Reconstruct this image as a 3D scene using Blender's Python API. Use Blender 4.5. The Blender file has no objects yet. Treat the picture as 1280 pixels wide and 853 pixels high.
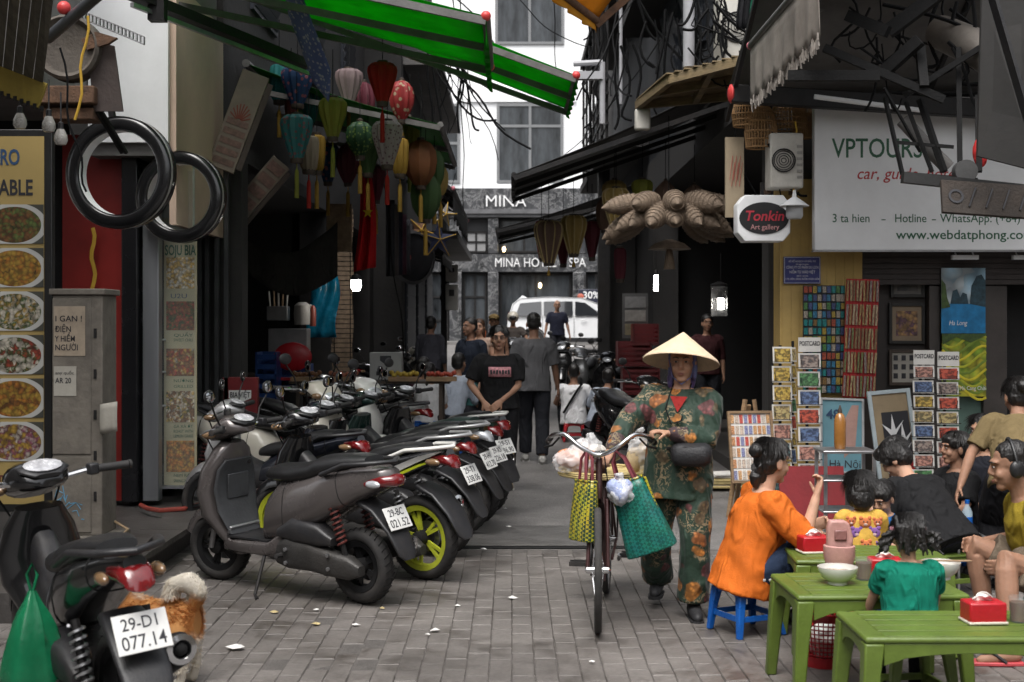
import bpy, bmesh, math, random
from mathutils import Vector, Matrix, Euler, noise
R = math.radians
random.seed(7)
SC = bpy.context.scene
COL = SC.collection
# ------------------------------------------------------------------ camera
F_PX, EYE, HOR = 1650.0, 1.66, 404.0
cam_d = bpy.data.cameras.new('camera'); cam = bpy.data.objects.new('camera', cam_d); COL.objects.link(cam)
cam.location = (0, 0, EYE); cam.rotation_euler = (R(90), 0, 0)
cam_d.sensor_width = 36.0; cam_d.lens = 36.0 * F_PX / 1280.0
cam_d.shift_y = -(426.5 - HOR) / 1280.0
cam_d.clip_start = 0.1; cam_d.clip_end = 500
cam_d.dof.use_dof = True; cam_d.dof.focus_distance = 9.0; cam_d.dof.aperture_fstop = 4.0
SC.camera = cam
# ------------------------------------------------------------------ sky and sun (overcast)
W = bpy.data.worlds.new('World'); SC.world = W; W.use_nodes = True
nt = W.node_tree; nt.nodes.clear()
sky = nt.nodes.new('ShaderNodeTexSky'); sky.sky_type = 'NISHITA'; sky.sun_disc = False
sky.sun_elevation = R(62); sky.sun_rotation = R(200)
sky.air_density = 1.0; sky.dust_density = 6.0; sky.ozone_density = 1.0
hs = nt.nodes.new('ShaderNodeHueSaturation'); hs.inputs['Saturation'].default_value = 0.22
bg = nt.nodes.new('ShaderNodeBackground'); bg.inputs['Strength'].default_value = 0.15
wo = nt.nodes.new('ShaderNodeOutputWorld')
nt.links.new(sky.outputs[0], hs.inputs['Color']); nt.links.new(hs.outputs[0], bg.inputs['Color']); nt.links.new(bg.outputs[0], wo.inputs[0])
sun_d = bpy.data.lights.new('sun', 'SUN'); sun_d.energy = 0.7; sun_d.angle = R(40); sun_d.color = (1.0, 0.97, 0.93)
sun = bpy.data.objects.new('sun', sun_d); COL.objects.link(sun)
sun.rotation_euler = Vector((math.sin(R(200)) * math.cos(R(62)), math.cos(R(200)) * math.cos(R(62)), math.sin(R(62)))).to_track_quat('Z', 'Y').to_euler()
SC.view_settings.view_transform = 'Standard'; SC.view_settings.look = 'None'
SC.view_settings.exposure = 0.98; SC.view_settings.gamma = 1.0; SC.view_settings.use_curve_mapping = False
SC.cycles.use_denoising = True
SC.cycles.max_bounces = 6; SC.cycles.diffuse_bounces = 3; SC.cycles.glossy_bounces = 3; SC.cycles.transparent_max_bounces = 6
SC.cycles.caustics_reflective = False; SC.cycles.caustics_refractive = False
SC.cycles.sample_clamp_indirect = 4.0

# ------------------------------------------------------------------ helpers
def V(*a): return Vector(a)
def gz(Y): return 0.0 if Y < 18 else min((Y - 18) * 0.03, 0.9)
def P(px, py, Y):                     # photo pixel at distance Y -> place in the street
    return Vector(((px - 640) / F_PX * Y, Y, EYE - (py - HOR) / F_PX * Y))
def X_(px, Y): return (px - 640) / F_PX * Y
def Z_(py, Y): return EYE - (py - HOR) / F_PX * Y
def frame(d, up=Vector((0, 0, 1))):
    d = d.normalized(); s = d.cross(up)
    if s.length < 1e-4: s = d.cross(Vector((0, 1, 0)))
    s.normalize(); return s, s.cross(d).normalized()

class MB:
    def __init__(s): s.v = []; s.f = []; s.m = []; s.k = 0
    def mat(s, k): s.k = k; return s
    def add(s, vs, fs, M=None):
        o = len(s.v)
        s.v += [tuple(M @ Vector(p)) if M is not None else tuple(p) for p in vs]
        for f in fs: s.f.append(tuple(o + i for i in f)); s.m.append(s.k)
        return s
    def box(s, c, d, rot=None, M=None):
        x, y, z = d[0] / 2, d[1] / 2, d[2] / 2
        vs = [(-x, -y, -z), (x, -y, -z), (x, y, -z), (-x, y, -z), (-x, -y, z), (x, -y, z), (x, y, z), (-x, y, z)]
        T = Matrix.Translation(c)
        if rot: T = T @ Euler(rot).to_matrix().to_4x4()
        if M is not None: T = M @ T
        return s.add(vs, [(3, 2, 1, 0), (4, 5, 6, 7), (0, 1, 5, 4), (1, 2, 6, 5), (2, 3, 7, 6), (3, 0, 4, 7)], T)
    def b2(s, lo, hi):
        return s.box([(a + b) / 2 for a, b in zip(lo, hi)], [abs(b - a) for a, b in zip(lo, hi)])
    def bar(s, a, b, w, h=None, up=Vector((0, 0, 1))):
        a, b = Vector(a), Vector(b); h = h or w
        sx, u = frame(b - a, up); sx = sx * w / 2; u = u * h / 2
        vs = [a - sx - u, a + sx - u, a + sx + u, a - sx + u, b - sx - u, b + sx - u, b + sx + u, b - sx + u]
        return s.add(vs, [(0, 1, 2, 3), (7, 6, 5, 4), (4, 5, 1, 0), (5, 6, 2, 1), (6, 7, 3, 2), (7, 4, 0, 3)])
    def tube(s, pts, r, n=8, closed=False, caps=True, sx=1.0):
        pts = [Vector(p) for p in pts]; N = len(pts)
        rs = r if isinstance(r, (list, tuple)) else [r] * N
        rings = []; pu = None
        for i, p in enumerate(pts):
            if closed: d = pts[(i + 1) % N] - pts[i - 1]
            else: d = pts[min(i + 1, N - 1)] - pts[max(i - 1, 0)]
            if d.length < 1e-9: d = Vector((0, 0, 1))
            d.normalize()
            if pu is None: a, u = frame(d)
            else:
                u = pu - d * pu.dot(d)
                if u.length < 1e-6: a, u = frame(d)
                u.normalize(); a = d.cross(u)
            pu = u
            rings.append([p + (a * math.cos(t) * sx + u * math.sin(t)) * rs[i] for t in [2 * math.pi * j / n for j in range(n)]])
        return s.loft(rings, caps and not closed, closed)
    def loft(s, rings, caps=True, closed=False):
        n = len(rings[0]); o = len(s.v)
        for r_ in rings: s.v += [tuple(p) for p in r_]
        L = len(rings)
        for i in range(L if closed else L - 1):
            a = o + i * n; b = o + ((i + 1) % L) * n
            for j in range(n):
                k = (j + 1) % n; s.f.append((a + j, a + k, b + k, b + j)); s.m.append(s.k)
        if caps:
            s.f.append(tuple(o + j for j in reversed(range(n)))); s.m.append(s.k)
            s.f.append(tuple(o + (L - 1) * n + j for j in range(n))); s.m.append(s.k)
        return s
    def lathe(s, prof, n=16, M=None, caps=True):
        rings = [[(M @ Vector(q) if M is not None else Vector(q)) for q in [(r * math.cos(2 * math.pi * j / n), r * math.sin(2 * math.pi * j / n), z) for j in range(n)]] for r, z in prof]
        return s.loft(rings, caps)
    def ell(s, c, r, n=14, m=9, M=None):
        T = Matrix.Translation(c)
        if M is not None: T = T @ M
        rings = []
        for i in range(m + 1):
            ph = math.pi * (i + 0.15) / (m + 0.3) - math.pi / 2
            rings.append([T @ Vector((r[0] * math.cos(ph) * math.cos(2 * math.pi * j / n), r[1] * math.cos(ph) * math.sin(2 * math.pi * j / n), r[2] * math.sin(ph))) for j in range(n)])
        return s.loft(rings)
    def prism(s, poly, d, M=None):          # polygon in local xy, thickness d along z
        n = len(poly)
        vs = [(x, y, 0) for x, y in poly] + [(x, y, d) for x, y in poly]
        fs = [tuple(reversed(range(n))), tuple(range(n, 2 * n))] + [(i, (i + 1) % n, n + (i + 1) % n, n + i) for i in range(n)]
        return s.add(vs, fs, M)
    def sheet(s, fn, nu, nv, th=0.0):       # fn(u,v)->point, optional thickness
        g = [[Vector(fn(i / nu, j / nv)) for j in range(nv + 1)] for i in range(nu + 1)]
        o = len(s.v)
        for a in g: s.v += [tuple(p) for p in a]
        w = nv + 1
        for i in range(nu):
            for j in range(nv):
                s.f.append((o + i * w + j, o + (i + 1) * w + j, o + (i + 1) * w + j + 1, o + i * w + j + 1)); s.m.append(s.k)
        return s
    def mesh(s, name, mats, smooth=40):
        me = bpy.data.meshes.new(name); me.from_pydata(s.v, [], s.f); me.update()
        for m in (mats if isinstance(mats, (list, tuple)) else [mats]): me.materials.append(m)
        if me.polygons and max(s.m) > 0: me.polygons.foreach_set('material_index', s.m)
        if smooth:
            me.polygons.foreach_set('use_smooth', [True] * len(me.polygons)); me.set_sharp_from_angle(angle=R(smooth))
        return me
    def build(s, name, mats, parent=None, smooth=40, bevel=0, seg=2, solid=0, sub=0, fix=False):
        me = s.mesh(name, mats, smooth)
        if fix:
            bm = bmesh.new(); bm.from_mesh(me); bmesh.ops.recalc_face_normals(bm, faces=bm.faces[:]); bm.to_mesh(me); bm.free()
        o = bpy.data.objects.new(name, me); COL.objects.link(o); o.parent = parent
        if solid:
            m = o.modifiers.new('solid', 'SOLIDIFY'); m.thickness = solid; m.offset = 0
        if sub:
            m = o.modifiers.new('sub', 'SUBSURF'); m.levels = sub; m.render_levels = sub
        if bevel:
            m = o.modifiers.new('bevel', 'BEVEL'); m.width = bevel; m.segments = seg; m.limit_method = 'ANGLE'; m.angle_limit = R(35)
            m.harden_normals = False
        return o

def tag(o, label=None, cat=None, group=None, kind=None):
    if label: o['label'] = label
    if cat: o['category'] = cat
    if group: o['group'] = group
    if kind: o['kind'] = kind
    return o
def thing(name, label, cat, loc=(0, 0, 0), rz=0, group=None, rot=None, sc=1.0):
    o = bpy.data.objects.new(name, None); COL.objects.link(o); o.empty_display_size = 0.1
    o.location = loc; o.rotation_euler = rot or (0, 0, rz); o.scale = (sc, sc, sc)
    return tag(o, label, cat, group)
def linked(name, me, parent=None, loc=(0, 0, 0), rot=(0, 0, 0), sc=(1, 1, 1)):
    o = bpy.data.objects.new(name, me); COL.objects.link(o); o.parent = parent
    o.location = loc; o.rotation_euler = rot; o.scale = sc
    return o
KIDS = {}
def copy_tree(o, parent=None):
    c = o.copy(); COL.objects.link(c); c.parent = parent
    for ch in list(o.children): copy_tree(ch, c)
    return c
def struct(o): o['kind'] = 'structure'; return o

# ------------------------------------------------------------------ materials
MATS = {}
def node_mat(name):
    m = bpy.data.materials.new(name); m.use_nodes = True
    nt = m.node_tree; b = nt.nodes['Principled BSDF']
    return m, nt, b
def lk(nt, a, b): nt.links.new(a, b)
def nnode(nt, t, **kw):
    n = nt.nodes.new(t)
    for k, v in kw.items():
        if k[0] == '_': setattr(n, k[1:], v)
        else: n.inputs[k].default_value = v
    return n
def c4(c, k=1.0): return (c[0] * k, c[1] * k, c[2] * k, 1)
def pm(name, col, rough=0.6, metal=0.0, var=0.18, scale=6.0, bump=0.12, bscale=None, grime=0.0, gcol=(0.05, 0.042, 0.035), stretch=None, coat=0.0, trans=0.0, alpha=1.0, sheen=0.0, spec=0.5, sss=0.0, rvar=0.12):
    if name in MATS: return MATS[name]
    m, nt, b = node_mat(name); MATS[name] = m
    tc = nnode(nt, 'ShaderNodeTexCoord'); src = tc.outputs['Object']
    if stretch:
        mp = nnode(nt, 'ShaderNodeMapping', Scale=stretch); lk(nt, src, mp.inputs[0]); src = mp.outputs[0]
    n1 = nnode(nt, 'ShaderNodeTexNoise', Scale=scale, Detail=6.0, Roughness=0.62); lk(nt, src, n1.inputs['Vector'])
    r1 = nnode(nt, 'ShaderNodeValToRGB'); lk(nt, n1.outputs['Fac'], r1.inputs[0])
    r1.color_ramp.elements[0].position = 0.28; r1.color_ramp.elements[1].position = 0.74
    r1.color_ramp.elements[0].color = c4(col, 1 - var); r1.color_ramp.elements[1].color = c4(col, 1 + var)
    out = r1.outputs[0]
    if grime > 0:
        n2 = nnode(nt, 'ShaderNodeTexNoise', Scale=scale * 0.35, Detail=8.0, Roughness=0.75); lk(nt, tc.outputs['Object'], n2.inputs['Vector'])
        r2 = nnode(nt, 'ShaderNodeValToRGB'); lk(nt, n2.outputs['Fac'], r2.inputs[0])
        r2.color_ramp.elements[0].position = 0.45; r2.color_ramp.elements[1].position = 0.7
        r2.color_ramp.elements[0].color = (0, 0, 0, 1); r2.color_ramp.elements[1].color = (grime, grime, grime, 1)
        mx = nnode(nt, 'ShaderNodeMixRGB'); mx.inputs['Color2'].default_value = c4(gcol)
        lk(nt, r2.outputs[0], mx.inputs[0]); lk(nt, out, mx.inputs[1]); out = mx.outputs[0]
    lk(nt, out, b.inputs['Base Color'])
    mr = nnode(nt, 'ShaderNodeMapRange'); mr.inputs['To Min'].default_value = max(0.03, rough - rvar); mr.inputs['To Max'].default_value = min(1, rough + rvar)
    lk(nt, n1.outputs['Fac'], mr.inputs['Value']); lk(nt, mr.outputs[0], b.inputs['Roughness'])
    b.inputs['Metallic'].default_value = metal; b.inputs['Specular IOR Level'].default_value = spec
    b.inputs['Coat Weight'].default_value = coat; b.inputs['Transmission Weight'].default_value = trans
    b.inputs['Alpha'].default_value = alpha; b.inputs['Sheen Weight'].default_value = sheen
    if sss: b.inputs['Subsurface Weight'].default_value = sss; b.inputs['Subsurface Radius'].default_value = (0.02, 0.008, 0.004)
    if bump:
        n3 = nnode(nt, 'ShaderNodeTexNoise', Scale=bscale or scale * 6, Detail=5.0); lk(nt, src, n3.inputs['Vector'])
        bp = nnode(nt, 'ShaderNodeBump', Strength=bump, Distance=0.02); lk(nt, n3.outputs['Fac'], bp.inputs['Height']); lk(nt, bp.outputs[0], b.inputs['Normal'])
    return m
def emis(name, col, s):
    m, nt, b = node_mat(name); b.inputs['Emission Color'].default_value = c4(col); b.inputs['Emission Strength'].default_value = s
    b.inputs['Base Color'].default_value = c4(col); return m
def translucent(name, col, t=0.5, rough=0.7, var=0.15, scale=5, stretch=None, grime=0.0):
    if name in MATS: return MATS[name]
    m = pm(name, col, rough, var=var, scale=scale, stretch=stretch, grime=grime); nt = m.node_tree; b = nt.nodes['Principled BSDF']
    out = [n for n in nt.nodes if n.type == 'OUTPUT_MATERIAL'][0]
    tr = nnode(nt, 'ShaderNodeBsdfTranslucent'); lk(nt, b.inputs['Base Color'].links[0].from_socket, tr.inputs[0])
    mx = nnode(nt, 'ShaderNodeMixShader'); mx.inputs[0].default_value = t
    lk(nt, b.outputs[0], mx.inputs[1]); lk(nt, tr.outputs[0], mx.inputs[2]); lk(nt, mx.outputs[0], out.inputs[0])
    return m
def glass(name, col=(0.9, 0.95, 0.95), alpha=0.12, rough=0.05):
    m, nt, b = node_mat(name); b.inputs['Base Color'].default_value = c4(col); b.inputs['Roughness'].default_value = rough; b.inputs['Alpha'].default_value = alpha
    b.inputs['Specular IOR Level'].default_value = 0.8
    return m
def print_mat(name, bgc, cols, scale=6.0, plate=None, detail=3.0, thr=0.5):   # flat print: a photo or card with mottled picture
    if name in MATS: return MATS[name]
    m, nt, b = node_mat(name); MATS[name] = m
    tc = nnode(nt, 'ShaderNodeTexCoord'); g = tc.outputs['Generated']
    n1 = nnode(nt, 'ShaderNodeTexNoise', Scale=scale, Detail=detail); lk(nt, tc.outputs['Object'], n1.inputs['Vector'])
    v = nnode(nt, 'ShaderNodeTexVoronoi', Scale=scale * 2.2); lk(nt, tc.outputs['Object'], v.inputs['Vector'])
    wp = nnode(nt, 'ShaderNodeVectorMath', _operation='MULTIPLY_ADD'); lk(nt, n1.outputs['Color'], wp.inputs[0]); wp.inputs[1].default_value = (.06, .06, .06); lk(nt, tc.outputs['Object'], wp.inputs[2]); lk(nt, wp.outputs[0], v.inputs['Vector'])
    sc_ = nnode(nt, 'ShaderNodeSeparateColor'); lk(nt, v.outputs['Color'], sc_.inputs[0])
    ad = nnode(nt, 'ShaderNodeMath', _operation='MULTIPLY_ADD'); lk(nt, sc_.outputs[0], ad.inputs[0]); ad.inputs[1].default_value = 0.42; lk(nt, n1.outputs['Fac'], ad.inputs[2])
    rp = nnode(nt, 'ShaderNodeValToRGB'); lk(nt, ad.outputs[0], rp.inputs[0]); cr = rp.color_ramp
    cr.interpolation = 'LINEAR'
    n = len(cols)
    cr.elements[0].position = 0.40; cr.elements[0].color = c4(cols[0], .5); cr.elements[1].position = 0.80; cr.elements[1].color = c4(cols[-1])
    for i in range(1, n - 1):
        e = cr.elements.new(0.40 + 0.40 * i / (n - 1)); e.color = c4(cols[i])
    shd = nnode(nt, 'ShaderNodeMapRange'); shd.inputs['From Max'].default_value = .75; shd.inputs['To Min'].default_value = 1.45; shd.inputs['To Max'].default_value = .3; lk(nt, v.outputs['Distance'], shd.inputs[0])
    mu = nnode(nt, 'ShaderNodeMixRGB', _blend_type='MULTIPLY'); mu.inputs[0].default_value = .85; lk(nt, rp.outputs[0], mu.inputs[1]); lk(nt, shd.outputs[0], mu.inputs[2])
    out = mu.outputs[0]
    if plate:
        sp = nnode(nt, 'ShaderNodeSeparateXYZ'); lk(nt, g, sp.inputs[0])
        cb = nnode(nt, 'ShaderNodeCombineXYZ'); lk(nt, sp.outputs[0], cb.inputs[0]); lk(nt, sp.outputs[2], cb.inputs[1])
        su = nnode(nt, 'ShaderNodeVectorMath', _operation='DISTANCE'); lk(nt, cb.outputs[0], su.inputs[0]); su.inputs[1].default_value = (0.5, 0.48, 0)
        rr = nnode(nt, 'ShaderNodeValToRGB'); lk(nt, su.outputs['Value'], rr.inputs[0]); rr.color_ramp.interpolation = 'CONSTANT'
        rr.color_ramp.elements[0].color = (0, 0, 0, 1); rr.color_ramp.elements[1].position = 0.46; rr.color_ramp.elements[1].color = (1, 1, 1, 1)
        r3 = nnode(nt, 'ShaderNodeValToRGB'); lk(nt, su.outputs['Value'], r3.inputs[0]); r3.color_ramp.interpolation = 'CONSTANT'
        r3.color_ramp.elements[0].color = (0, 0, 0, 1); r3.color_ramp.elements[1].position = 0.56; r3.color_ramp.elements[1].color = (1, 1, 1, 1)
        m1 = nnode(nt, 'ShaderNodeMixRGB'); lk(nt, rr.outputs[0], m1.inputs[0]); lk(nt, out, m1.inputs[1]); m1.inputs[2].default_value = c4(plate)
        m2 = nnode(nt, 'ShaderNodeMixRGB'); lk(nt, r3.outputs[0], m2.inputs[0]); lk(nt, m1.outputs[0], m2.inputs[1]); m2.inputs[2].default_value = c4(bgc)
        out = m2.outputs[0]
    lk(nt, out, b.inputs['Base Color']); b.inputs['Roughness'].default_value = 0.4
    return m
def rnd_mat(name, cols, rough=0.5, scale=40.0):   # one of several colours per object, with a mottle: small cards and goods
    if name in MATS: return MATS[name]
    m, nt, b = node_mat(name); MATS[name] = m
    oi = nnode(nt, 'ShaderNodeObjectInfo'); rp = nnode(nt, 'ShaderNodeValToRGB'); rp.color_ramp.interpolation = 'CONSTANT'
    lk(nt, oi.outputs['Random'], rp.inputs[0]); cr = rp.color_ramp; n = len(cols)
    cr.elements[0].color = c4(cols[0]); cr.elements[1].position = 1 / n; cr.elements[1].color = c4(cols[1])
    for i in range(2, n): e = cr.elements.new(i / n); e.color = c4(cols[i])
    tc = nnode(nt, 'ShaderNodeTexCoord'); mp = nnode(nt, 'ShaderNodeVectorMath', _operation='ADD'); lk(nt, tc.outputs['Object'], mp.inputs[0])
    cb = nnode(nt, 'ShaderNodeMath', _operation='MULTIPLY'); lk(nt, oi.outputs['Random'], cb.inputs[0]); cb.inputs[1].default_value = 37.0
    lk(nt, cb.outputs[0], mp.inputs[1])
    nz = nnode(nt, 'ShaderNodeTexNoise', Scale=scale, Detail=2.0); lk(nt, mp.outputs[0], nz.inputs['Vector'])
    r2 = nnode(nt, 'ShaderNodeValToRGB'); lk(nt, nz.outputs['Fac'], r2.inputs[0])
    e0, e1 = r2.color_ramp.elements; e0.position = .42; e0.color = (0.02, 0.02, 0.03, 1); e1.position = .60; e1.color = (1, 0.95, 0.85, 1)
    e = r2.color_ramp.elements.new(.5); e.color = (0.5, 0.35, 0.3, 1)
    mx = nnode(nt, 'ShaderNodeMixRGB', _blend_type='MULTIPLY'); mx.inputs[0].default_value = 0.75
    lk(nt, rp.outputs[0], mx.inputs[1]); lk(nt, r2.outputs[0], mx.inputs[2]); lk(nt, mx.outputs[0], b.inputs['Base Color']); b.inputs['Roughness'].default_value = rough
    return m

TXT = bpy.data.scenes.new('lettering_workshop')
def text(s, h, loc, mat, parent=None, rot=(R(90), 0, 0), width=None, bold=0.0, shear=0.0, align='LEFT', ext=0.002, name='lettering', space=1.0):
    cu = bpy.data.curves.new(name, 'FONT'); cu.body = s; cu.size = h / 0.73; cu.extrude = ext; cu.offset = bold * h; cu.shear = shear
    cu.align_x = align; cu.space_character = space; cu.resolution_u = 3
    cu.materials.append(mat)
    t = bpy.data.objects.new(name, cu); TXT.collection.objects.link(t); TXT.view_layers[0].update()
    me = bpy.data.meshes.new_from_object(t.evaluated_get(TXT.view_layers[0].depsgraph)); me.name = name
    bpy.data.objects.remove(t); bpy.data.curves.remove(cu)
    o = bpy.data.objects.new(name, me); COL.objects.link(o)
    if width:
        xs_ = [v.co.x for v in me.vertices]; w = max(max(xs_) - min(xs_), 1e-4) if align == 'LEFT' else max(max(xs_) - min(xs_), 1e-4); o.scale.x = width / w
    o.parent = parent; o.location = loc; o.rotation_euler = rot
    return o

# common materials
steel = pm('steel', (0.45, 0.45, 0.46), 0.35, 0.9, 0.2, 9, 0.05)
chrome = pm('chrome', (0.62, 0.62, 0.63), 0.16, 1.0, 0.1, 12, 0.02)
darkmetal = pm('dark_metal', (0.016, 0.0155, 0.016), 0.55, 0.2, 0.4, 9, 0.15, grime=0.3, gcol=(.03, .022, .016), spec=.3)
rust = pm('rust', (0.11, 0.06, 0.035), 0.85, 0.1, 0.5, 14, 0.4)
blackp = pm('black_plastic', (0.016, 0.016, 0.018), 0.42, 0, 0.25, 20, 0.1, grime=0.3, gcol=(0.06, 0.052, 0.045))
rubber = pm('rubber', (0.018, 0.017, 0.017), 0.75, 0, 0.3, 22, 0.15, grime=0.5, gcol=(0.07, 0.062, 0.055))
vinyl = pm('vinyl', (0.014, 0.014, 0.015), 0.38, 0, 0.2, 30, 0.15)
wood = pm('wood', (0.27, 0.17, 0.09), 0.65, 0, 0.3, 5, 0.2, stretch=(1, 1, 9), grime=0.4)
darkwood = pm('dark_wood', (0.05, 0.034, 0.024), 0.6, 0, 0.35, 6, 0.2, grime=0.3)
white = pm('white_paint', (0.80, 0.81, 0.82), 0.5, 0, 0.05, 3, 0.04, grime=0.12, gcol=(0.3, 0.28, 0.25))
paper = pm('paper', (0.72, 0.70, 0.66), 0.6, 0, 0.06, 10, 0.05)
inkdark = pm('dark_ink', (0.02, 0.02, 0.025), 0.5, 0, 0.1, 10, 0)
wire_m = pm('cable', (0.006, 0.006, 0.0065), 0.75, 0, 0.2, 10, 0, spec=.15)
lamp_em = emis('lamp_glow', (1.0, 0.97, 0.9), 30.0)
# ================================================================== GROUND
asphalt = pm('asphalt', (0.165, 0.156, 0.150), 0.62, 0, 0.32, 3.0, 0.35, bscale=55, grime=0.55, gcol=(0.045, 0.042, 0.040), rvar=0.2)
def speckle(m, sc=70.0, amt=.5):
    nt = m.node_tree; b = nt.nodes['Principled BSDF']; src = b.inputs['Base Color'].links[0].from_socket; tc = nnode(nt, 'ShaderNodeTexCoord'); n = nnode(nt, 'ShaderNodeTexNoise', Scale=sc, Detail=5.0, Roughness=.8); lk(nt, tc.outputs['Object'], n.inputs['Vector'])
    r = nnode(nt, 'ShaderNodeMapRange'); r.inputs['From Min'].default_value = .32; r.inputs['From Max'].default_value = .68; r.inputs['To Min'].default_value = .5; r.inputs['To Max'].default_value = 1.5; lk(nt, n.outputs['Fac'], r.inputs[0])
    x = nnode(nt, 'ShaderNodeMixRGB', _blend_type='MULTIPLY'); x.inputs[0].default_value = amt; lk(nt, src, x.inputs[1]); lk(nt, r.outputs[0], x.inputs[2]); lk(nt, x.outputs[0], b.inputs['Base Color'])
speckle(asphalt, 45, .8)
joint_m = pm('joint_dirt', (0.085, 0.077, 0.071), 0.9, 0, 0.3, 12, 0.4)
def paver_mat():
    m, nt, b = node_mat('paver')
    tc = nnode(nt, 'ShaderNodeTexCoord'); oi = nnode(nt, 'ShaderNodeObjectInfo'); geo = nnode(nt, 'ShaderNodeNewGeometry')
    big = nnode(nt, 'ShaderNodeTexNoise', Scale=0.9, Detail=7.0, Roughness=0.7); lk(nt, geo.outputs['Position'], big.inputs['Vector'])
    fine = nnode(nt, 'ShaderNodeTexNoise', Scale=42.0, Detail=6.0, Roughness=0.7); lk(nt, geo.outputs['Position'], fine.inputs['Vector'])
    wn = nnode(nt, 'ShaderNodeTexWhiteNoise', _noise_dimensions='3D')
    dv = nnode(nt, 'ShaderNodeVectorMath', _operation='DIVIDE'); lk(nt, geo.outputs['Position'], dv.inputs[0]); dv.inputs[1].default_value = (0.110, 0.208, 1000)
    fl = nnode(nt, 'ShaderNodeVectorMath', _operation='FLOOR'); lk(nt, dv.outputs[0], fl.inputs[0]); lk(nt, fl.outputs[0], wn.inputs['Vector'])
    r = nnode(nt, 'ShaderNodeValToRGB'); lk(nt, big.outputs['Fac'], r.inputs[0])
    r.color_ramp.elements[0].position = 0.3; r.color_ramp.elements[0].color = (0.088, 0.078, 0.071, 1)
    r.color_ramp.elements[1].position = 0.72; r.color_ramp.elements[1].color = (0.205, 0.186, 0.172, 1)
    m1 = nnode(nt, 'ShaderNodeMixRGB', _blend_type='MULTIPLY'); m1.inputs[0].default_value = 0.55
    rf = nnode(nt, 'ShaderNodeMapRange'); rf.inputs['From Min'].default_value = 0.3; rf.inputs['From Max'].default_value = 0.7; rf.inputs['To Min'].default_value = 0.55; rf.inputs['To Max'].default_value = 1.25
    lk(nt, fine.outputs['Fac'], rf.inputs[0]); lk(nt, r.outputs[0], m1.inputs[1]); lk(nt, rf.outputs[0], m1.inputs[2])
    m2 = nnode(nt, 'ShaderNodeMixRGB', _blend_type='MULTIPLY'); m2.inputs[0].default_value = 0.10
    lk(nt, m1.outputs[0], m2.inputs[1]); lk(nt, wn.outputs['Value'], m2.inputs[2]); lk(nt, m2.outputs[0], b.inputs['Base Color'])
    st = nnode(nt, 'ShaderNodeTexNoise', Scale=2.3, Detail=9.0, Roughness=0.78, Distortion=.6); lk(nt, geo.outputs['Position'], st.inputs['Vector'])
    sr = nnode(nt, 'ShaderNodeValToRGB'); lk(nt, st.outputs['Fac'], sr.inputs[0]); sr.color_ramp.elements[0].position = .50; sr.color_ramp.elements[0].color = (1, 1, 1, 1); sr.color_ramp.elements[1].position = .66; sr.color_ramp.elements[1].color = (.42, .39, .36, 1)
    m3 = nnode(nt, 'ShaderNodeMixRGB', _blend_type='MULTIPLY'); m3.inputs[0].default_value = 1.0; lk(nt, m2.outputs[0], m3.inputs[1]); lk(nt, sr.outputs[0], m3.inputs[2]); lk(nt, m3.outputs[0], b.inputs['Base Color'])
    rr = nnode(nt, 'ShaderNodeMapRange'); rr.inputs['From Min'].default_value = .35; rr.inputs['From Max'].default_value = .65; rr.inputs['To Min'].default_value = 0.75; rr.inputs['To Max'].default_value = 0.38; lk(nt, st.outputs['Fac'], rr.inputs[0]); lk(nt, rr.outputs[0], b.inputs['Roughness'])
    bp = nnode(nt, 'ShaderNodeBump', Strength=0.5, Distance=0.004); lk(nt, fine.outputs['Fac'], bp.inputs['Height']); lk(nt, bp.outputs[0], b.inputs['Normal'])
    return m
paver_m = paver_mat()
g = MB()
ys = [-40, 0, 5.4, 9.72, 10, 14, 18, 24, 30, 36, 42, 48, 60, 90, 200]
xs = [-120, -30, -8, -4, 0, 4, 8, 30, 120]
for i in range(len(ys)):
    for j in range(len(xs)):
        y = ys[i]; g.v.append((xs[j], y, gz(y) - (0.009 if 5 < y < 9.73 else 0.0)))
n = len(xs)
for i in range(len(ys) - 1):
    for j in range(n - 1):
        g.f.append((i * n + j, i * n + j + 1, (i + 1) * n + j + 1, (i + 1) * n + j)); g.m.append(1 if ys[i] == 5.4 else 0)
ground = struct(g.build('ground', [asphalt, joint_m], smooth=0))
# pavers: bricks laid along the alley, worn and uneven; the ones that show largest are single pieces
pv = []
PW, PL = 0.110, 0.208
for i in range(-38, 37):
    for j in range(0, 20):
        x = i * PW + PW / 2; y = 5.5 + j * PL + (PL / 2 if i % 2 else 0)
        if y > 9.68: continue
        pv.append((x, y))
def paver_mesh(seed):
    rd = random.Random(seed); m = MB(); e = 0.004
    w, l = PW / 2 - 0.0016, PL / 2 - 0.0016
    j = lambda: rd.uniform(-0.002, 0.002)
    top = [(-w + e + j(), -l + e + j(), 0.036), (w - e + j(), -l + e + j(), 0.036), (w - e + j(), l - e + j(), 0.036), (-w + e + j(), l - e + j(), 0.036)]
    mid = [(-w, -l, 0.031), (w, -l, 0.031), (w, l, 0.031), (-w, l, 0.031)]; low = [(p[0], p[1], 0.0) for p in mid]
    m.loft([low, mid, top]); return m
pms = [paver_mesh(s).mesh('paver', paver_m, 0) for s in range(6)]
vis = [p for p in pv if p[1] > 6.15 and -0.33 * p[1] < p[0] < 0.19 * p[1] and p[1] < 7.9]
vis.sort(key=lambda p: p[1]); near = set(vis[:300])
stuff = MB()
rd = random.Random(3)
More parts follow.
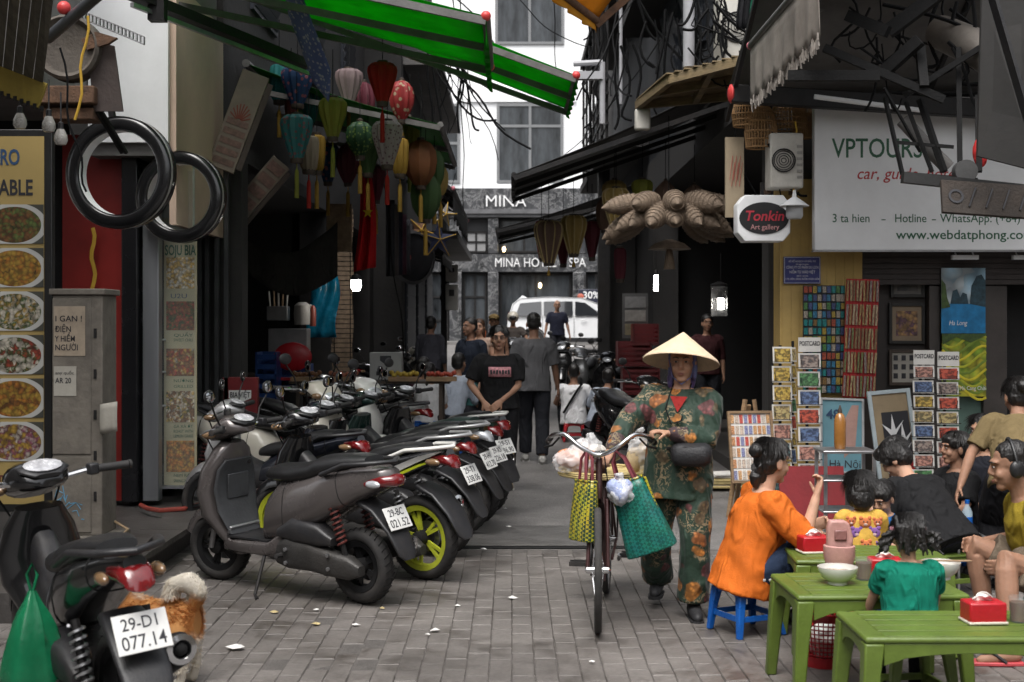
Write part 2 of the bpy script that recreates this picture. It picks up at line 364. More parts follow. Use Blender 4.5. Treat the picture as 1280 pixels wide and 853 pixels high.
for k, (x, y) in enumerate(pv):
    dz = -0.037 + rd.uniform(-0.003, 0.003) + 0.006 * noise.noise(Vector((x * 0.7, y * 0.7, 0)))
    if x < -0.7: dz += rd.choice([0, 0, 0, -0.003, -0.005])
    rt = Euler((rd.uniform(-.012, .012), rd.uniform(-.012, .012), rd.uniform(-.02, .02)))
    if x < -0.9 and rd.random() < 0.03: continue
    if (x, y) in near: linked('paver', pms[k % 6], ground, (x, y, dz), rt)
    else:
        q = paver_mesh(k % 40); stuff.add(q.v, q.f, Matrix.Translation((x, y, dz)) @ rt.to_matrix().to_4x4())
tag(stuff.build('pavers', paver_m, ground, smooth=0), kind='stuff')
# steel drain plate with its dark slot, asphalt patch seam
m = MB(); m.b2((-0.62, 9.80, 0.004), (0.85, 10.75, 0.012)); pl = m.build('drain_plate', pm('plate', (0.12, 0.115, 0.11), 0.5, 0.2, 0.35, 5, 0.4, grime=0.5), ground, bevel=0.003)
m = MB(); m.b2((-0.64, 9.735, 0.0), (0.87, 9.795, 0.002)); m.build('drain_slot', pm('slot_black', (0.006, 0.006, 0.006), 0.9, bump=0), ground)
# litter: small scraps lying about, each one its own
lit_w = pm('scrap_paper', (0.7, 0.69, 0.66), 0.7, 0, 0.15, 30, 0.3); lit_y = pm('scrap_husk', (0.45, 0.36, 0.18), 0.8, 0, 0.3, 30, 0.3)
def scrap(px, py, s, mt, lab, seed):
    Y = 2739.0 / (py - HOR); rd = random.Random(seed); x = X_(px, Y); m = MB()
    N = 7; c = (0, 0, s * .45)
    ring = [(s * math.cos(6.283 * i / N) * rd.uniform(.5, 1.2), s * .8 * math.sin(6.283 * i / N) * rd.uniform(.5, 1.2), rd.uniform(0.0, .25) * s) for i in range(N)]
    m.add(ring + [c], [(i, (i + 1) % N, N) for i in range(N)]); o = m.build('paper_scrap', mt, smooth=0, solid=0.0012)
    o.location = (x, Y, 0.006); tag(o, lab, 'litter', 'scraps of litter on the paving')
for k, (px, py, s, w_, lab) in enumerate([(636, 660, .030, 1, 'crumpled white paper scrap on the drain plate'), (605, 688, .028, 1, 'white scrap beside the corner of the drain plate'),
    (640, 749, .033, 1, 'flat white scrap in mid paving below the drain plate'), (632, 637, .02, 1, 'small white scrap behind the drain plate'), (572, 759, .026, 1, 'white scrap below the yellow rimmed wheel'),
    (395, 764, .02, 1, 'little white scrap in front of the grey scooter'), (445, 783, .024, 1, 'torn paper scrap in front of the grey scooter rear wheel'), (544, 790, .036, 1, 'long white scrap lowest on the open paving'),
    (478, 762, .022, 0, 'yellowish husk under the grey scooter number plate'), (343, 767, .03, 0, 'pale dry leaf below the grey scooter kickstand'), (295, 812, .05, 1, 'crushed pale plastic scrap beside the exhaust tip'),
    (395, 782, .03, 0, 'tan strip of husk on the broken pavers'), (740, 829, .018, 1, 'tiny white scrap near the bicycle wheel'), (962, 803, .016, 0, 'tiny yellow scrap under the table beside the blue stool'), (535, 795, .018, 1, 'small white crumb beside the long scrap')]):
    scrap(px, py, s, lit_w if w_ else lit_y, lab, k)
# raised step along the shops on the near side
stepm = pm('step_stone', (0.060, 0.055, 0.052), 0.55, 0, 0.35, 4, 0.3, grime=0.4)
m = MB(); m.b2((-9, 7.3, -0.2), (-2.42, 24, 0.165)); st = struct(m.build('shop_step_pavement', stepm))
for k in range(12):
    y0 = 7.3 + k * 1.0
    m = MB(); m.b2((-2.62, y0 + .004, 0.166), (-2.30, y0 + .996, 0.205)); linked('kerb_stone', m.mesh('kerb_stone', stepm, 0), st)
m = MB(); m.b2((2.45, 11.6, -0.2), (9, 24, 0.13)); struct(m.build('shop_floor_pavement', pm('shop_floor', (0.07, 0.064, 0.06), 0.5, 0, 0.3, 4, 0.2, grime=0.4)))

# ================================================================== HOTEL across the end of the alley
marble = pm('dark_marble', (0.040, 0.041, 0.044), 0.3, 0, 0.6, 2.2, 0.05, stretch=(1, 1, 0.5))
def vein(m):
    nt = m.node_tree; b = nt.nodes['Principled BSDF']; src = b.inputs['Base Color'].links[0].from_socket
    tc = nnode(nt, 'ShaderNodeTexCoord'); n = nnode(nt, 'ShaderNodeTexNoise', Scale=1.3, Detail=9.0, Roughness=0.75, Distortion=1.4); lk(nt, tc.outputs['Object'], n.inputs['Vector'])
    r = nnode(nt, 'ShaderNodeValToRGB'); e = r.color_ramp.elements; e[0].position = .485; e[0].color = (0, 0, 0, 1); e[1].position = .53; e[1].color = (0, 0, 0, 1); x = e.new(.507); x.color = (.8, .8, .8, 1)
    lk(nt, n.outputs['Fac'], r.inputs[0]); mx = nnode(nt, 'ShaderNodeMixRGB'); mx.inputs[2].default_value = (0.3, 0.3, 0.3, 1); lk(nt, r.outputs[0], mx.inputs[0]); lk(nt, src, mx.inputs[1]); lk(nt, mx.outputs[0], b.inputs['Base Color'])
vein(marble)
hwall = pm('hotel_white', (0.78, 0.79, 0.80), 0.7, 0, 0.04, 1.5, 0.05)
greyframe = pm('grey_frame', (0.18, 0.185, 0.19), 0.5, 0.2, 0.1, 5, 0.05)
winglass = pm('window_glass', (0.045, 0.05, 0.055), 0.10, 0, 0.85, 0.9, 0.0, stretch=(2.5, 1, .6), spec=.35, rvar=0.04)  # strong mottle in the base colour paints reflections into the glass
HY = 50.0; hb = 0.9
H = thing('hotel_building', 'white hotel with dark marble ground floor closing the end of the alley', 'hotel', (0, HY, hb))
hx = lambda px: X_(px, HY); hz = lambda py: Z_(py, HY) - hb
m = MB(); m.b2((-9, 0, hz(238)), (9, 8, 17)); m.build('upper_wall', hwall, H)
m = MB(); m.b2((-9, 0.35, -1.0), (9, 8, hz(238) - .004)); m.build('ground_floor_wall', pm('hotel_dark_wall', (0.03, 0.031, 0.033), 0.5, 0, .4, 2, .1), H)
m = MB(); m.b2((-9, -0.12, hz(262)), (9, 0.34, hz(236))); m.build('sign_band', marble, H)
m = MB(); m.b2((-9, -0.3, hz(268)), (9, 0.34, hz(262.4))); m.b2((-9, -0.2, hz(272)), (9, 0.34, hz(268.3))); m.build('cornice', pm('cornice_stone', (.10, .10, .105), .5, 0, .4, 3, .1), H)
m = MB(); m.b2((-9, -0.08, hz(340)), (9, 0.34, hz(318))); m.build('lower_sign_band', marble, H)
for a, b_ in [(562, 577), (610, 623), (716, 732), (520, 535), (760, 775)]:
    m = MB(); m.b2((hx(a), -0.16, -1), (hx(b_), 0.34, hz(340.3))); m.b2((hx(a), -0.1, hz(317.6)), (hx(b_), 0.34, hz(272.4))); m.build('marble_column', marble, H, bevel=.03)
def window(par, x0, x1, z0, z1, nx, nz, y=-.02, fw=.07, split=None, gm=None, fm=None):
    w = bpy.data.objects.new('window', None); COL.objects.link(w); w.parent = par
    f = MB(); f.b2((x0, y - .05, z0), (x0 + fw, y + .08, z1)); f.b2((x1 - fw, y - .05, z0), (x1, y + .08, z1))
    f.b2((x0 + fw, y - .05, z0), (x1 - fw, y + .08, z0 + fw)); f.b2((x0 + fw, y - .05, z1 - fw), (x1 - fw, y + .08, z1))
    zz = split or [z0 + (z1 - z0) * j / nz for j in range(nz + 1)]
    for j in range(1, len(zz) - 1): f.b2((x0 + fw, y - .04, zz[j] - fw / 2), (x1 - fw, y + .08, zz[j] + fw / 2))
    for i in range(1, nx): xx = x0 + (x1 - x0) * i / nx; f.b2((xx - fw / 2, y - .045, z0 + fw), (xx + fw / 2, y + .08, z1 - fw))
    f.build('frame', fm or greyframe, w)
    for i in range(nx):
        for j in range(len(zz) - 1):
            q = MB(); q.b2((x0 + (x1 - x0) * i / nx + fw * .5, y, zz[j] + fw * .5), (x0 + (x1 - x0) * (i + 1) / nx - fw * .5, y + .02, zz[j + 1] - fw * .5)); q.build('pane', gm or winglass, w)
    return w
window(H, hx(621), hx(704), hz(229), hz(130), 2, 2, split=[hz(229), hz(158), hz(130)], fw=.1)
window(H, hx(619), hx(705), hz(56), hz(-30), 2, 1, fw=.1)
window(H, hx(520), hx(575), hz(229), hz(130), 2, 2, fw=.1); window(H, hx(740), hx(800), hz(229), hz(130), 2, 2, fw=.1)
window(H, hx(581), hx(609), hz(316), hz(289), 2, 2, y=.2, gm=pm('pale_pane', (.3, .3, .3), .2, 0, .2, 3, 0), fm=darkmetal)
window(H, hx(626), hx(714), hz(316), hz(274), 3, 1, y=.2, fm=darkmetal)
window(H, hx(579), hx(608), hz(430), hz(342), 2, 3, y=.2, fm=darkmetal)
window(H, hx(625), hx(714), hz(430), hz(342), 2, 1, y=.25, fm=darkmetal)
window(H, hx(733), hx(790), hz(430), hz(342), 2, 1, y=.25, fm=darkmetal); window(H, hx(537), hx(560), hz(430), hz(342), 1, 3, y=.2, fm=darkmetal)
m = MB(); m.b2((hx(619), -.06, hz(236)), (hx(706), .02, hz(230.4))); m.build('sill', hwall, H)
m = MB()
m.b2((hx(570), -.1, hz(128)), (hx(720), -.002, hz(112))); m.build('string_course', hwall, H)
signw = pm('sign_white', (0.8, 0.8, 0.8), .4, 0, .03, 4, 0)
text('MINA', .46, (hx(606), -.16, hz(259)), signw, H, width=hx(656) - hx(606), bold=-.012, ext=.03)
text('MINA HOTEL & SPA', .36, (hx(618), -.12, hz(334)), signw, H, width=hx(731) - hx(618), bold=-.008, ext=.02)
glow = emis('warm_bulb', (1, .75, .4), 6)
for px, py in [(675, 357), (630, 312)]:
    m = MB(); m.ell((hx(px), -.12, hz(py)), (.06, .06, .1)); m.build('wall_light', glow, H)
# projecting dark box sign with the discount
sb = thing('discount_sign', 'dark hanging sign reading 30% beside the hotel column', 'sign', (X_(738, 47), 47, Z_(375, 47)))
m = MB(); m.box((0, 0, 0), (.85, .15, .75)); m.build('panel', pm('navy_panel', (.02, .022, .04), .4, 0, .2, 4, 0), sb, bevel=.02)
text("30%", .26, (-.28, -.08, .05), signw, sb, bold=.02); text('OFF', .1, (-.28, -.08, -.22), signw, sb)
m = MB(); m.ell((-.35, -.08, .12), (.12, .02, .1)); m.build('badge', pm('badge_red', (.45, .12, .08), .4, 0, .2, 8, 0), sb)
m = MB(); m.bar((-.2, 0, .37), (-.2, 0, .9), .04); m.bar((.2, 0, .37), (.2, 0, .9), .04); m.build('hanger', darkmetal, sb)
# pavement in front of the hotel
m = MB(); m.b2((-40, 47.2, .5), (40, 49.95, .98)); struct(m.build('hotel_pavement', pm('pave_far', (.15, .145, .14), .8, 0, .2, 2, .2)))

# unseen houses added behind and beside the viewpoint to cut low sky light
for lab, lo, hi in (('unseen plastered house row added behind the viewpoint to cut sky light', (-16, -9, 0), (16, -6.5, 4.2)), ('unseen plastered house added beside the viewpoint on the scooter side to cut sky light', (-12, -4.5, 0), (-4.6, 7.0, 8.5)), ('unseen plastered house added beside the viewpoint on the diners side to cut sky light', (6.5, -4.5, 0), (12, 8.2, 5.0))):
    t = thing('light_block_house', lab, 'building'); m = MB(); m.b2(lo, hi); m.build('wall', pm('street_plaster', (.20, .18, .155), .85, 0, .2, 1.5, .2, grime=.5), t)
    for k in range(3):
        x0 = (lo[0] + hi[0]) / 2 - 4 + k * 3.2
        if lo[1] < -8: m = MB(); m.b2((x0, hi[1] + .002, 3.8), (x0 + 1.2, hi[1] + .05, 5.8)); m.build('shutter', pm('street_shutter', (.05, .08, .06), .6), t); m = MB(); m.b2((x0 - .3, hi[1] + .002, 0), (x0 + 1.7, hi[1] + .05, 2.6)); m.build('roller_door', pm('street_door', (.10, .10, .10), .5), t)
        else:
            y0 = -3 + k * 3.2; xf = hi[0] if lo[0] < 0 else lo[0]; d = .04 if lo[0] < 0 else -.04; m = MB(); m.b2((min(xf + d * .05, xf + d), y0, 3.6), (max(xf + d * .05, xf + d), y0 + 1.2, 5.6)); m.build('shutter', pm('street_shutter', (.05, .08, .06), .6), t)

# ================================================================== BUILDINGS down both sides
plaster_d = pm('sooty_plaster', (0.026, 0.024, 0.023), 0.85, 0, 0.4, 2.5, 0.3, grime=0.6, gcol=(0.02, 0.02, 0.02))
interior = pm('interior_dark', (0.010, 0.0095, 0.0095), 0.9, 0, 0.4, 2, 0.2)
plaster_y = pm('ochre_plaster', (0.48, 0.33, 0.11), 0.75, 0, 0.12, 3, 0.15, grime=0.35, gcol=(0.2, 0.13, 0.06))
navyshut = pm('navy_shutter', (0.020, 0.026, 0.038), 0.55, 0.1, 0.3, 4, 0.1, grime=0.3)
greywall = pm('grey_render', (.16, .155, .15), .8, 0, .25, 2, .2, grime=.4)
# left row
LB = thing('shophouse', 'sooty two storey shophouse behind the parked scooters under the green awnings', 'building')
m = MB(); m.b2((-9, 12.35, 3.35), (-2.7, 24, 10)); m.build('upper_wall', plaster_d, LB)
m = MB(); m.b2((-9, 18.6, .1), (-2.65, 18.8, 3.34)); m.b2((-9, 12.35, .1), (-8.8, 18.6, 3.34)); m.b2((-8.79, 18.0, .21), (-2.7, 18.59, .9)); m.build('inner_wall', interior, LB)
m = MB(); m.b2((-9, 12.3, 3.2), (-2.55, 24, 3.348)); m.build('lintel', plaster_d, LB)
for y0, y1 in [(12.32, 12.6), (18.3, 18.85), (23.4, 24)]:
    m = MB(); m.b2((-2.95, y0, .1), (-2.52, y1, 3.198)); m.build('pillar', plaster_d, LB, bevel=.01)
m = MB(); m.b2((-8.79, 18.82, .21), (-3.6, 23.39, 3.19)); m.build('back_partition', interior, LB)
for k in range(4):
    z = 4.3 + k * 1.5
    for y0 in (13.5, 17, 20.5):
        window(LB, 0, 0, 0, 0, 1, 1) if False else None
for y0 in (13.6, 17.2, 20.8):
    q = MB(); q.b2((-2.71, y0, 4.9), (-2.66, y0 + 1.4, 6.8)); sh = q.build('shutter', navyshut, LB)
    for k in range(12):
        q = MB(); q.box((-2.645, y0 + .7, 5.0 + k * .15), (.03, 1.3, .1), rot=(0, .4, 0)); q.build('louvre', navyshut, sh)
LB2 = thing('shophouse', 'narrow dark shophouse with cables and meter boxes at the far end of the scooter row', 'building')
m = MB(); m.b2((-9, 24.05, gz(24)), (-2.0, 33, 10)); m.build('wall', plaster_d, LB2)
for k in range(3):
    m = MB(); m.b2((-2.0, 24.6 + k * 2.8, .25 + k * .08), (-1.96, 26.8 + k * 2.8, 2.7 + k * .08)); d = m.build('roller_door', navyshut, LB2)
    for j in range(10):
        q = MB(); q.b2((-1.958, 24.65 + k * 2.8, .35 + k * .08 + j * .23), (-1.945, 26.75 + k * 2.8, .35 + k * .08 + j * .23 + .2)); q.build('slat', navyshut, d)
m = MB(); m.b2((-2.02, 24.2, 3.2), (-1.0, 33, 3.35)); m.b2((-2.02, 24.2, 6.4), (-1.3, 33, 6.55)); m.build('ledge', greywall, LB2)
# fuse boxes
ivory = pm('ivory_enamel', (0.55, 0.53, 0.48), 0.5, 0, 0.08, 6, 0.05, grime=0.3)
for k, (py0, py1, lab) in enumerate([(356, 388, 'tall ivory meter box on the far wall, lower of two'), (331, 352, 'small ivory meter box on the far wall, upper of two')]):
    Y = 30.0; t = thing('meter_box', lab, 'meter box', (X_(564.5, Y), Y, (Z_(py1, Y))), group='meter boxes on the far wall')
    hh = Z_(py0, Y) - Z_(py1, Y)
    m = MB(); m.b2((-.14, 0, 0), (.14, .2, hh)); m.build('case', ivory, t, bevel=.012)
    m = MB(); m.b2((-.06, -.012, hh * .55), (.06, -.001, hh * .8)); m.build('meter_window', blackp, t)
    m = MB(); m.b2((-.14, .2, hh * .4), (-.38 + .1, .24, hh * .6)); m.build('bracket', darkmetal, t)
m = MB(); m.bar((X_(555, 30.25), 30.25, gz(30)), (X_(555, 30.25), 30.25, 5), .14); m.bar((X_(555, 30.25), 30.25, 2.6), (X_(570, 30.25), 30.25, 2.6), .05); tag(m.build('utility_post', darkmetal), 'dark square utility post carrying the meter boxes', 'post')

# right row
RB = thing('shophouse', 'dark shophouse over the lantern shop with an open front', 'building')
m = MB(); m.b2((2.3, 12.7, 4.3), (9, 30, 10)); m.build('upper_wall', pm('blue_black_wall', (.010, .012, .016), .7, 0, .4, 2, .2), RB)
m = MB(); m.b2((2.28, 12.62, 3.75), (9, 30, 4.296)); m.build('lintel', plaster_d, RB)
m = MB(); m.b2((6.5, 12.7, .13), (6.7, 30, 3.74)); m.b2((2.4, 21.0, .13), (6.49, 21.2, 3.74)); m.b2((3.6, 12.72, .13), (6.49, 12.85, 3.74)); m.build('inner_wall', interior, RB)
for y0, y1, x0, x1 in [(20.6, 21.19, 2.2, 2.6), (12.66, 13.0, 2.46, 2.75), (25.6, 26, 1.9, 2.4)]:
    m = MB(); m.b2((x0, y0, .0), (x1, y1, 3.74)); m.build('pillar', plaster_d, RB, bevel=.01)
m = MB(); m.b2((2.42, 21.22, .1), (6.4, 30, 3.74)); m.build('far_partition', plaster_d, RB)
m = MB(); m.b2((1.55, 22, 4.6), (2.29, 30, 4.75)); m.b2((1.55, 22, 7.4), (2.29, 30, 7.55)); m.b2((1.7, 13.4, 6.2), (2.29, 21, 6.35)); m.build('balcony_slab', plaster_d, RB)
for k in range(7):
    y = 22.3 + k * 1.2
    m = MB(); m.bar((1.6, y, 4.75), (1.6, y, 7.4), .05); m.build('balcony_post', darkmetal, RB)
for z in (5.0, 5.25, 5.5, 5.75, 6.3):
    m = MB(); m.bar((1.6, 22, z), (1.6, 30, z), .035); m.build('balcony_rail', darkmetal, RB)
for k, y0 in enumerate((13.3, 15.6, 17.9)):
    q = MB(); q.b2((2.25, y0, 5.0), (2.31, y0 + 1.9, 8)); sh = q.build('shutter', navyshut, RB)
    for j in range(9):
        q = MB(); q.box((2.235, y0 + .95, 5.2 + j * .3), (.03, 1.7, .22), rot=(0, -.3, 0)); q.build('louvre', navyshut, sh)
RB2 = thing('shophouse', 'far dark shophouse behind the parked motorbikes at the alley end', 'building')
m = MB(); m.b2((2.3, 30.05, .2), (9, 35, 10)); m.build('wall', plaster_d, RB2)
m = MB(); m.b2((2.24, 30.6, .5), (2.298, 33.6, 3.2)); m.build('roller_door', navyshut, RB2)
m = MB(); m.bar((1.75, 25.2, .2), (1.75, 25.2, 4.6), .22); tag(m.build('iron_post', darkmetal, bevel=.01), 'black iron post under the balcony beside the motorbikes', 'post')
# corner tour shop
VS = thing('tour_shop', 'ochre fronted souvenir shop under the white tour sign', 'shop')
SY = 12.3
m = MB(); m.b2((X_(975, SY), SY, .13), (X_(1076, SY), SY + .3, 3.0)); m.build('ochre_wall', plaster_y, VS)
for k in range(9):
    xx = X_(975, SY) + .02 + k * .083
    q = MB(); q.b2((xx, SY - .008, .13), (xx + .0805, SY - .001, 3.0)); q.build('board', plaster_y, VS)
m = MB(); m.b2((X_(975, SY), SY + .31, 3.0), (9, SY + .39, 9.5)); m.b2((X_(975, SY), SY + .05, 3.01), (9, SY + .3, 3.9)); m.build('upper_wall', plaster_d, VS)
m = MB(); m.b2((X_(1078, SY), SY + .06, 2.2), (9, SY + .3, 2.998)); m.build('shutter_box', pm('brown_shutter', (.045, .036, .033), .6, .1, .3, 5, .1), VS)
for k in range(5):
    q = MB(); q.b2((X_(1078, SY), SY + .04, 2.02 + k * .05), (9, SY + .058, 2.065 + k * .05)); q.build('shutter_slat', MATS['brown_shutter'], VS)
m = MB(); m.b2((X_(1078, SY) , SY + .20, .13), (X_(1252, SY), SY + .26, 2.2)); m.build('display_wall', pm('display_brown', (.035, .028, .025), .6, 0, .25, 3, .1), VS)
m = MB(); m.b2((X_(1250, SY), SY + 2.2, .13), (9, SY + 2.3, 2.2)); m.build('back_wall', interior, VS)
for a, b_ in [(1078, 1094), (1232, 1262), (1164, 1178)]:
    m = MB(); m.b2((X_(a, SY), SY + .06, .13), (X_(b_, SY), SY + .19, 2.01)); m.build('door_post', pm('post_brown', (.05, .042, .038), .5, 0, .3, 4, .1), VS, bevel=.008)
m = MB(); m.b2((X_(1178, SY), SY + .12, .13), (X_(1232, SY), SY + .195, Z_(495, SY))); m.build('green_panel', pm('sea_green', (.10, .17, .14), .6, 0, .15, 4, .05), VS)
# left near shop
NS = thing('restaurant_front', 'red and black restaurant front with white fascia beside the glass menu door', 'shop')
Y1 = 10.8
m = MB(); m.b2((X_(78, Y1), Y1, .205), (X_(155, Y1), Y1 + .1, 3.2)); m.build('red_panel', pm('red_panel', (.26, .018, .014), .45, 0, .25, 2, .05, grime=.3, gcol=(.08, .01, .01)), NS)
m = MB(); m.b2((X_(156, Y1), Y1 - .1, .205), (X_(176, Y1), Y1 + .3, 3.6)); m.build('black_pillar', pm('black_gloss', (.012, .012, .014), .25, 0, .2, 4, 0), NS, bevel=.01)
m = MB(); m.b2((X_(179, Y1), Y1 - .02, .205), (X_(199, Y1), Y1 + .1, Z_(300, Y1) + .5)); m.build('door_frame', pm('alu', (.33, .34, .36), .4, .7, .15, 5, .05, stretch=(1, 1, .1)), NS, bevel=.006)
m = MB(); m.b2((-9, Y1 + .12, .205), (-3.72, Y1 + .3, 4)); m.b2((-3.7, Y1 + .6, .205), (-2.95, Y1 + 1.45, .35)); m.b2((-5, 12.2, .205), (-2.96, 12.29, 3.34)); m.build('inner_wall', interior, NS)
m = MB(); m.b2((X_(110, 10.5), 10.5, Z_(178, 10.5)), (X_(210, 10.5), 10.55, 6)); m.build('white_fascia', white, NS)
m = MB(); m.b2((X_(110, 10.5) - .002, 10.56, 3.0), (X_(210, 10.5) - .005, 12.25, 6)); m.build('fascia_core', greywall, NS)
m = MB(); m.b2((X_(210, 10.5) - .004, 10.56, 2.45), (X_(210, 10.5) + .05, 12.28, 4.4)); m.build('beige_side', pm('beige_side', (.58, .43, .33), .6, 0, .08, 2, .05, grime=.2), NS)
m = MB(); m.b2((-9, 9.4, 3.3), (X_(110, 10.5) - .01, 10.7, 6)); m.build('upper_wall', greywall, NS)
for px in (247, 256, 268, 280):
    m = MB(); m.b2((X_(px, 12.1), 12.1, .205), (X_(px + 5, 12.1), 12.16, 3.3)); m.build('door_upright', pm('gunmetal', (.07, .072, .075), .4, .5, .2, 6, .05), NS)
# wall cabinet and pipes on ochre shop? kept on their own below
# ================================================================== MOTORBIKES (local: x forward, y left, z up, wheels on z=0)
def hull(m, secs, p=2.6, n=18, cut=None):
    rings = []
    for s in secs:
        x, z, w, h, t = (list(s) + [0])[:5]; y0 = s[5] if len(s) > 5 else 0
        t = R(t); ring = []
        for j in range(n):
            a = 2 * math.pi * j / n; c, q = math.cos(a), math.sin(a)
            u = math.copysign(abs(c) ** (2 / p), c) * w / 2; v = math.copysign(abs(q) ** (2 / p), q) * h / 2
            ring.append(Vector((x - math.sin(t) * v, y0 + u, z + math.cos(t) * v)))
        rings.append(ring)
    return m.loft(rings)
RX = Matrix.Rotation(R(90), 4, 'X')
def wheel(par, x, r, tw, rimm, spokes=5, name='wheel', y=0, tyre=rubber, wire=0, steer=0):
    w = bpy.data.objects.new(name, None); COL.objects.link(w); w.parent = par; w.location = (x, y, r); w.rotation_euler = (0, 0, steer)
    ri = r - tw * 0.78; m = MB(); N = 10
    prof = [(ri + (r - ri) / 2 + (r - ri) / 2 * math.cos(6.283 * k / N), tw / 2 * math.sin(6.283 * k / N)) for k in range(N + 1)]
    m.lathe(prof, 36, RX, caps=False); t = m.build('tyre', tyre, w, smooth=60)
    if r < .3:
        g = MB()
        for k in range(32):
            a = 6.283 * k / 32
            for s in (-1, 1):
                g.bar((math.cos(a) * (r + .0015), 0, math.sin(a) * (r + .0015)), (math.cos(a + s * .08) * (r - .008), s * tw * .36, math.sin(a + s * .08) * (r - .008)), .004)
        tag(g.build('tread', pm('tread_groove', (.005, .005, .005), .9, bump=0), w), kind='stuff')
    m = MB(); m.lathe([(ri - .022, -tw * .3), (ri + .012, -tw * .38), (ri + .016, -tw * .3), (ri + .004, 0), (ri + .016, tw * .3), (ri + .012, tw * .38), (ri - .022, tw * .3), (ri - .026, 0), (ri - .022, -tw * .3)], 32, RX, caps=False)
    m.build('rim', rimm, w, smooth=50)
    m = MB(); hk = .42 if wire else 1; m.lathe([(.018 * hk, -.07), (.045 * hk, -.06), (.05 * hk, 0), (.045 * hk, .06), (.018 * hk, .07)], 14, RX); m.build('hub', darkmetal if not wire else chrome, w)
    if wire:
        m = MB()
        for k in range(wire):
            a = 6.283 * k / wire; b_ = a + (.5 if k % 2 else -.5); s = .03 if (k // 2) % 2 else -.03
            m.bar((math.cos(b_) * .03, s, math.sin(b_) * .03), (math.cos(a) * (ri - .015), 0, math.sin(a) * (ri - .015)), .0028)
        tag(m.build('spokes', chrome, w), kind='stuff')
    else:
        for k in range(spokes):
            m = MB(); a = 6.283 * k / spokes
            for d in (-.16, .16):
                m.bar((math.cos(a) * .03, 0, math.sin(a) * .03), (math.cos(a + d) * (ri - .015), 0, math.sin(a + d) * (ri - .015)), .016, .022)
            m.build('spoke', rimm, w)
        m = MB(); m.lathe([(.06, .045), (.1, .047), (.1, .051), (.06, .053)], 24, RX, caps=False); m.build('brake_disc', steel, w)
    return w
platew = pm('plate_white', (.72, .72, .70), .4, 0, .05, 12, .05, grime=.15, gcol=(.3, .28, .25))
redlens = pm('red_lens', (.15, .008, .010), .12, 0, .2, 20, .05, coat=1.0); amber = pm('amber_lens', (.20, .12, .06), .15, 0, .15, 20, 0, coat=1.0)
clearlens = pm('clear_lens', (.55, .57, .6), .1, .3, .2, 30, .05, coat=1.0); dialm = pm('dial', (.5, .5, .52), .25, .2, .5, 26, .0)
caseal = pm('engine_case', (.05, .048, .046), .5, .5, .3, 12, .2, grime=.5, gcol=(.06, .052, .045))
mirrorg = pm('mirror_glass', (.5, .52, .55), .04, 1.0, .05, 3, 0, rvar=.01)
rimblack = pm('rim_black', (.02, .02, .021), .35, .4, .2, 10, .05)
def arc_pts(cx, cz, r, a0, a1, n): return [(cx + r * math.cos(R(a0 + (a1 - a0) * k / n)), cz + r * math.sin(R(a0 + (a1 - a0) * k / n))) for k in range(n + 1)]
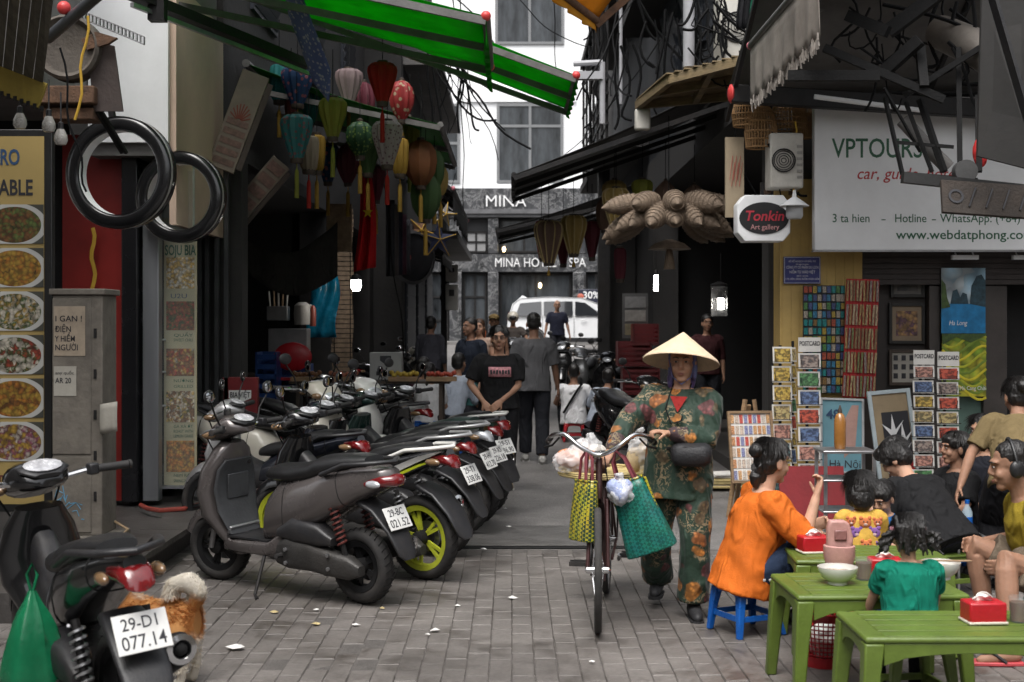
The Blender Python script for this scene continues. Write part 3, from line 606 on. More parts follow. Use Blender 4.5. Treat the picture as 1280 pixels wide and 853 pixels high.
def motorbike(label, loc, head, body, kind='scooter', accent=None, rim=rimblack, plate=None, dark=blackp, group='parked motorbikes along the alley', seatm=vinyl, lean=3, steer=.25, name='motor_scooter', mirrors=True, front=None, inner=None, detail=True, taillens=None):
    b = thing(name, label, 'motorbike', loc, 0, group); b.rotation_euler = (R(-lean), 0, head); b.rotation_euler = (Matrix.Rotation(head, 3, 'Z') @ Matrix.Rotation(R(-lean), 3, 'X')).to_euler()
    sc = kind == 'scooter'; front = front or body; inner = inner or dark
    r = .225 if sc else .275; xf, xr = .64, -.60
    wheel(b, xf, r, .10 if sc else .08, rim, steer=steer); wheel(b, xr, r, .11 if sc else .095, rim)
    # front fork, fender
    for s in (-1, 1):
        m = MB(); m.tube([(xf, s * .075, r), (xf - .09, s * .07, r + .33)], .018); m.build('fork', darkmetal if s < 0 else steel, b)
    m = MB(); rings = []
    for x, z in arc_pts(xf, r, r + .035, 20, 185, 10):
        n_ = Vector((x - xf, 0, z - r)).normalized()
        rings.append([Vector((x, y, z)) + n_ * q for y, q in ((-.075, -.06), (-.07, -.005), (-.035, .014), (0, .02), (.035, .014), (.07, -.005), (.075, -.06), (.055, -.045), (.05, -.012), (0, .002), (-.05, -.012), (-.055, -.045))])
    m.loft(rings); m.build('front_fender', front, b, smooth=60)
    # leg shield
    m = MB()
    if sc: hull(m, [(.40, .22, .16, .06, 90), (.46, .30, .26, .10, 90), (.555, .45, .40, .13, 84), (.575, .60, .44, .13, 88), (.545, .74, .40, .14, 95), (.50, .86, .27, .13, 100), (.485, .91, .16, .10, 100)], 2.8)
    else: hull(m, [(.36, .34, .10, .10, 90), (.44, .42, .22, .12, 88), (.53, .56, .34, .13, 85), (.535, .68, .36, .14, 92), (.51, .79, .30, .13, 98), (.475, .88, .20, .11, 100)], 2.4)
    m.build('front_shield', front, b, smooth=60)
    m = MB()
    if sc:
        hull(m, [(.40, .34, .25, .03, 100), (.462, .48, .33, .03, 92), (.482, .62, .35, .03, 90), (.465, .74, .31, .03, 96), (.44, .80, .22, .03, 100)], 3.5); o = m.build('inner_panel', inner, b, smooth=60)
        m = MB(); m.box((.452, 0, .63), (.012, .17, .16), rot=(0, -.05, 0)); m.build('glove_lid', inner, o, bevel=.005)
        m = MB(); m.lathe([(.014, 0), (.014, .012), (.004, .012)], 10, Matrix.Translation((.445, -.09, .77)) @ Matrix.Rotation(R(-90), 4, 'Y')); m.build('key_lock', darkmetal, o)
        m = MB(); hull(m, [(.47, .27, .24, .1), (.30, .275, .32, .09), (.05, .28, .33, .10), (-.08, .33, .30, .18)], 4); m.build('floorboard', body, b, smooth=40)
        m = MB(); m.box((.24, 0, .328), (.36, .27, .012)); m.build('floor_mat', blackp, b)
        m = MB(); m.box((.41, 0, .365), (.02, .25, .05), rot=(0, -.5, 0)); m.build('trim_strip', steel, b, bevel=.006)
    else:
        m = MB(); hull(m, [(.46, .66, .12, .26, 20), (.32, .56, .15, .22, 35), (.15, .50, .18, .22, 10), (-.02, .52, .20, .24, -5)], 3); m.build('centre_spine', dark, b, smooth=60)
        m = MB(); hull(m, [(.34, .36, .10, .08), (.2, .34, .22, .2), (.02, .32, .24, .24), (-.16, .30, .2, .2)], 4); m.build('engine', caseal, b, smooth=40)
    # rear body
    m = MB()
    if sc: secs = [(.10, .46, .24, .34, 10), (-.02, .52, .29, .40, 5), (-.22, .57, .35, .38), (-.45, .66, .37, .30, -8), (-.66, .735, .30, .21, -14), (-.82, .775, .17, .13, -16), (-.88, .79, .09, .07, -16)]
    else: secs = [(.06, .55, .20, .24, 20), (-.08, .58, .24, .28, 5), (-.28, .66, .27, .24, -5), (-.48, .735, .25, .18, -12), (-.70, .80, .17, .11, -14), (-.86, .835, .08, .06, -14)]
    hull(m, secs, 2.7); m.build('rear_body', body, b, smooth=60)
    # panel seams
    def seam(ss, p_, k):
        i = int(k); f = k - i; A, B = (list(ss[i]) + [0])[:5], (list(ss[i + 1]) + [0])[:5]; x, z, w, h, t = [A[q] + (B[q] - A[q]) * f for q in range(5)]; t = R(t); pts = []
        for j in range(24):
            a = 6.283 * j / 24; c, q = math.cos(a), math.sin(a); u = math.copysign(abs(c) ** (2 / p_), c) * w / 2 * 1.002; v = math.copysign(abs(q) ** (2 / p_), q) * h / 2 * 1.002; pts.append((x - math.sin(t) * v, u, z + math.cos(t) * v))
        q = MB(); q.tube(pts, .0028, 4, closed=True); q.build('panel_seam', MATS['slot_black'], b)
    if detail: seam(secs, 2.7, 1.4); seam(secs, 2.7, 3.55)
    if accent:
        for s in (-1, 1):
            for k, (mt, dz, hh) in enumerate(accent):
                m = MB(); pts = [(-.10, .53), (-.3, .60), (-.5, .70), (-.68, .775), (-.82, .82)] if not sc else [(-.1, .5), (-.4, .6), (-.66, .72)]
                wy = [.128, .148, .137, .105, .06] if not sc else [.16, .195, .16]
                rg = [[Vector((x, s * (w_ + .004), z + dz - hh * q)), Vector((x, s * (w_ + .004), z + dz + hh * q)), Vector((x, s * (w_ - .02), z + dz + hh * q)), Vector((x, s * (w_ - .02), z + dz - hh * q))] for (x, z), w_, q in zip(pts, wy, (.3, .9, 1, .8, .2))]
                m.loft(rg); m.build('stripe', mt, b, smooth=30, fix=True)
    # seat
    m = MB()
    if sc: hull(m, [(.12, .73, .14, .06), (.04, .745, .24, .10), (-.15, .755, .30, .11), (-.32, .785, .31, .12, -6), (-.38, .81, .31, .13, -6), (-.6, .845, .26, .10, -8), (-.72, .86, .17, .06, -8)], 2.6)
    else: hull(m, [(.10, .70, .12, .07, 10), (0, .72, .21, .10), (-.2, .755, .26, .10, -6), (-.28, .79, .26, .11, -8), (-.5, .845, .23, .09, -10), (-.66, .87, .15, .05, -10)], 2.6)
    m.build('seat', seatm, b, smooth=60)
    m = MB(); z0 = .80 if sc else .82; m.tube([(-.45, -.17, z0 - .02), (-.62, -.16, z0 + .045), (-.80, -.11, z0 + .06), (-.88, 0, z0 + .062), (-.80, .11, z0 + .06), (-.62, .16, z0 + .045), (-.45, .17, z0 - .02)], .014, 10, sx=1.5); m.build('grab_rail', dark if sc else (accent[0][0] if accent else dark), b, smooth=60)
    # tail lamp, indicators
    zt = .745 if sc else .80
    m = MB(); hull(m, [(-.74, zt - .01, .24, .07, -10), (-.83, zt + .005, .20, .085, -10), (-.905, zt + .01, .12, .07, -10), (-.92, zt + .01, .06, .04, -10)] if sc else [(-.76, zt, .15, .07, -10), (-.84, zt, .13, .085, -14), (-.895, zt - .015, .11, .085, -20), (-.91, zt - .03, .06, .05, -20)], 2.6); m.build('tail_lamp', taillens or redlens, b, smooth=60)
    for s in (-1, 1):
        m = MB(); m.ell((-.79, s * .10, zt - .01), (.06, .022, .024)); m.build('indicator', clearlens if sc else amber, b)
    # rear fender and plate
    m = MB(); hull(m, [(-.62, .62, .16, .05, 40), (-.76, .575, .19, .035, 55), (-.88, .46, .18, .03, 62), (-.955, .33, .15, .025, 66), (-.97, .30, .08, .02, 66)], 3.5); m.build('rear_fender', dark, b, smooth=50)
    if plate:
        ex = Matrix.Translation((-.885, 0, .535) if sc else (-.875, 0, .60)) @ Matrix.Rotation(R(-90), 4, 'Z') @ Matrix.Rotation(R(62), 4, 'X')
        po = bpy.data.objects.new('number_plate', None); COL.objects.link(po); po.parent = b; po.matrix_local = ex
        m = MB(); m.b2((-.095, -.07, 0), (.095, .07, .004)); m.build('plate_sheet', platew, po, bevel=.003)
        text(plate[0], .045, (0, .012, .0045), inkdark, po, rot=(0, 0, 0), align='CENTER', bold=.006, width=.125, ext=.0008)
        text(plate[1], .05, (0, -.055, .0045), inkdark, po, rot=(0, 0, 0), align='CENTER', bold=.006, width=.155, ext=.0008)
    # engine and transmission case, exhaust, shock, stands
    m = MB(); hull(m, [(-.02, .27, .10, .14, 0, .10), (-.14, .285, .13, .20, 0, .12), (-.32, .275, .12, .17, 0, .13), (-.50, .25, .11, .15, 0, .13), (-.62, .235, .10, .14, 0, .12), (-.70, .225, .06, .06, 0, .12)], 3.4); m.build('transmission_case', caseal, b, smooth=40)
    m = MB(); hull(m, [(-.06, .40, .12, .06, 0, .11), (-.2, .43, .14, .16, 0, .12), (-.40, .41, .13, .13, 0, .12), (-.5, .38, .08, .05, 0, .12)], 3.4); m.build('air_box', dark, b, smooth=40)
    if detail:
        for k in range(4):
            a = 6.283 * k / 4 + .4; m = MB(); m.lathe([(.012, 0), (.012, .012), (.005, .014)], 8, Matrix.Translation((-.15 - .35 * (k % 2), .185, .23 + .08 * (k // 2))) @ Matrix.Rotation(R(-90), 4, 'X')); m.build('case_bolt', steel, b)
    m = MB(); m.tube([(.1, -.07, .26), (-.12, -.12, .21), (-.35, -.15, .25)], [.018, .02, .025], 10); hull(m, [(-.30, .255, .06, .06, 0, -.155), (-.36, .26, .10, .11, 0, -.16), (-.62, .30, .12, .14, 8, -.165), (-.80, .335, .11, .13, 8, -.165), (-.83, .34, .07, .08, 8, -.165)], 2.4); ex_ = m.build('exhaust', darkmetal, b, smooth=50); ex_.rotation_euler = (0, 0 if sc else R(10), 0)
    m = MB(); m.lathe([(.052, -.02), (.056, .015), (.035, .02), (.028, .012), (.026, -.04)], 16, Matrix.Translation((-.83, -.165, .34)) @ Matrix.Rotation(R(-98), 4, 'Y'), caps=False); m.build('exhaust_tip', chrome, ex_)
    m = MB(); m.ell((-.834, -.165, .339), (.02, .024, .024)); m.build('exhaust_bore', MATS['slot_black'], ex_)
    for s in (-1, 1):
        t0, t1 = Vector((-.60, s * .125, .25)), Vector((-.50, s * .13, .60)); m = MB(); m.tube([t0, t1], .017, 8); sh = m.build('shock', darkmetal, b)
        m = MB(); N = 60; d = t1 - t0; q = d.orthogonal().normalized(); q2 = d.normalized().cross(q)
        m.tube([t0 + d * (.35 + .6 * k / N) + (q * math.cos(k * .75) + q2 * math.sin(k * .75)) * .028 for k in range(N + 1)], .0065, 5); m.build('spring', pm('spring_red', (.12, .03, .025), .5, .2, .3, 9, .1) if sc else steel, sh, smooth=60)
    m = MB(); m.tube([(.08, .13, .27), (.04, .27, .03), (.0, .29, .012)], [.011, .01, .012], 8); m.build('side_stand', darkmetal, b)
    m = MB(); m.bar((-.18, .0, .08), (-.18, .30, .30), .02, .02) if False else m.tube([(-.1, .16, .27), (-.12, .24, .275)], .014, 8); m.build('footpeg', rubber, b)
    # handlebar group turned with the front wheel
    hb = bpy.data.objects.new('handlebar', None); COL.objects.link(hb); hb.parent = b; hb.location = (.45, 0, .96); hb.rotation_euler = (0, 0, steer)
    m = MB(); hull(m, [(.16, .0, .10, .06, 20), (.13, .01, .20, .13, 22), (.06, .035, .27, .17, 15), (-.02, .055, .26, .13, 0), (-.08, .045, .20, .08, -10), (-.11, .035, .10, .04, -10)], 2.5); m.build('handlebar_cowl', front, hb, smooth=60)
    m = MB(); hull(m, [(-.02, .098, .20, .02, 20), (-.075, .085, .22, .035, 20), (-.115, .062, .12, .02, 20)], 2.4); m.build('dial_binnacle', dark, hb, smooth=60)
    m = MB(); m.ell((-.065, 0, .103), (.055, .085, .008), M=Matrix.Rotation(R(-22), 4, 'Y')); m.build('dial', dialm, hb)
    m = MB(); hull(m, [(.10, .005, .17, .10, 22), (.165, .0, .14, .075, 22), (.175, 0, .06, .03, 22)], 2.3); m.build('headlamp', clearlens, hb, smooth=60)
    for s in (-1, 1):
        m = MB(); m.tube([(-.0, s * .10, .03), (-.02, s * .2, .045), (-.05, s * .25, .05), (-.075, s * .30, .05)], .012, 8); m.build('bar_tube', chrome, hb)
        m = MB(); m.tube([(-.06, s * .245, .05), (-.09, s * .37, .05)], [.018, .018], 10); m.lathe([(.02, 0), (.02, .012), (.01, .014)], 10, Matrix.Translation((-.09, s * .37, .05)) @ Matrix.Rotation(R(-90 * s), 4, 'X')); m.build('grip', rubber, hb)
        m = MB(); m.tube([(.0, s * .20, .05), (.03, s * .26, .045), (-.01, s * .38, .04)], [.007, .007, .005], 6); m.build('brake_lever', steel, hb)
        m = MB(); m.box((-.045, s * .225, .05), (.05, .045, .05)); m.build('switch_box', blackp, hb, bevel=.008)
        m = MB(); m.ell((.115, s * .13, .0), (.05, .03, .025)); m.build('front_indicator', amber, hb)
        if mirrors:
            m = MB(); m.tube([(-.03, s * .20, .06), (-.02, s * .24, .14), (-.04, s * .30, .22)], .006, 6); ms = m.build('mirror_stem', darkmetal, hb)
            m = MB(); m.ell((-.035, s * .315, .265), (.014, .055, .042)); m.build('mirror_shell', blackp, ms)
            m = MB(); m.ell((-.047, s * .315, .265), (.005, .048, .036)); m.build('mirror_glass', mirrorg, ms)
    m = MB()
    for s in (-1, 1): m.tube([(.05, s * .18, .04), (.12, s * .14, -.02), (.10, s * .08, -.14)], .005, 5)
    tag(m.build('cable', wire_m, hb), kind='stuff')
    return b
def _vary(b, k): b.scale = (k, k, k); return b
def paint(n, c, rough=.22, metal=.3, coat=.7): return pm('paint_' + n, c, rough, metal, .10, 3, .0, coat=coat, grime=.25, gcol=(c[0] * .6 + .02, c[1] * .6 + .018, c[2] * .6 + .016))
p_grey = paint('grey', (.120, .106, .103), .27, .4, .5); p_black = paint('black', (.014, .014, .015)); p_white = paint('white', (.62, .61, .58), .3, 0, .5); p_lime = paint('lime', (.50, .56, .03), .35, 0, .3)
p_silver = paint('silver', (.42, .42, .42), .3, .5); p_green = paint('darkgreen', (.015, .04, .033)); p_navy = paint('navy', (.015, .017, .026)); p_cream = paint('cream', (.50, .47, .40), .35, 0, .4)
lime_rim = pm('rim_lime', (.42, .46, .03), .4, 0, .15, 10, .05, grime=.3)
def at_rear(px, py, ang, xr=-.60):       # motorbike whose rear wheel meets the ground at a photo point
    Y = 2739.0 / (py - HOR); X = X_(px, Y); h = R(180 - ang)
    return (X - math.cos(h) * xr, Y - math.sin(h) * xr, 0), h
l, h = at_rear(455, 754, 36); motorbike('grey step-through scooter with plate 29-BC 021.52, nearest of the scooter row', l, h, p_grey, plate=('29-BC', '021.52'), steer=.22, inner=pm('inner_grey', (.045, .047, .05), .4, 0, .2, 9, .1))
l, h = at_rear(531, 724, 36); motorbike('black motorbike with lime rear rim and white and lime side stripes', l, h, p_black, 'bike', accent=[(p_white, .03, .022), (p_lime, -.012, .010)], rim=lime_rim, lean=4)
l, h = at_rear(552, 694, 30); motorbike('black motorbike squeezed behind the lime rimmed one, silver grab rail', l, h, p_navy, 'bike', accent=[(p_silver, .01, .012)], plate=('29-T1', '338.06'), lean=4)
l, h = at_rear(574, 668, 24); motorbike('motorbike with pale grey tail and edge-on number plate in the middle of the row', l, h, p_black, 'bike', accent=[(p_silver, .025, .03)], plate=('29-H1', '412.70'), lean=4, taillens=clearlens)
l, h = at_rear(590, 656, 30); motorbike('dark green seated motorbike second from the far end of the row', l, h, p_green, 'bike', plate=('29-X5', '226.18'), lean=4, seatm=pm('green_vinyl', (.018, .035, .03), .4, 0, .2, 30, .1))
l, h = at_rear(608, 641, 44); motorbike('motorbike with white grab rail and plate 29-S1 at the far row end', l, h, p_black, 'bike', accent=[(p_white, .03, .016)], plate=('29-S1', '496.90'), lean=4)
_vary(motorbike('white fronted scooter turned towards the lane with its headlamp down behind the grey scooter', (-2.05, 11.0, 0), R(-28), p_cream, front=p_cream, steer=-.3, lean=5), 1.1)
_vary(motorbike('white and black faced motorbike parked nose to the lane before the speaker box', (-1.85, 12.2, 0), R(-22), p_black, 'bike', front=p_white, steer=-.35, lean=5), 1.08)
motorbike('dark motorbike with silver shield close behind the grey scooter', (-1.75, 9.9, 0), R(180 - 34), p_navy, 'bike', front=p_silver, steer=.55, lean=4)
motorbike('black motorbike under the glowing lamp at the back of the row', (-1.75, 14.6, 0), R(180 - 35), p_black, 'bike', steer=.2)
motorbike('silver grey motorbike beside the crouching women', (-1.55, 13.3, 0), R(180 - 30), p_silver, 'bike', steer=.2)
for k, (x, y, a, c, lab) in enumerate([(-2.0, 21.5, 60, p_black, 'black motorbike far down the lane behind the man in grey, first of two'), (-1.6, 23.5, 100, p_cream, 'cream scooter far down the lane beside the meter boxes'), (-2.1, 19.4, 70, p_navy, 'dark motorbike behind the seated women at the pillar')]):
    motorbike(lab, (x, y, gz(y)), R(a), c, 'bike' if k != 1 else 'scooter', group='motorbikes parked far down the lane')
motorbike('silver tanked motorbike facing the camera in front of the white car', (1.25, 23.2, gz(23.2)), R(-105), p_silver, 'bike', group='motorbikes parked far down the lane', steer=.3)
motorbike('black motorbike with tall mirrors facing the camera, behind the silver tanked one', (.98, 25.6, gz(25.6)), R(-95), p_black, 'bike', group='motorbikes parked far down the lane', steer=-.3)
motorbike('black scooter covered in dark panels before the lantern shop', (1.75, 21.8, gz(21.8)), R(-120), p_black, group='motorbikes parked far down the lane')
motorbike('glossy black scooter standing beside the two seated men in white shirts', (1.30, 15.0, 0), R(-70), p_black, group='parked motorbikes along the alley', steer=.1)
# nearest motorbike, cut by the frame
fb = motorbike('black motorbike with plate 29-D1 077.14 nearest the camera', (-1.215 - .9 * .545, 4.55 + .9 * .839, 0), R(180 - 57), p_black, 'bike', plate=('29-D1', '077.14'), steer=.15, lean=5, mirrors=False, group='parked motorbikes along the alley')
# green carrier bag hung on it
def bag_mat(n, c, t=.35): return translucent(n, c, t, .25, .3, 6)
m = MB(); rings = []
for k in range(11):
    t = k / 10; z = .02 - .44 * t; rr = (.012, .03, .055, .075, .09, .1, .108, .112, .11, .095, .06)[k]
    rings.append([Vector((rr * math.cos(a) * (1 + .28 * math.sin(a * 5 + t * 2) * (1 - t * .6)), rr * .8 * math.sin(a) * (1 + .28 * math.cos(a * 4 + 1)), z)) for a in [6.283 * j / 24 for j in range(24)]])
m.loft(rings); m.tube([(0, 0, .0), (.02, 0, .08), (0, 0, .12), (-.02, 0, .08), (0, 0, 0)], .006, 6)
gb = m.build('carrier_bag', bag_mat('green_bag', (.012, .20, .085)), smooth=70); gb.location = P(40, 745, 4.95); tag(gb, 'translucent green carrier bag hanging on the nearest black motorbike', 'bag')

# ================================================================== WHITE CAR
def car():
    c = thing('suv_car', 'white seven seat car crossing the end of the alley', 'car', (X_(722, 43), 43, .77), 0)
    pw = pm('car_white', (.72, .73, .74), .2, 0, .03, 2, 0, coat=1.0)
    L = 4.6
    # side profile: front to the right (+x)
    prof = [(-2.25, .45), (-2.3, .75), (-2.26, 1.05), (-2.12, 1.5), (-1.9, 1.68), (-.9, 1.74), (.1, 1.70), (.6, 1.52), (1.15, 1.12), (1.9, 1.0), (2.22, .85), (2.28, .6), (2.2, .35), (-2.1, .3)]
    m = MB(); rings = []
    for y, ins, dz in [(-.88, .06, -.02), (-.91, .02, 0), (-.9, 0, 0), (.9, 0, 0), (.91, .02, 0), (.88, .06, -.02)]:
        ring = []
        for x, z in prof:
            tuck = max(0, z - 1.0) * .26; ring.append(Vector((x * (1 - ins * .3), math.copysign(abs(y) - tuck, y), z + dz * (1 if z > .8 else -1))))
        rings.append(ring)
    m.loft(rings); m.build('body', pw, c, smooth=35, bevel=.03)
    gl = pm('car_glass', (.02, .022, .025), .05, 0, .2, 2, 0, coat=1, rvar=.01)
    def side_glass(pts, nm='side_window', par=c):
        m = MB(); rg = [[Vector((x, -(.915 - max(0, z - 1.0) * .26), z)) for x, z in pts], [Vector((x, -(.88 - max(0, z - 1.0) * .26), z)) for x, z in pts]]; m.loft(rg); return m.build(nm, gl, par, fix=True)
    side_glass([(-2.02, 1.12), (-1.88, 1.52), (-1.2, 1.58), (-1.2, 1.12)]); side_glass([(-1.12, 1.12), (-1.12, 1.58), (-.2, 1.58), (-.2, 1.12)]); side_glass([(-.12, 1.12), (-.12, 1.58), (.2, 1.54), (.72, 1.16), (.72, 1.12)])
    for x in (-1.45, 1.42):
        m = MB(); m.lathe([(.2, -.1), (.33, -.1), (.35, -.05), (.35, .1), (.2, .1)], 24, Matrix.Translation((x, -.82, .35)) @ RX); w_ = m.build('wheel', rubber, c)
        m = MB(); m.lathe([(.02, -.0), (.1, .02), (.2, 0), (.215, -.03)], 20, Matrix.Translation((x, -.935, .35)) @ RX); m.build('rim', steel, w_)
        m = MB(); m.lathe([(.36, 0), (.4, .0), (.4, .02), (.36, .02)], 24, Matrix.Translation((x, -.9, .36)) @ RX, caps=False); m.build('wheel_arch', blackp, c)
    for x in (-1.16, -.16, .78):
        m = MB(); m.b2((x - .006, -.922, .45), (x + .006, -.912, 1.1)); m.build('door_gap', blackp, c)
    for x in (-.98, .05):
        m = MB(); m.b2((x, -.95, .98), (x + .2, -.915, 1.015)); m.build('door_handle', pw, c, bevel=.008)
    m = MB(); m.ell((-2.2, -.72, 1.05), (.1, .16, .2)); m.build('tail_lamp', redlens, c)
    m = MB(); m.ell((2.05, -.7, .82), (.2, .17, .09)); m.build('headlamp', clearlens, c)
    m = MB(); m.ell((.75, -1.0, 1.14), (.08, .1, .07)); m.build('wing_mirror', pw, c)
    m = MB(); m.b2((-2.3, -.925, .28), (2.2, -.905, .42)); m.build('side_skirt', blackp, c)
    m = MB(); m.prism([(0, 0), (.3, 0), (.1, .1)], .03, Matrix.Translation((-1.9, -.02, 1.69)) @ RX); m.build('roof_fin', pw, c)
    return c
car()
# ================================================================== PEOPLE (local: facing -Y, left side = +X)
foldtex = bpy.data.textures.new('folds', 'CLOUDS'); foldtex.noise_scale = 0.17; foldtex.noise_depth = 1
hairtex = bpy.data.textures.new('locks', 'CLOUDS'); hairtex.noise_scale = 0.03; hairtex.noise_depth = 2
curltex = bpy.data.textures.new('curls', 'CLOUDS'); curltex.noise_scale = 0.018; curltex.noise_depth = 1
def ik(a, b, l1, l2, hint):
    a, b, hint = Vector(a), Vector(b), Vector(hint); d = b - a; L = d.length
    if L > l1 + l2 - .004: b = a + d * ((l1 + l2 - .004) / L); d = b - a; L = d.length
    x = (l1 * l1 - l2 * l2 + L * L) / (2 * L); h = math.sqrt(max(l1 * l1 - x * x, 0)); u = d / L
    q = hint - u * hint.dot(u); q.normalize(); return a + u * x + q * h, b
def organic(m, name, mat, par, vox, smooth=4, disp=0, tex=None):
    o = m.build(name, mat, par, smooth=0)
    r = o.modifiers.new('remesh', 'REMESH'); r.mode = 'VOXEL'; r.voxel_size = vox; r.use_smooth_shade = True
    if smooth: s = o.modifiers.new('smooth', 'SMOOTH'); s.iterations = smooth; s.factor = .5
    if disp: d = o.modifiers.new('folds', 'DISPLACE'); d.texture = tex or foldtex; d.strength = disp; d.mid_level = .5; d.texture_coords = 'LOCAL'
    return o
def ering(c, T, z, rx, ry, n=20, dy=0):
    return [c + T @ Vector((rx * math.cos(6.283 * j / n), dy + ry * math.sin(6.283 * j / n), z)) for j in range(n)]
def limb(m, pts, rs, n=12, flat=False):
    # tapered tube with rounded ends
    pts = [Vector(p) for p in pts]; P_ = []; Q = []
    for i in range(len(pts) - 1):
        for k in range(3):
            t = k / 3; P_.append(pts[i].lerp(pts[i + 1], t)); Q.append(rs[i] + (rs[i + 1] - rs[i]) * t)
    P_.append(pts[-1]); Q.append(rs[-1])
    d0 = (P_[1] - P_[0]).normalized(); d1 = (P_[-1] - P_[-2]).normalized()
    P_ = [P_[0] - d0 * Q[0] * .7] + P_ + ([] if flat else [P_[-1] + d1 * Q[-1] * .7]); Q = [Q[0] * .6] + Q + ([] if flat else [Q[-1] * .6])
    m.tube(P_, Q, n)
def hand(m, w, d, nrm, curl=.5, side=1, k=1.0):
    d = Vector(d).normalized(); nrm = Vector(nrm); nrm = (nrm - d * nrm.dot(d)).normalized(); a = d.cross(nrm) * side   # a = towards thumb
    w = Vector(w)
    rings = []
    for t, hw, ht in ((-.01, .026, .022), (.02, .034, .018), (.055, .041, .016), (.085, .040, .014)):
        c = w + d * t * k; rings.append([c + a * math.cos(q) * hw * k + nrm * math.sin(q) * ht * k for q in [6.283 * j / 12 for j in range(12)]])
    m.loft(rings)
    for i, (off, ln) in enumerate(((.031, .070), (.0105, .078), (-.0105, .072), (-.031, .056))):
        p = w + (d * .08 + a * off) * k; pts = [p]; ang = .25 * curl
        for s in (.42, .33, .25):
            p = p + (d * math.cos(ang) + nrm * math.sin(ang)) * ln * s * k; pts.append(p); ang += curl * .9
        m.tube(pts, [.0098 * k, .0092 * k, .0085 * k, .007 * k], 7)
    t0 = w + (d * .02 + a * .03) * k; t1 = t0 + (a * .028 + d * .03 + nrm * .012) * k; t2 = t1 + (d * .03 + nrm * .014 * (1 + curl)) * k
    m.tube([t0 - a * .01 * k, t1, t2], [.014 * k, .0115 * k, .008 * k], 7)
skins = {k: pm('skin_' + k, c, .6, 0, .16, 11, .12, sss=.10, spec=.28) for k, c in {'a': (.40, .225, .150), 'b': (.30, .165, .108), 'c': (.46, .27, .185), 'd': (.22, .12, .08)}.items()}
hairm = pm('hair_black', (.009, .0075, .007), .42, 0, .5, 30, .5, bscale=60, stretch=(1, 1, .22))
eyew = pm('eye_white', (.36, .32, .29), .3, 0, .05, 10, 0); lipm = pm('lips', (.25, .10, .075), .45, 0, .1, 20, .03)
def cloth(n, c, rough=.88, **k):
    if 'cloth_' + n in MATS: return MATS['cloth_' + n]
    m = pm('cloth_' + n, c, rough, 0, k.pop('var', .16), k.pop('scale', 9), .25, bscale=150, spec=.2, **k); creases(m); return m
def creases(m, st=.75):
    nt = m.node_tree; b = nt.nodes['Principled BSDF']; tc = nnode(nt, 'ShaderNodeTexCoord'); mp = nnode(nt, 'ShaderNodeMapping', Scale=(1.0, 1.0, .42), Rotation=(0, R(18), 0)); lk(nt, tc.outputs['Object'], mp.inputs[0])
    n = nnode(nt, 'ShaderNodeTexNoise', Scale=9.0, Detail=3.0, Distortion=1.7); n.noise_type = 'RIDGED_MULTIFRACTAL'; lk(nt, mp.outputs[0], n.inputs['Vector'])
    bp = nnode(nt, 'ShaderNodeBump', Strength=st, Distance=.04); lk(nt, n.outputs['Fac'], bp.inputs['Height'])
    if b.inputs['Normal'].links: lk(nt, b.inputs['Normal'].links[0].from_socket, bp.inputs['Normal'])
    lk(nt, bp.outputs[0], b.inputs['Normal'])
shoe_b = pm('shoe_black', (.02, .02, .022), .6, 0, .2, 12, .1); shoe_t = pm('shoe_tan', (.23, .17, .09), .8, 0, .2, 12, .2); sole_w = pm('sole_pale', (.4, .39, .37), .7, 0, .1, 10, .1)
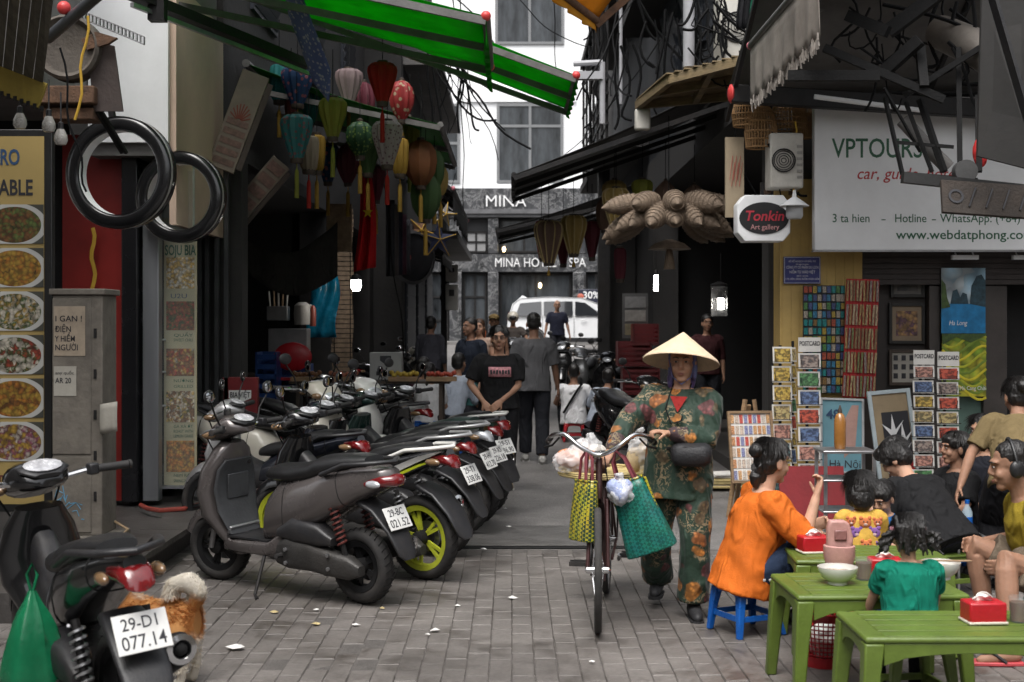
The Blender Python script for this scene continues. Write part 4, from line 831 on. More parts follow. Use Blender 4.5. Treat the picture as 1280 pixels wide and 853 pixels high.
def person(label, loc, rz, sc=1.0, pel=(0, 0, .92), lean=(0, 0, 0), yaw=0, pitch=0, roll=0, hl=None, hr=None, el=None, er=None, fl=(.10, 0, .08), fr=(-.10, 0, .08), kl=(.1, -1, 0), kr=(-.1, -1, 0), skin='a', top=None, bot=None, hair='short', shoes=shoe_b, near=False, group=None, hs=1.0, curl=.5, fat=1.0, palmL=None, palmR=None, limbk=1.0, name='person', over=None, hairc=None, cat='person', sub=None):
    b = thing(name, label, cat, loc, rz, group, sc=sc)
    T = (Matrix.Rotation(R(lean[2]), 3, 'Z') @ Matrix.Rotation(R(lean[0]), 3, 'X') @ Matrix.Rotation(R(lean[1]), 3, 'Y')); pel = Vector(pel)
    sh = {s: pel + T @ Vector((s * .165 * fat, .012, .42)) for s in (-1, 1)}
    hp = {s: pel + Vector((s * .088 * fat, 0, -.02)) for s in (-1, 1)}
    hl = Vector(hl) if hl else sh[1] + Vector((.06, -.08, -.50)); hr = Vector(hr) if hr else sh[-1] + Vector((-.06, -.08, -.50))
    U, Fo, Th, Sn = .275 * limbk, .245 * limbk, .42 * limbk, .42 * limbk
    E = {}; Wr = {}; Kn = {}; An = {}
    E[1], Wr[1] = ik(sh[1], hl, U, Fo, el or (.5, 1, -.2)); E[-1], Wr[-1] = ik(sh[-1], hr, U, Fo, er or (-.5, 1, -.2))
    Kn[1], An[1] = ik(hp[1], fl, Th, Sn, kl); Kn[-1], An[-1] = ik(hp[-1], fr, Th, Sn, kr)
    vox = .0065 if near else .012
    neck = pel + T @ Vector((0, .005, .485)); Hd = Matrix.Rotation(R(yaw), 3, 'Z') @ Matrix.Rotation(R(pitch), 3, 'X') @ Matrix.Rotation(R(roll), 3, 'Y')
    TH = T.lerp(Matrix.Identity(3), .6) @ Hd if False else Hd
    up = (T @ Vector((0, 0, 1)) + Vector((0, -.1, .6))).normalized()
    hc = neck + up * .105 + TH @ Vector((0, -.012, .045 * hs))
    m = MB(); f = fat
    m.loft([ering(pel, T, z, rx * f, ry * f, dy=dy) for z, rx, ry, dy in ((-.10, .10, .09, 0), (-.05, .155, .115, .005), (.03, .160, .118, 0), (.13, .135, .10, -.005), (.27, .152, .112, -.008), (.38, .155, .10, 0), (.44, .12, .075, .006), (.475, .07, .06, .01))])
    limb(m, [neck - up * .03, neck + up * .10], [.056, .050])
    for s in (-1, 1):
        limb(m, [sh[s], sh[s].lerp(E[s], .45), E[s], E[s].lerp(Wr[s], .35), Wr[s]], [.050 * f, .045 * f, .037, .037, .025])
        dh = (Wr[s] - E[s]).normalized(); pn = (palmL if s > 0 else palmR) or (T @ Vector((-s, 0, 0)))
        if abs(dh.dot(Vector(pn).normalized())) > .95: pn = T @ Vector((0, -1, 0))
        hand(m, Wr[s] + dh * .012, dh, pn, curl, 1 if s > 0 else -1)
        limb(m, [hp[s], hp[s].lerp(Kn[s], .4), Kn[s], Kn[s].lerp(An[s], .35), An[s]], [.085 * f, .078 * f, .055, .056, .036])
        fd = Vector((s * .12, -1, 0)).normalized(); a_ = An[s]; z0 = a_.z - .055
        limb(m, [a_ + Vector((0, .03, -.035)), a_ + fd * .08 + Vector((0, 0, -.045)), a_ + fd * .15 + Vector((0, 0, -.058))], [.036, .034, .022])
    c = lambda v, k=hs: hc + TH @ (Vector(v) * k)
    MH = TH.to_4x4()
    for cc, rr in (((0, .012, .032), (.077, .094, .094)), ((0, -.022, -.03), (.064, .072, .088)), ((0, -.062, -.095), (.034, .028, .024)), ((0, -.078, .036), (.056, .02, .014)), ((.034, -.068, -.03), (.026, .022, .026)), ((-.034, -.068, -.03), (.026, .022, .026)), ((.078, .008, -.01), (.012, .022, .034)), ((-.078, .008, -.01), (.012, .022, .034)), ((0, -.088, -.062), (.026, .012, .012))):
        m.ell(c(cc), [q * hs for q in rr], 14, 9, MH)
    m.tube([c((0, -.09, .022)), c((0, -.104, -.005)), c((0, -.108, -.024))], [.009 * hs, .012 * hs, .015 * hs], 8); m.ell(c((0, -.098, -.026)), (.019 * hs, .012 * hs, .009 * hs), 10, 6, MH)
    body = organic(m, 'body', skins[skin], b, vox, 3)
    # face
    for s in (-1, 1):
        m = MB(); m.ell(c((s * .031, -.0905, .012)), (.0135 * hs, .005 * hs, .0048 * hs), 10, 6, MH); e = m.build('eye', eyew, b)
        m = MB(); m.ell(c((s * .031, -.0955, .012)), (.0068 * hs, .003 * hs, .0055 * hs), 8, 5, MH); m.build('iris', hairm, e)
        m = MB(); m.tube([c((s * .012, -.098, .034)), c((s * .032, -.098, .040)), c((s * .052, -.084, .034))], [.0035 * hs, .0042 * hs, .002 * hs], 6); m.build('eyebrow', hairm, b)
    m = MB(); m.ell(c((0, -.1005, -.057)), (.021 * hs, .006 * hs, .0042 * hs), 10, 5, MH); m.ell(c((0, -.1005, -.0655)), (.018 * hs, .006 * hs, .0048 * hs), 10, 5, MH); m.build('lips', lipm, b)
    # hair
    hm = hairc or hairm; hv = vox * (.9 if near else 1)
    if hair and hair != 'none':
        m = MB(); base = [((0, .022, .050), (.088, .098, .094)), ((0, .045, .0), (.084, .072, .085))]
        if hair == 'crop': base = [((0, .020, .048), (.081, .094, .088)), ((0, .04, .005), (.078, .068, .07))]
        if hair == 'bob': base += [((.062, .025, -.03), (.034, .07, .085)), ((-.062, .025, -.03), (.034, .07, .085)), ((0, .06, -.05), (.085, .055, .10)), ((0, -.035, .075), (.07, .06, .045))]
        if hair == 'long': base += [((.06, .03, -.04), (.034, .06, .10)), ((-.06, .03, -.04), (.034, .06, .10)), ((0, .075, -.10), (.085, .05, .16)), ((0, .09, -.22), (.07, .04, .10))]
        if hair in ('bun', 'pony', 'pigtails'): base += [((0, .03, .03), (.086, .095, .09))]
        if hair == 'fringe': base += [((0, -.045, .078), (.074, .055, .04)), ((.05, -.02, .05), (.04, .06, .05)), ((-.05, -.02, .05), (.04, .06, .05))]
        if hair == 'mop': base += [((0, -.05, .085), (.085, .07, .05)), ((.06, 0, .04), (.045, .08, .07)), ((-.06, 0, .04), (.045, .08, .07)), ((0, .03, .1), (.085, .09, .055))]
        for cc, rr in base: m.ell(c(cc), [q * hs for q in rr], 14, 9, MH)
        if hair == 'bun': m.ell(c((0, .125, .055)), (.045 * hs,) * 3)
        if hair == 'pony': m.tube([c((0, .10, .03)), c((0, .15, -.02)), c((0, .14, -.12)), c((0, .12, -.22))], [.025, .035, .03, .012], 9)
        if hair == 'pigtails':
            rr_ = random.Random(5)
            for s in (-1, 1):
                for k in range(26):
                    p0 = c((s * .085, .03, .04)); q = Vector((s * (.04 + .06 * rr_.random()), .03 * rr_.uniform(-1, 1), -.02 - .13 * rr_.random())); pts = [p0]
                    for j in range(6):
                        t = (j + 1) / 6; pts.append(p0 + TH @ (q * t * hs) + Vector((math.sin(j * 2.1 + k), math.cos(j * 2.1 + k), 0)) * .014)
                    m.tube(pts, [.012] * 6 + [.006], 6)
            for k in range(14):
                m.tube([c((rr_.uniform(-.08, .08), .06, .12)), c((rr_.uniform(-.09, .09), .12, .05)), c((rr_.uniform(-.09, .09), .11, -.08 + rr_.uniform(-.03, .02)))], [.016, .02, .008], 6)
        organic(m, 'hair', hm, b, hv, 1, .009 if near else .006, curltex if hair == 'pigtails' else hairtex)
        if near and hair in ('bob', 'short', 'fringe', 'mop', 'bun', 'long', 'pony', 'pigtails'):
            m = MB(); rr_ = random.Random(11)
            for k in range(650):
                th = rr_.uniform(-2.5, 2.5); ph = rr_.uniform(.25, 1.35); o_ = Vector((.089 * math.sin(th) * math.sin(ph), .022 + .098 * math.cos(th) * math.sin(ph) , .05 + .097 * math.cos(ph)))
                t_ = Vector((math.sin(th) * math.cos(ph), math.cos(th) * math.cos(ph), -math.sin(ph))); ln = rr_.uniform(.03, .075) * (1.5 if hair in ('bob', 'long') else 1)
                n_ = (o_ - Vector((0, .02, .03))).normalized(); w_ = Vector((rr_.uniform(-.3, .3), rr_.uniform(-.3, .3), -.3))
                m.tube([c(o_), c(o_ + t_ * ln * .5 + n_ * .006), c(o_ + (t_ + w_ * .4) * ln + n_ * rr_.uniform(.0, .012))], [.0017, .0015, .0005], 3)
            tag(m.build('hair_strands', hm, b), kind='stuff')
    # clothes
    if top:
        tm = top['m']; fa = top.get('fat', .018); hem = top.get('hem', -.10); sl = top.get('sl', .6)
        m = MB(); g = fa
        ss = [(hem, .163 + g * 1.3, .122 + g * 1.3, 0), (min(hem + .05, .0), .160 + g * 1.2, .120 + g * 1.2, 0), (.05, .158 + g, .117 + g, 0), (.14, .140 + g * 1.25, .104 + g * 1.25, -.005), (.27, .156 + g, .115 + g, -.008), (.38, .160 + g * .8, .103 + g * .8, 0), (.435, .128 + g * .5, .080 + g * .4, .006), (.468, .078, .064, .01)]
        if top.get('cut'): ss = [q for q in ss if q[0] <= top['cut']] 
        m.loft([ering(pel, T, z, rx * f, ry * f, dy=dy, n=24) for z, rx, ry, dy in ss])
        w_ = top.get('sw', .018)
        for s in (-1, 1):
            if sl <= 0: continue
            pts = [sh[s] + T @ Vector((-s * .04, 0, .0)), sh[s].lerp(E[s], .08), sh[s].lerp(E[s], .5)]; rs = [.060 * f + w_ * .5, .060 * f + w_ * .9, .050 * f + w_]
            if sl <= 1: pts[2] = sh[s].lerp(E[s], sl); 
            else:
                pts += [E[s], E[s].lerp(Wr[s], sl - 1)]; rs += [.042 + w_, .034 + w_]
            limb(m, pts, rs, 14, True)
        organic(m, top.get('n', 'shirt'), tm, b, vox * 1.15, 3, top.get('d', .02))
    if bot:
        m = MB(); w_ = bot.get('w', .016); ln = bot.get('len', 1.95)
        TP = Matrix.Identity(3).lerp(T, .5) if False else T
        m.loft([ering(pel, T, z, rx * f, ry * f) for z, rx, ry in ((-.11, .12, .10), (-.06, .165, .125), (.03, .170, .128), (.10, .150, .112))])
        for s in (-1, 1):
            pts = [hp[s], hp[s].lerp(Kn[s], .5)]; rs = [.094 * f + w_ * .6, .080 * f + w_]
            if ln <= 1: pts[1] = hp[s].lerp(Kn[s], ln)
            else: pts += [Kn[s], Kn[s].lerp(An[s], .4), Kn[s].lerp(An[s], ln - 1)]; rs += [.060 + w_, .058 + w_ * 1.1, .042 + w_ * bot.get('flare', 1.3)]
            limb(m, pts, rs, 14, True)
        organic(m, bot.get('n', 'trousers'), bot['m'], b, vox * 1.2, 3, bot.get('d', .018))
    if shoes:
        for s in (-1, 1):
            m = MB(); fd = Vector((s * .12, -1, 0)).normalized(); a_ = An[s]
            limb(m, [a_ + Vector((0, .035, -.035)), a_ + fd * .08 + Vector((0, 0, -.042)), a_ + fd * .165 + Vector((0, 0, -.055))], [.046, .043, .030]); limb(m, [a_, a_ + Vector((0, 0, -.03))], [.042, .046])
            sh_ = organic(m, 'shoe', shoes, b, .009, 2)
            m = MB(); cx = a_ + fd * .055; m.prism([(-.042, -.10), (.042, -.10), (.046, .06), (.035, .125), (0, .14), (-.035, .125), (-.046, .06)], .018, Matrix.Translation((cx.x, cx.y, a_.z - .088)) @ Matrix.Rotation(math.atan2(fd.y, fd.x) - R(90), 4, 'Z')); m.build('sole', sole_w if shoes is not shoe_b else shoe_b, sh_)
    b['_j'] = 0; del b['_j']
    return b, dict(hc=hc, TH=TH, hs=hs, sh=sh, E=E, W=Wr, K=Kn, A=An, pel=pel, T=T, c=c)
# ---- floral cloth
def floral(name='floral', base=(.007, .027, .014), k=1.0):
    m, nt, b = node_mat(name); tc = nnode(nt, 'ShaderNodeTexCoord'); o = tc.outputs['Object']
    n0 = nnode(nt, 'ShaderNodeTexNoise', Scale=9.0 * k, Detail=2.0); lk(nt, o, n0.inputs['Vector'])
    ws = nnode(nt, 'ShaderNodeVectorMath', _operation='MULTIPLY_ADD'); lk(nt, n0.outputs['Color'], ws.inputs[0]); ws.inputs[1].default_value = (.10, .10, .10); lk(nt, o, ws.inputs[2])
    v = nnode(nt, 'ShaderNodeTexVoronoi', Scale=8.5 * k, Randomness=.95); lk(nt, ws.outputs[0], v.inputs['Vector'])
    petal = nnode(nt, 'ShaderNodeTexVoronoi', Scale=36 * k); lk(nt, o, petal.inputs['Vector'])
    r = nnode(nt, 'ShaderNodeValToRGB'); lk(nt, v.outputs['Distance'], r.inputs[0]); e = r.color_ramp.elements; e[0].position = .36; e[0].color = (1, 1, 1, 1); e[1].position = .43; e[1].color = (0, 0, 0, 1)
    sel = nnode(nt, 'ShaderNodeSeparateColor'); lk(nt, v.outputs['Color'], sel.inputs[0])
    fc = nnode(nt, 'ShaderNodeValToRGB'); fc.color_ramp.interpolation = 'CONSTANT'; lk(nt, sel.outputs[0], fc.inputs[0]); e = fc.color_ramp.elements
    e[0].color = (.52, .20, .035, 1); e[1].position = .4; e[1].color = (.42, .15, .04, 1); x = e.new(.6); x.color = (.17, .12, .06, 1); x = e.new(.8); x.color = (.16, .045, .045, 1)
    sh = nnode(nt, 'ShaderNodeMapRange'); sh.inputs['From Max'].default_value = .5; sh.inputs['To Min'].default_value = 1.25; sh.inputs['To Max'].default_value = .45; lk(nt, petal.outputs['Distance'], sh.inputs[0])
    f2 = nnode(nt, 'ShaderNodeMixRGB', _blend_type='MULTIPLY'); f2.inputs[0].default_value = 1; lk(nt, fc.outputs[0], f2.inputs[1]); lk(nt, sh.outputs[0], f2.inputs[2])
    # paisley tracery
    n2 = nnode(nt, 'ShaderNodeTexNoise', Scale=30 * k, Detail=3.0, Distortion=1.6); lk(nt, o, n2.inputs['Vector'])
    r2 = nnode(nt, 'ShaderNodeValToRGB'); lk(nt, n2.outputs['Fac'], r2.inputs[0]); e = r2.color_ramp.elements; e[0].position = .50; e[0].color = (0, 0, 0, 1); e[1].position = .56; e[1].color = (1, 1, 1, 1)
    n3 = nnode(nt, 'ShaderNodeTexNoise', Scale=5.5 * k, Detail=1.0); lk(nt, o, n3.inputs['Vector'])
    r3 = nnode(nt, 'ShaderNodeValToRGB'); lk(nt, n3.outputs['Fac'], r3.inputs[0]); e = r3.color_ramp.elements; e[0].position = .5; e[0].color = (0, 0, 0, 1); e[1].position = .58; e[1].color = (1, 1, 1, 1)
    mm = nnode(nt, 'ShaderNodeMath', _operation='MULTIPLY'); lk(nt, r2.outputs[0], mm.inputs[0]); lk(nt, r3.outputs[0], mm.inputs[1])
    m1 = nnode(nt, 'ShaderNodeMixRGB'); m1.inputs[1].default_value = c4(base); m1.inputs[2].default_value = (.21, .16, .09, 1); lk(nt, mm.outputs[0], m1.inputs[0])
    m2 = nnode(nt, 'ShaderNodeMixRGB'); lk(nt, r.outputs[0], m2.inputs[0]); lk(nt, m1.outputs[0], m2.inputs[1]); lk(nt, f2.outputs[0], m2.inputs[2]); lk(nt, m2.outputs[0], b.inputs['Base Color'])
    b.inputs['Roughness'].default_value = .7; b.inputs['Sheen Weight'].default_value = .1
    n4 = nnode(nt, 'ShaderNodeTexNoise', Scale=14, Detail=4.0); lk(nt, o, n4.inputs['Vector']); bp = nnode(nt, 'ShaderNodeBump', Strength=.35, Distance=.03); lk(nt, n4.outputs['Fac'], bp.inputs['Height']); lk(nt, bp.outputs[0], b.inputs['Normal']); creases(m)
    return m
def Lw(loc, rz, sc): M = Matrix.Translation(loc) @ Matrix.Rotation(rz, 4, 'Z') @ Matrix.Scale(sc, 4); I = M.inverted(); return lambda *p: I @ Vector(p)
W_ = Lw((.95, 7.52, 0), R(-6), .925)
# 1 hawker in conical hat, pushing her bicycle
flor = floral()
hw, J = person('woman in conical hat and green floral outfit pushing a bicycle', (.95, 7.52, 0), R(-6), .925, lean=(-2, 2, -10), yaw=-6, pitch=4, fl=(.09, -.06, .08), fr=(-.13, .30, .15), kr=(-.25, -1, 0), kl=(.05, -1, 0), skin='a', hair=None, near=True,
    hl=W_(.88, 7.33, 1.045), el=(.9, .1, -.6), hr=(-.42, -.28, 1.02), er=(-.9, .1, -.3), palmL=(0, 0, -1), palmR=(0, 0, -1), curl=1.3,
    top=dict(m=flor, sl=1.62, hem=-.20, fat=.045, sw=.03, d=.034, n='blouse'), bot=dict(m=flor, w=.036, len=1.93, flare=1.55, d=.030))
purple = floral('purple_cuff', (.035, .015, .018), 1.5)
m = MB()
for s in (-1, 1):
    limb(m if s > 0 else m, [J['E'][s].lerp(J['W'][s], .48), J['E'][s].lerp(J['W'][s], .93)], [.062, .048], 14)
    o = organic(m, 'oversleeve', purple, hw, .008, 3, .02); m = MB()
c = J['c']
m = MB(); prof = []
N = 60; hatpts = [(.002, .115), (.04, .082), (.10, .030), (.17, -.03), (.225, -.078), (.236, -.096)]
def hat_rings(off, rs): return [[Vector(((r_ + .0016 * (j % 2)) * math.cos(6.283 * j / N), (r_ + .0016 * (j % 2)) * math.sin(6.283 * j / N), z + off)) for j in range(N)] for r_, z in rs]
m.loft(hat_rings(0, hatpts) + hat_rings(-.006, hatpts[::-1]))
straw = pm('palm_straw', (.62, .48, .33), .75, 0, .12, 22, .25, grime=.2, gcol=(.36, .25, .15))
hat = m.build('conical_hat', straw, hw, smooth=30); hat.location = J['hc'] + Vector((0, .03, .085)); hat.rotation_euler = (R(-15), R(5), 0); hat.scale = (1, 1, .9)
for k in range(9):
    r_ = .05 + k * .0215; z = .115 - .89 * r_
    q = MB(); q.tube([(r_ * math.cos(6.283 * j / 40), r_ * math.sin(6.283 * j / 40), z + .0035) for j in range(40)], .0016, 5, closed=True); q.build('hat_ring', straw, hat)
m = MB()
for cc, rr in (((0, .03, .04), (.090, .098, .10)), ((.070, .035, -.03), (.020, .05, .09)), ((-.070, .03, -.03), (.022, .055, .10)), ((0, .08, -.10), (.08, .05, .12)), ((-.075, .04, -.12), (.022, .035, .06))): m.ell(c(cc), rr, 12, 8)
scarf = pm('scarf', (.10, .12, .24), .8, 0, .6, 22, .2, grime=.8, gcol=(.16, .05, .22)); organic(m, 'head_scarf', scarf, hw, .008, 2, .016)
m = MB(); m.tube([c((-.08, -.03, .03)), c((-.058, -.052, -.085)), c((0, -.07, -.128)), c((.058, -.052, -.085)), c((.08, -.03, .03))], .004, 6); m.build('chin_strap', scarf, hw)
m = MB(); m.add([J['pel'] + J['T'] @ Vector(q) for q in ((-.052, -.118, .425), (.055, -.118, .425), (0.005, -.172, .33), (0.005, -.145, .345))], [(0, 1, 2), (1, 0, 3), (0, 2, 3), (2, 1, 3)]); m.build('red_undershirt', cloth('red', (.26, .02, .018)), hw)
m = MB(); m.tube([c((-.055, -.0, -.13)), J['pel'] + J['T'] @ Vector((-.07, -.165, .35)), J['pel'] + J['T'] @ Vector((-.03, -.178, .26)), J['pel'] + J['T'] @ Vector((.03, -.175, .28)), c((.055, 0, -.13))], .004, 6); m.build('cord', wire_m, hw)
for k in range(4):
    m = MB(); m.ell(J['pel'] + J['T'] @ Vector((.008, -.172 - .004 * k, .27 - k * .085)), (.008, .004, .008)); m.build('button', darkwood, hw)
wb = thing('waist_bag', 'black waist bag on the hip of the woman in the conical hat', 'bag', hw.matrix_basis @ (J['pel'] + Vector((.07, -.205, .09))), R(-6))
m = MB(); hull(m, [(-.02, 0, .20, .10, 0), (.0, 0, .23, .135, 0), (.05, -.005, .22, .125, 0), (.075, 0, .18, .09, 0)], 3.4); o = m.build('pouch', pm('nylon', (.012, .012, .014), .6, 0, .2, 14, .2), wb, smooth=60); o.rotation_euler = (0, 0, R(-90))
m = MB(); m.tube([(-.10, -.055, .03), (0, -.066, .036), (.10, -.055, .03)], .004, 6); m.build('zip', darkmetal, wb)
m = MB(); m.tube([(-.1, .03, .02), (-.17, .12, .03), (-.15, .25, .05), (0, .33, .06), (.12, .26, .05), (.13, .1, .03), (.1, .03, .02)], .011, 6); m.build('strap', blackp, wb)
# 2 woman in black T-shirt
blackt = cloth('black', (.012, .012, .013)); denim = cloth('darkdenim', (.018, .019, .024)); pale = cloth('paleblue', (.36, .40, .47)); whitec = cloth('white', (.62, .62, .63))
w2, J2 = person('woman in black printed T-shirt walking with her hands at her waist', (-.13, 13.15, 0), R(4), .965, yaw=-3, hl=(.02, -.16, .93), el=(1, .2, -.2), hr=(-.17, -.14, .92), er=(-1, .3, -.1), palmL=(0, 1, 0), palmR=(0, 1, 0), skin='a', hair='bun', near=True, fat=1.1, fl=(.10, .12, .08), fr=(-.08, -.10, .08), top=dict(m=blackt, sl=.85, hem=-.08, fat=.026, sw=.022), bot=dict(m=cloth('blackpants', (.014, .014, .016)), w=.02), shoes=shoe_t)
m = MB()
pt = J2['pel']; pink = pm('pink_print', (.50, .22, .24), .7, 0, .5, 40, .05)
def fr_(x, z): return (x * 1.0, -.162 - .012 * math.cos(x * 9) + (.02 if z > .33 else 0), z)
m.sheet(lambda u, v: pt + Vector(fr_(-.115 + .23 * u, .25 + .10 * v)) + Vector((0, -.004 + abs(u - .5) ** 2 * .10, 0)), 8, 3); m.build('shirt_print', pink, w2, solid=.004)
text('RAMONES', .045, pt + Vector((-.105, -.186, .275)), inkdark, w2, width=.21, bold=.01) if False else None
for k in range(7):
    m = MB(); m.box(pt + Vector((-.09 + k * .03, -.184 + abs(k - 3) ** 2 * .0012, .30)), (.02, .004, .045 - .01 * (k % 2)), rot=(0, .1 * (k % 3 - 1), 0)); m.build('print_letter', inkdark, w2)
for s in (-1, 1):
    m = MB(); ce = J2['c']((s * .031, -.100, .010)); m.tube([ce + Vector((.021 * math.cos(6.283 * k / 12), -.004, .017 * math.sin(6.283 * k / 12))) for k in range(12)], .002, 5, closed=True); m.build('spectacle_rim', inkdark, w2)
m = MB(); m.tube([J2['W'][1] + Vector((.03 * math.cos(6.283 * k / 12), .03 * math.sin(6.283 * k / 12) * .5, .03 * math.sin(6.283 * k / 12))) for k in range(12)], .004, 5, closed=True); m.build('bracelet', inkdark, w2)
# 3..9 walkers
person('man in grey T-shirt and dark jeans walking away up the lane', (.26, 15.7, 0), R(180), 1.06, lean=(3, 0, 0), hl=(.26, .02, .78), hr=(-.28, -.10, .80), skin='d', hair='crop', fl=(.09, -.18, .08), fr=(-.09, .14, .08), near=True, top=dict(m=cloth('grey', (.085, .085, .09)), sl=.9, hem=-.12, fat=.028, sw=.026), bot=dict(m=denim, w=.02), shoes=sole_w)
person('man in navy T-shirt standing behind the woman in black, looking aside', (-.56, 17.9, 0), R(-38), 1.03, yaw=-15, skin='d', hair='crop', near=False, top=dict(m=cloth('navy', (.012, .016, .026)), sl=.9, hem=-.1, fat=.02), bot=dict(m=cloth('tealshort', (.02, .07, .07)), w=.03, len=1.1))
person('long haired woman in beige top beyond the man in navy', (-.50, 20.3, gz(20.3)), R(-10), .98, skin='c', hair='long', hairc=pm('hair_brown', (.06, .03, .016), .45, 0, .3, 30, .3), top=dict(m=cloth('beige', (.42, .30, .24)), sl=.3, hem=-.05, fat=.012), bot=dict(m=cloth('olive', (.06, .08, .04)), w=.02))
_, J6 = person('man in a khaki cap and orange edged vest coming up the lane', (-.30, 22.0, gz(22)), R(0), 1.0, skin='b', hair='short', top=dict(m=cloth('vest', (.03, .028, .028)), sl=0, hem=-.1, fat=.03), bot=dict(m=denim))
def cap(o, J, mt):
    c = J['c']; m = MB(); m.ell(c((0, .012, .075)), (.092, .104, .065)); k = m.build('cap', mt, o); m = MB(); m.ell(c((0, -.11, .068)), (.07, .07, .010)); m.build('peak', mt, k)
cap(_, J6, cloth('khaki', (.20, .14, .06)))
for s in (-1, 1):
    m = MB(); m.tube([J6['pel'] + Vector((s * .15, -.12, .22)), J6['sh'][s] + Vector((-s * .02, -.03, .06)), J6['pel'] + Vector((s * .13, .13, .3))], .025, 8, sx=.5); m.build('orange_strap', cloth('orangestrap', (.55, .14, .05)), _)
_, J7 = person('rider in a pale helmet sitting on a motorbike before the car', (0.02, 27.5, gz(27.5)), R(0), 1.0, pel=(0, 0, .82), hl=(.28, -.42, 1.02), hr=(-.28, -.42, 1.02), fl=(.2, -.1, .3), fr=(-.2, -.1, .3), kl=(.4, -1, .2), kr=(-.4, -1, .2), skin='b', hair=None, top=dict(m=cloth('brownt', (.06, .05, .045)), sl=.9), bot=dict(m=denim))
m = MB(); m.ell(J7['c']((0, .01, .045)), (.125, .14, .125)); hm_ = m.build('helmet', p_cream, _); m = MB(); m.ell(J7['c']((0, -.075, .03)), (.085, .07, .06)); m.build('visor', blackp, hm_)
motorbike('motorbike ridden by the person in the pale helmet', (0.02, 27.6, gz(27.5)), R(-90), p_black, 'bike', group='motorbikes far down the lane', steer=0, lean=0)
person('man in navy polo shirt standing by the white car', (1.16, 34, gz(34)), R(5), 1.05, skin='b', hair='none', hl=(.30, -.05, .85), hr=(-.30, -.05, .85), top=dict(m=cloth('navypolo', (.016, .018, .032)), sl=.8, fat=.03), bot=dict(m=denim))
person('man in dark grey shirt standing by motorbikes near the meter boxes', (-1.33, 21.2, gz(21)), R(160), 1.0, lean=(8, 0, 0), skin='d', hair='short', top=dict(m=cloth('charcoal', (.045, .045, .055)), sl=1.6, fat=.03), bot=dict(m=denim))
high_seat = dict(pel=(0, 0, .55), fl=(.16, -.40, .10), fr=(-.16, -.40, .10), kl=(.3, -1, .6), kr=(-.3, -1, .6))
stool_seat = dict(pel=(0, 0, .34), fl=(.16, -.42, .08), fr=(-.16, -.42, .08), kl=(.3, -1, 1), kr=(-.3, -1, 1))
person('man in light blue shirt sitting hunched with his back to the scooters', (-.78, 16.6, 0), R(150), 1.0, **high_seat, lean=(22, 0, 0), skin='b', hair='short', hl=(.2, -.42, .55), hr=(-.2, -.42, .55), top=dict(m=pale, sl=1.2, fat=.035), bot=dict(m=denim))
person('girl with ponytail and white blouse sitting beside the man in light blue', (-1.06, 16.3, 0), R(165), .9, **high_seat, lean=(15, 0, 0), skin='c', hair='pony', hl=(.2, -.4, .5), hr=(-.2, -.4, .5), top=dict(m=whitec, sl=.9, fat=.02), bot=dict(m=denim))
person('dark clothed woman sitting on the far side of the ponytail girl', (-1.30, 17.2, 0), R(60), .95, **high_seat, lean=(20, 0, 0), skin='c', hair='long', hl=(.15, -.4, .5), hr=(-.15, -.4, .5), top=dict(m=cloth('plum', (.05, .02, .03)), sl=1.5), bot=dict(m=denim))
_, J11 = person('man in white shirt with a dark shoulder strap sitting with his back turned', (.86, 18.4, gz(18.4)), R(175), .98, **stool_seat, lean=(8, 0, 0), skin='d', hair='crop', hl=(.2, -.4, .5), hr=(-.25, -.3, .45), top=dict(m=whitec, sl=.5, fat=.03), bot=dict(m=denim))
m = MB(); m.tube([J11['pel'] + J11['T'] @ Vector(q) for q in ((-.12, .10, .47), (-.06, .16, .38), (.05, .165, .2), (.14, .14, .05))], .016, 6); m.build('shoulder_strap', wire_m, _)
person('man in pale shirt leaning forward beside the black scooter', (1.20, 18.0, 0), R(150), 1.0, **stool_seat, lean=(30, 0, 0), skin='b', hair='short', hl=(.2, -.5, .5), hr=(-.2, -.5, .5), top=dict(m=pale, sl=.9, fat=.03), bot=dict(m=denim))
person('person in dark maroon shirt standing inside the lantern shop', (2.75, 18.6, .13), R(0), .98, skin='b', hair='short', top=dict(m=cloth('maroon', (.05, .016, .018)), sl=1.2, fat=.03), bot=dict(m=denim))
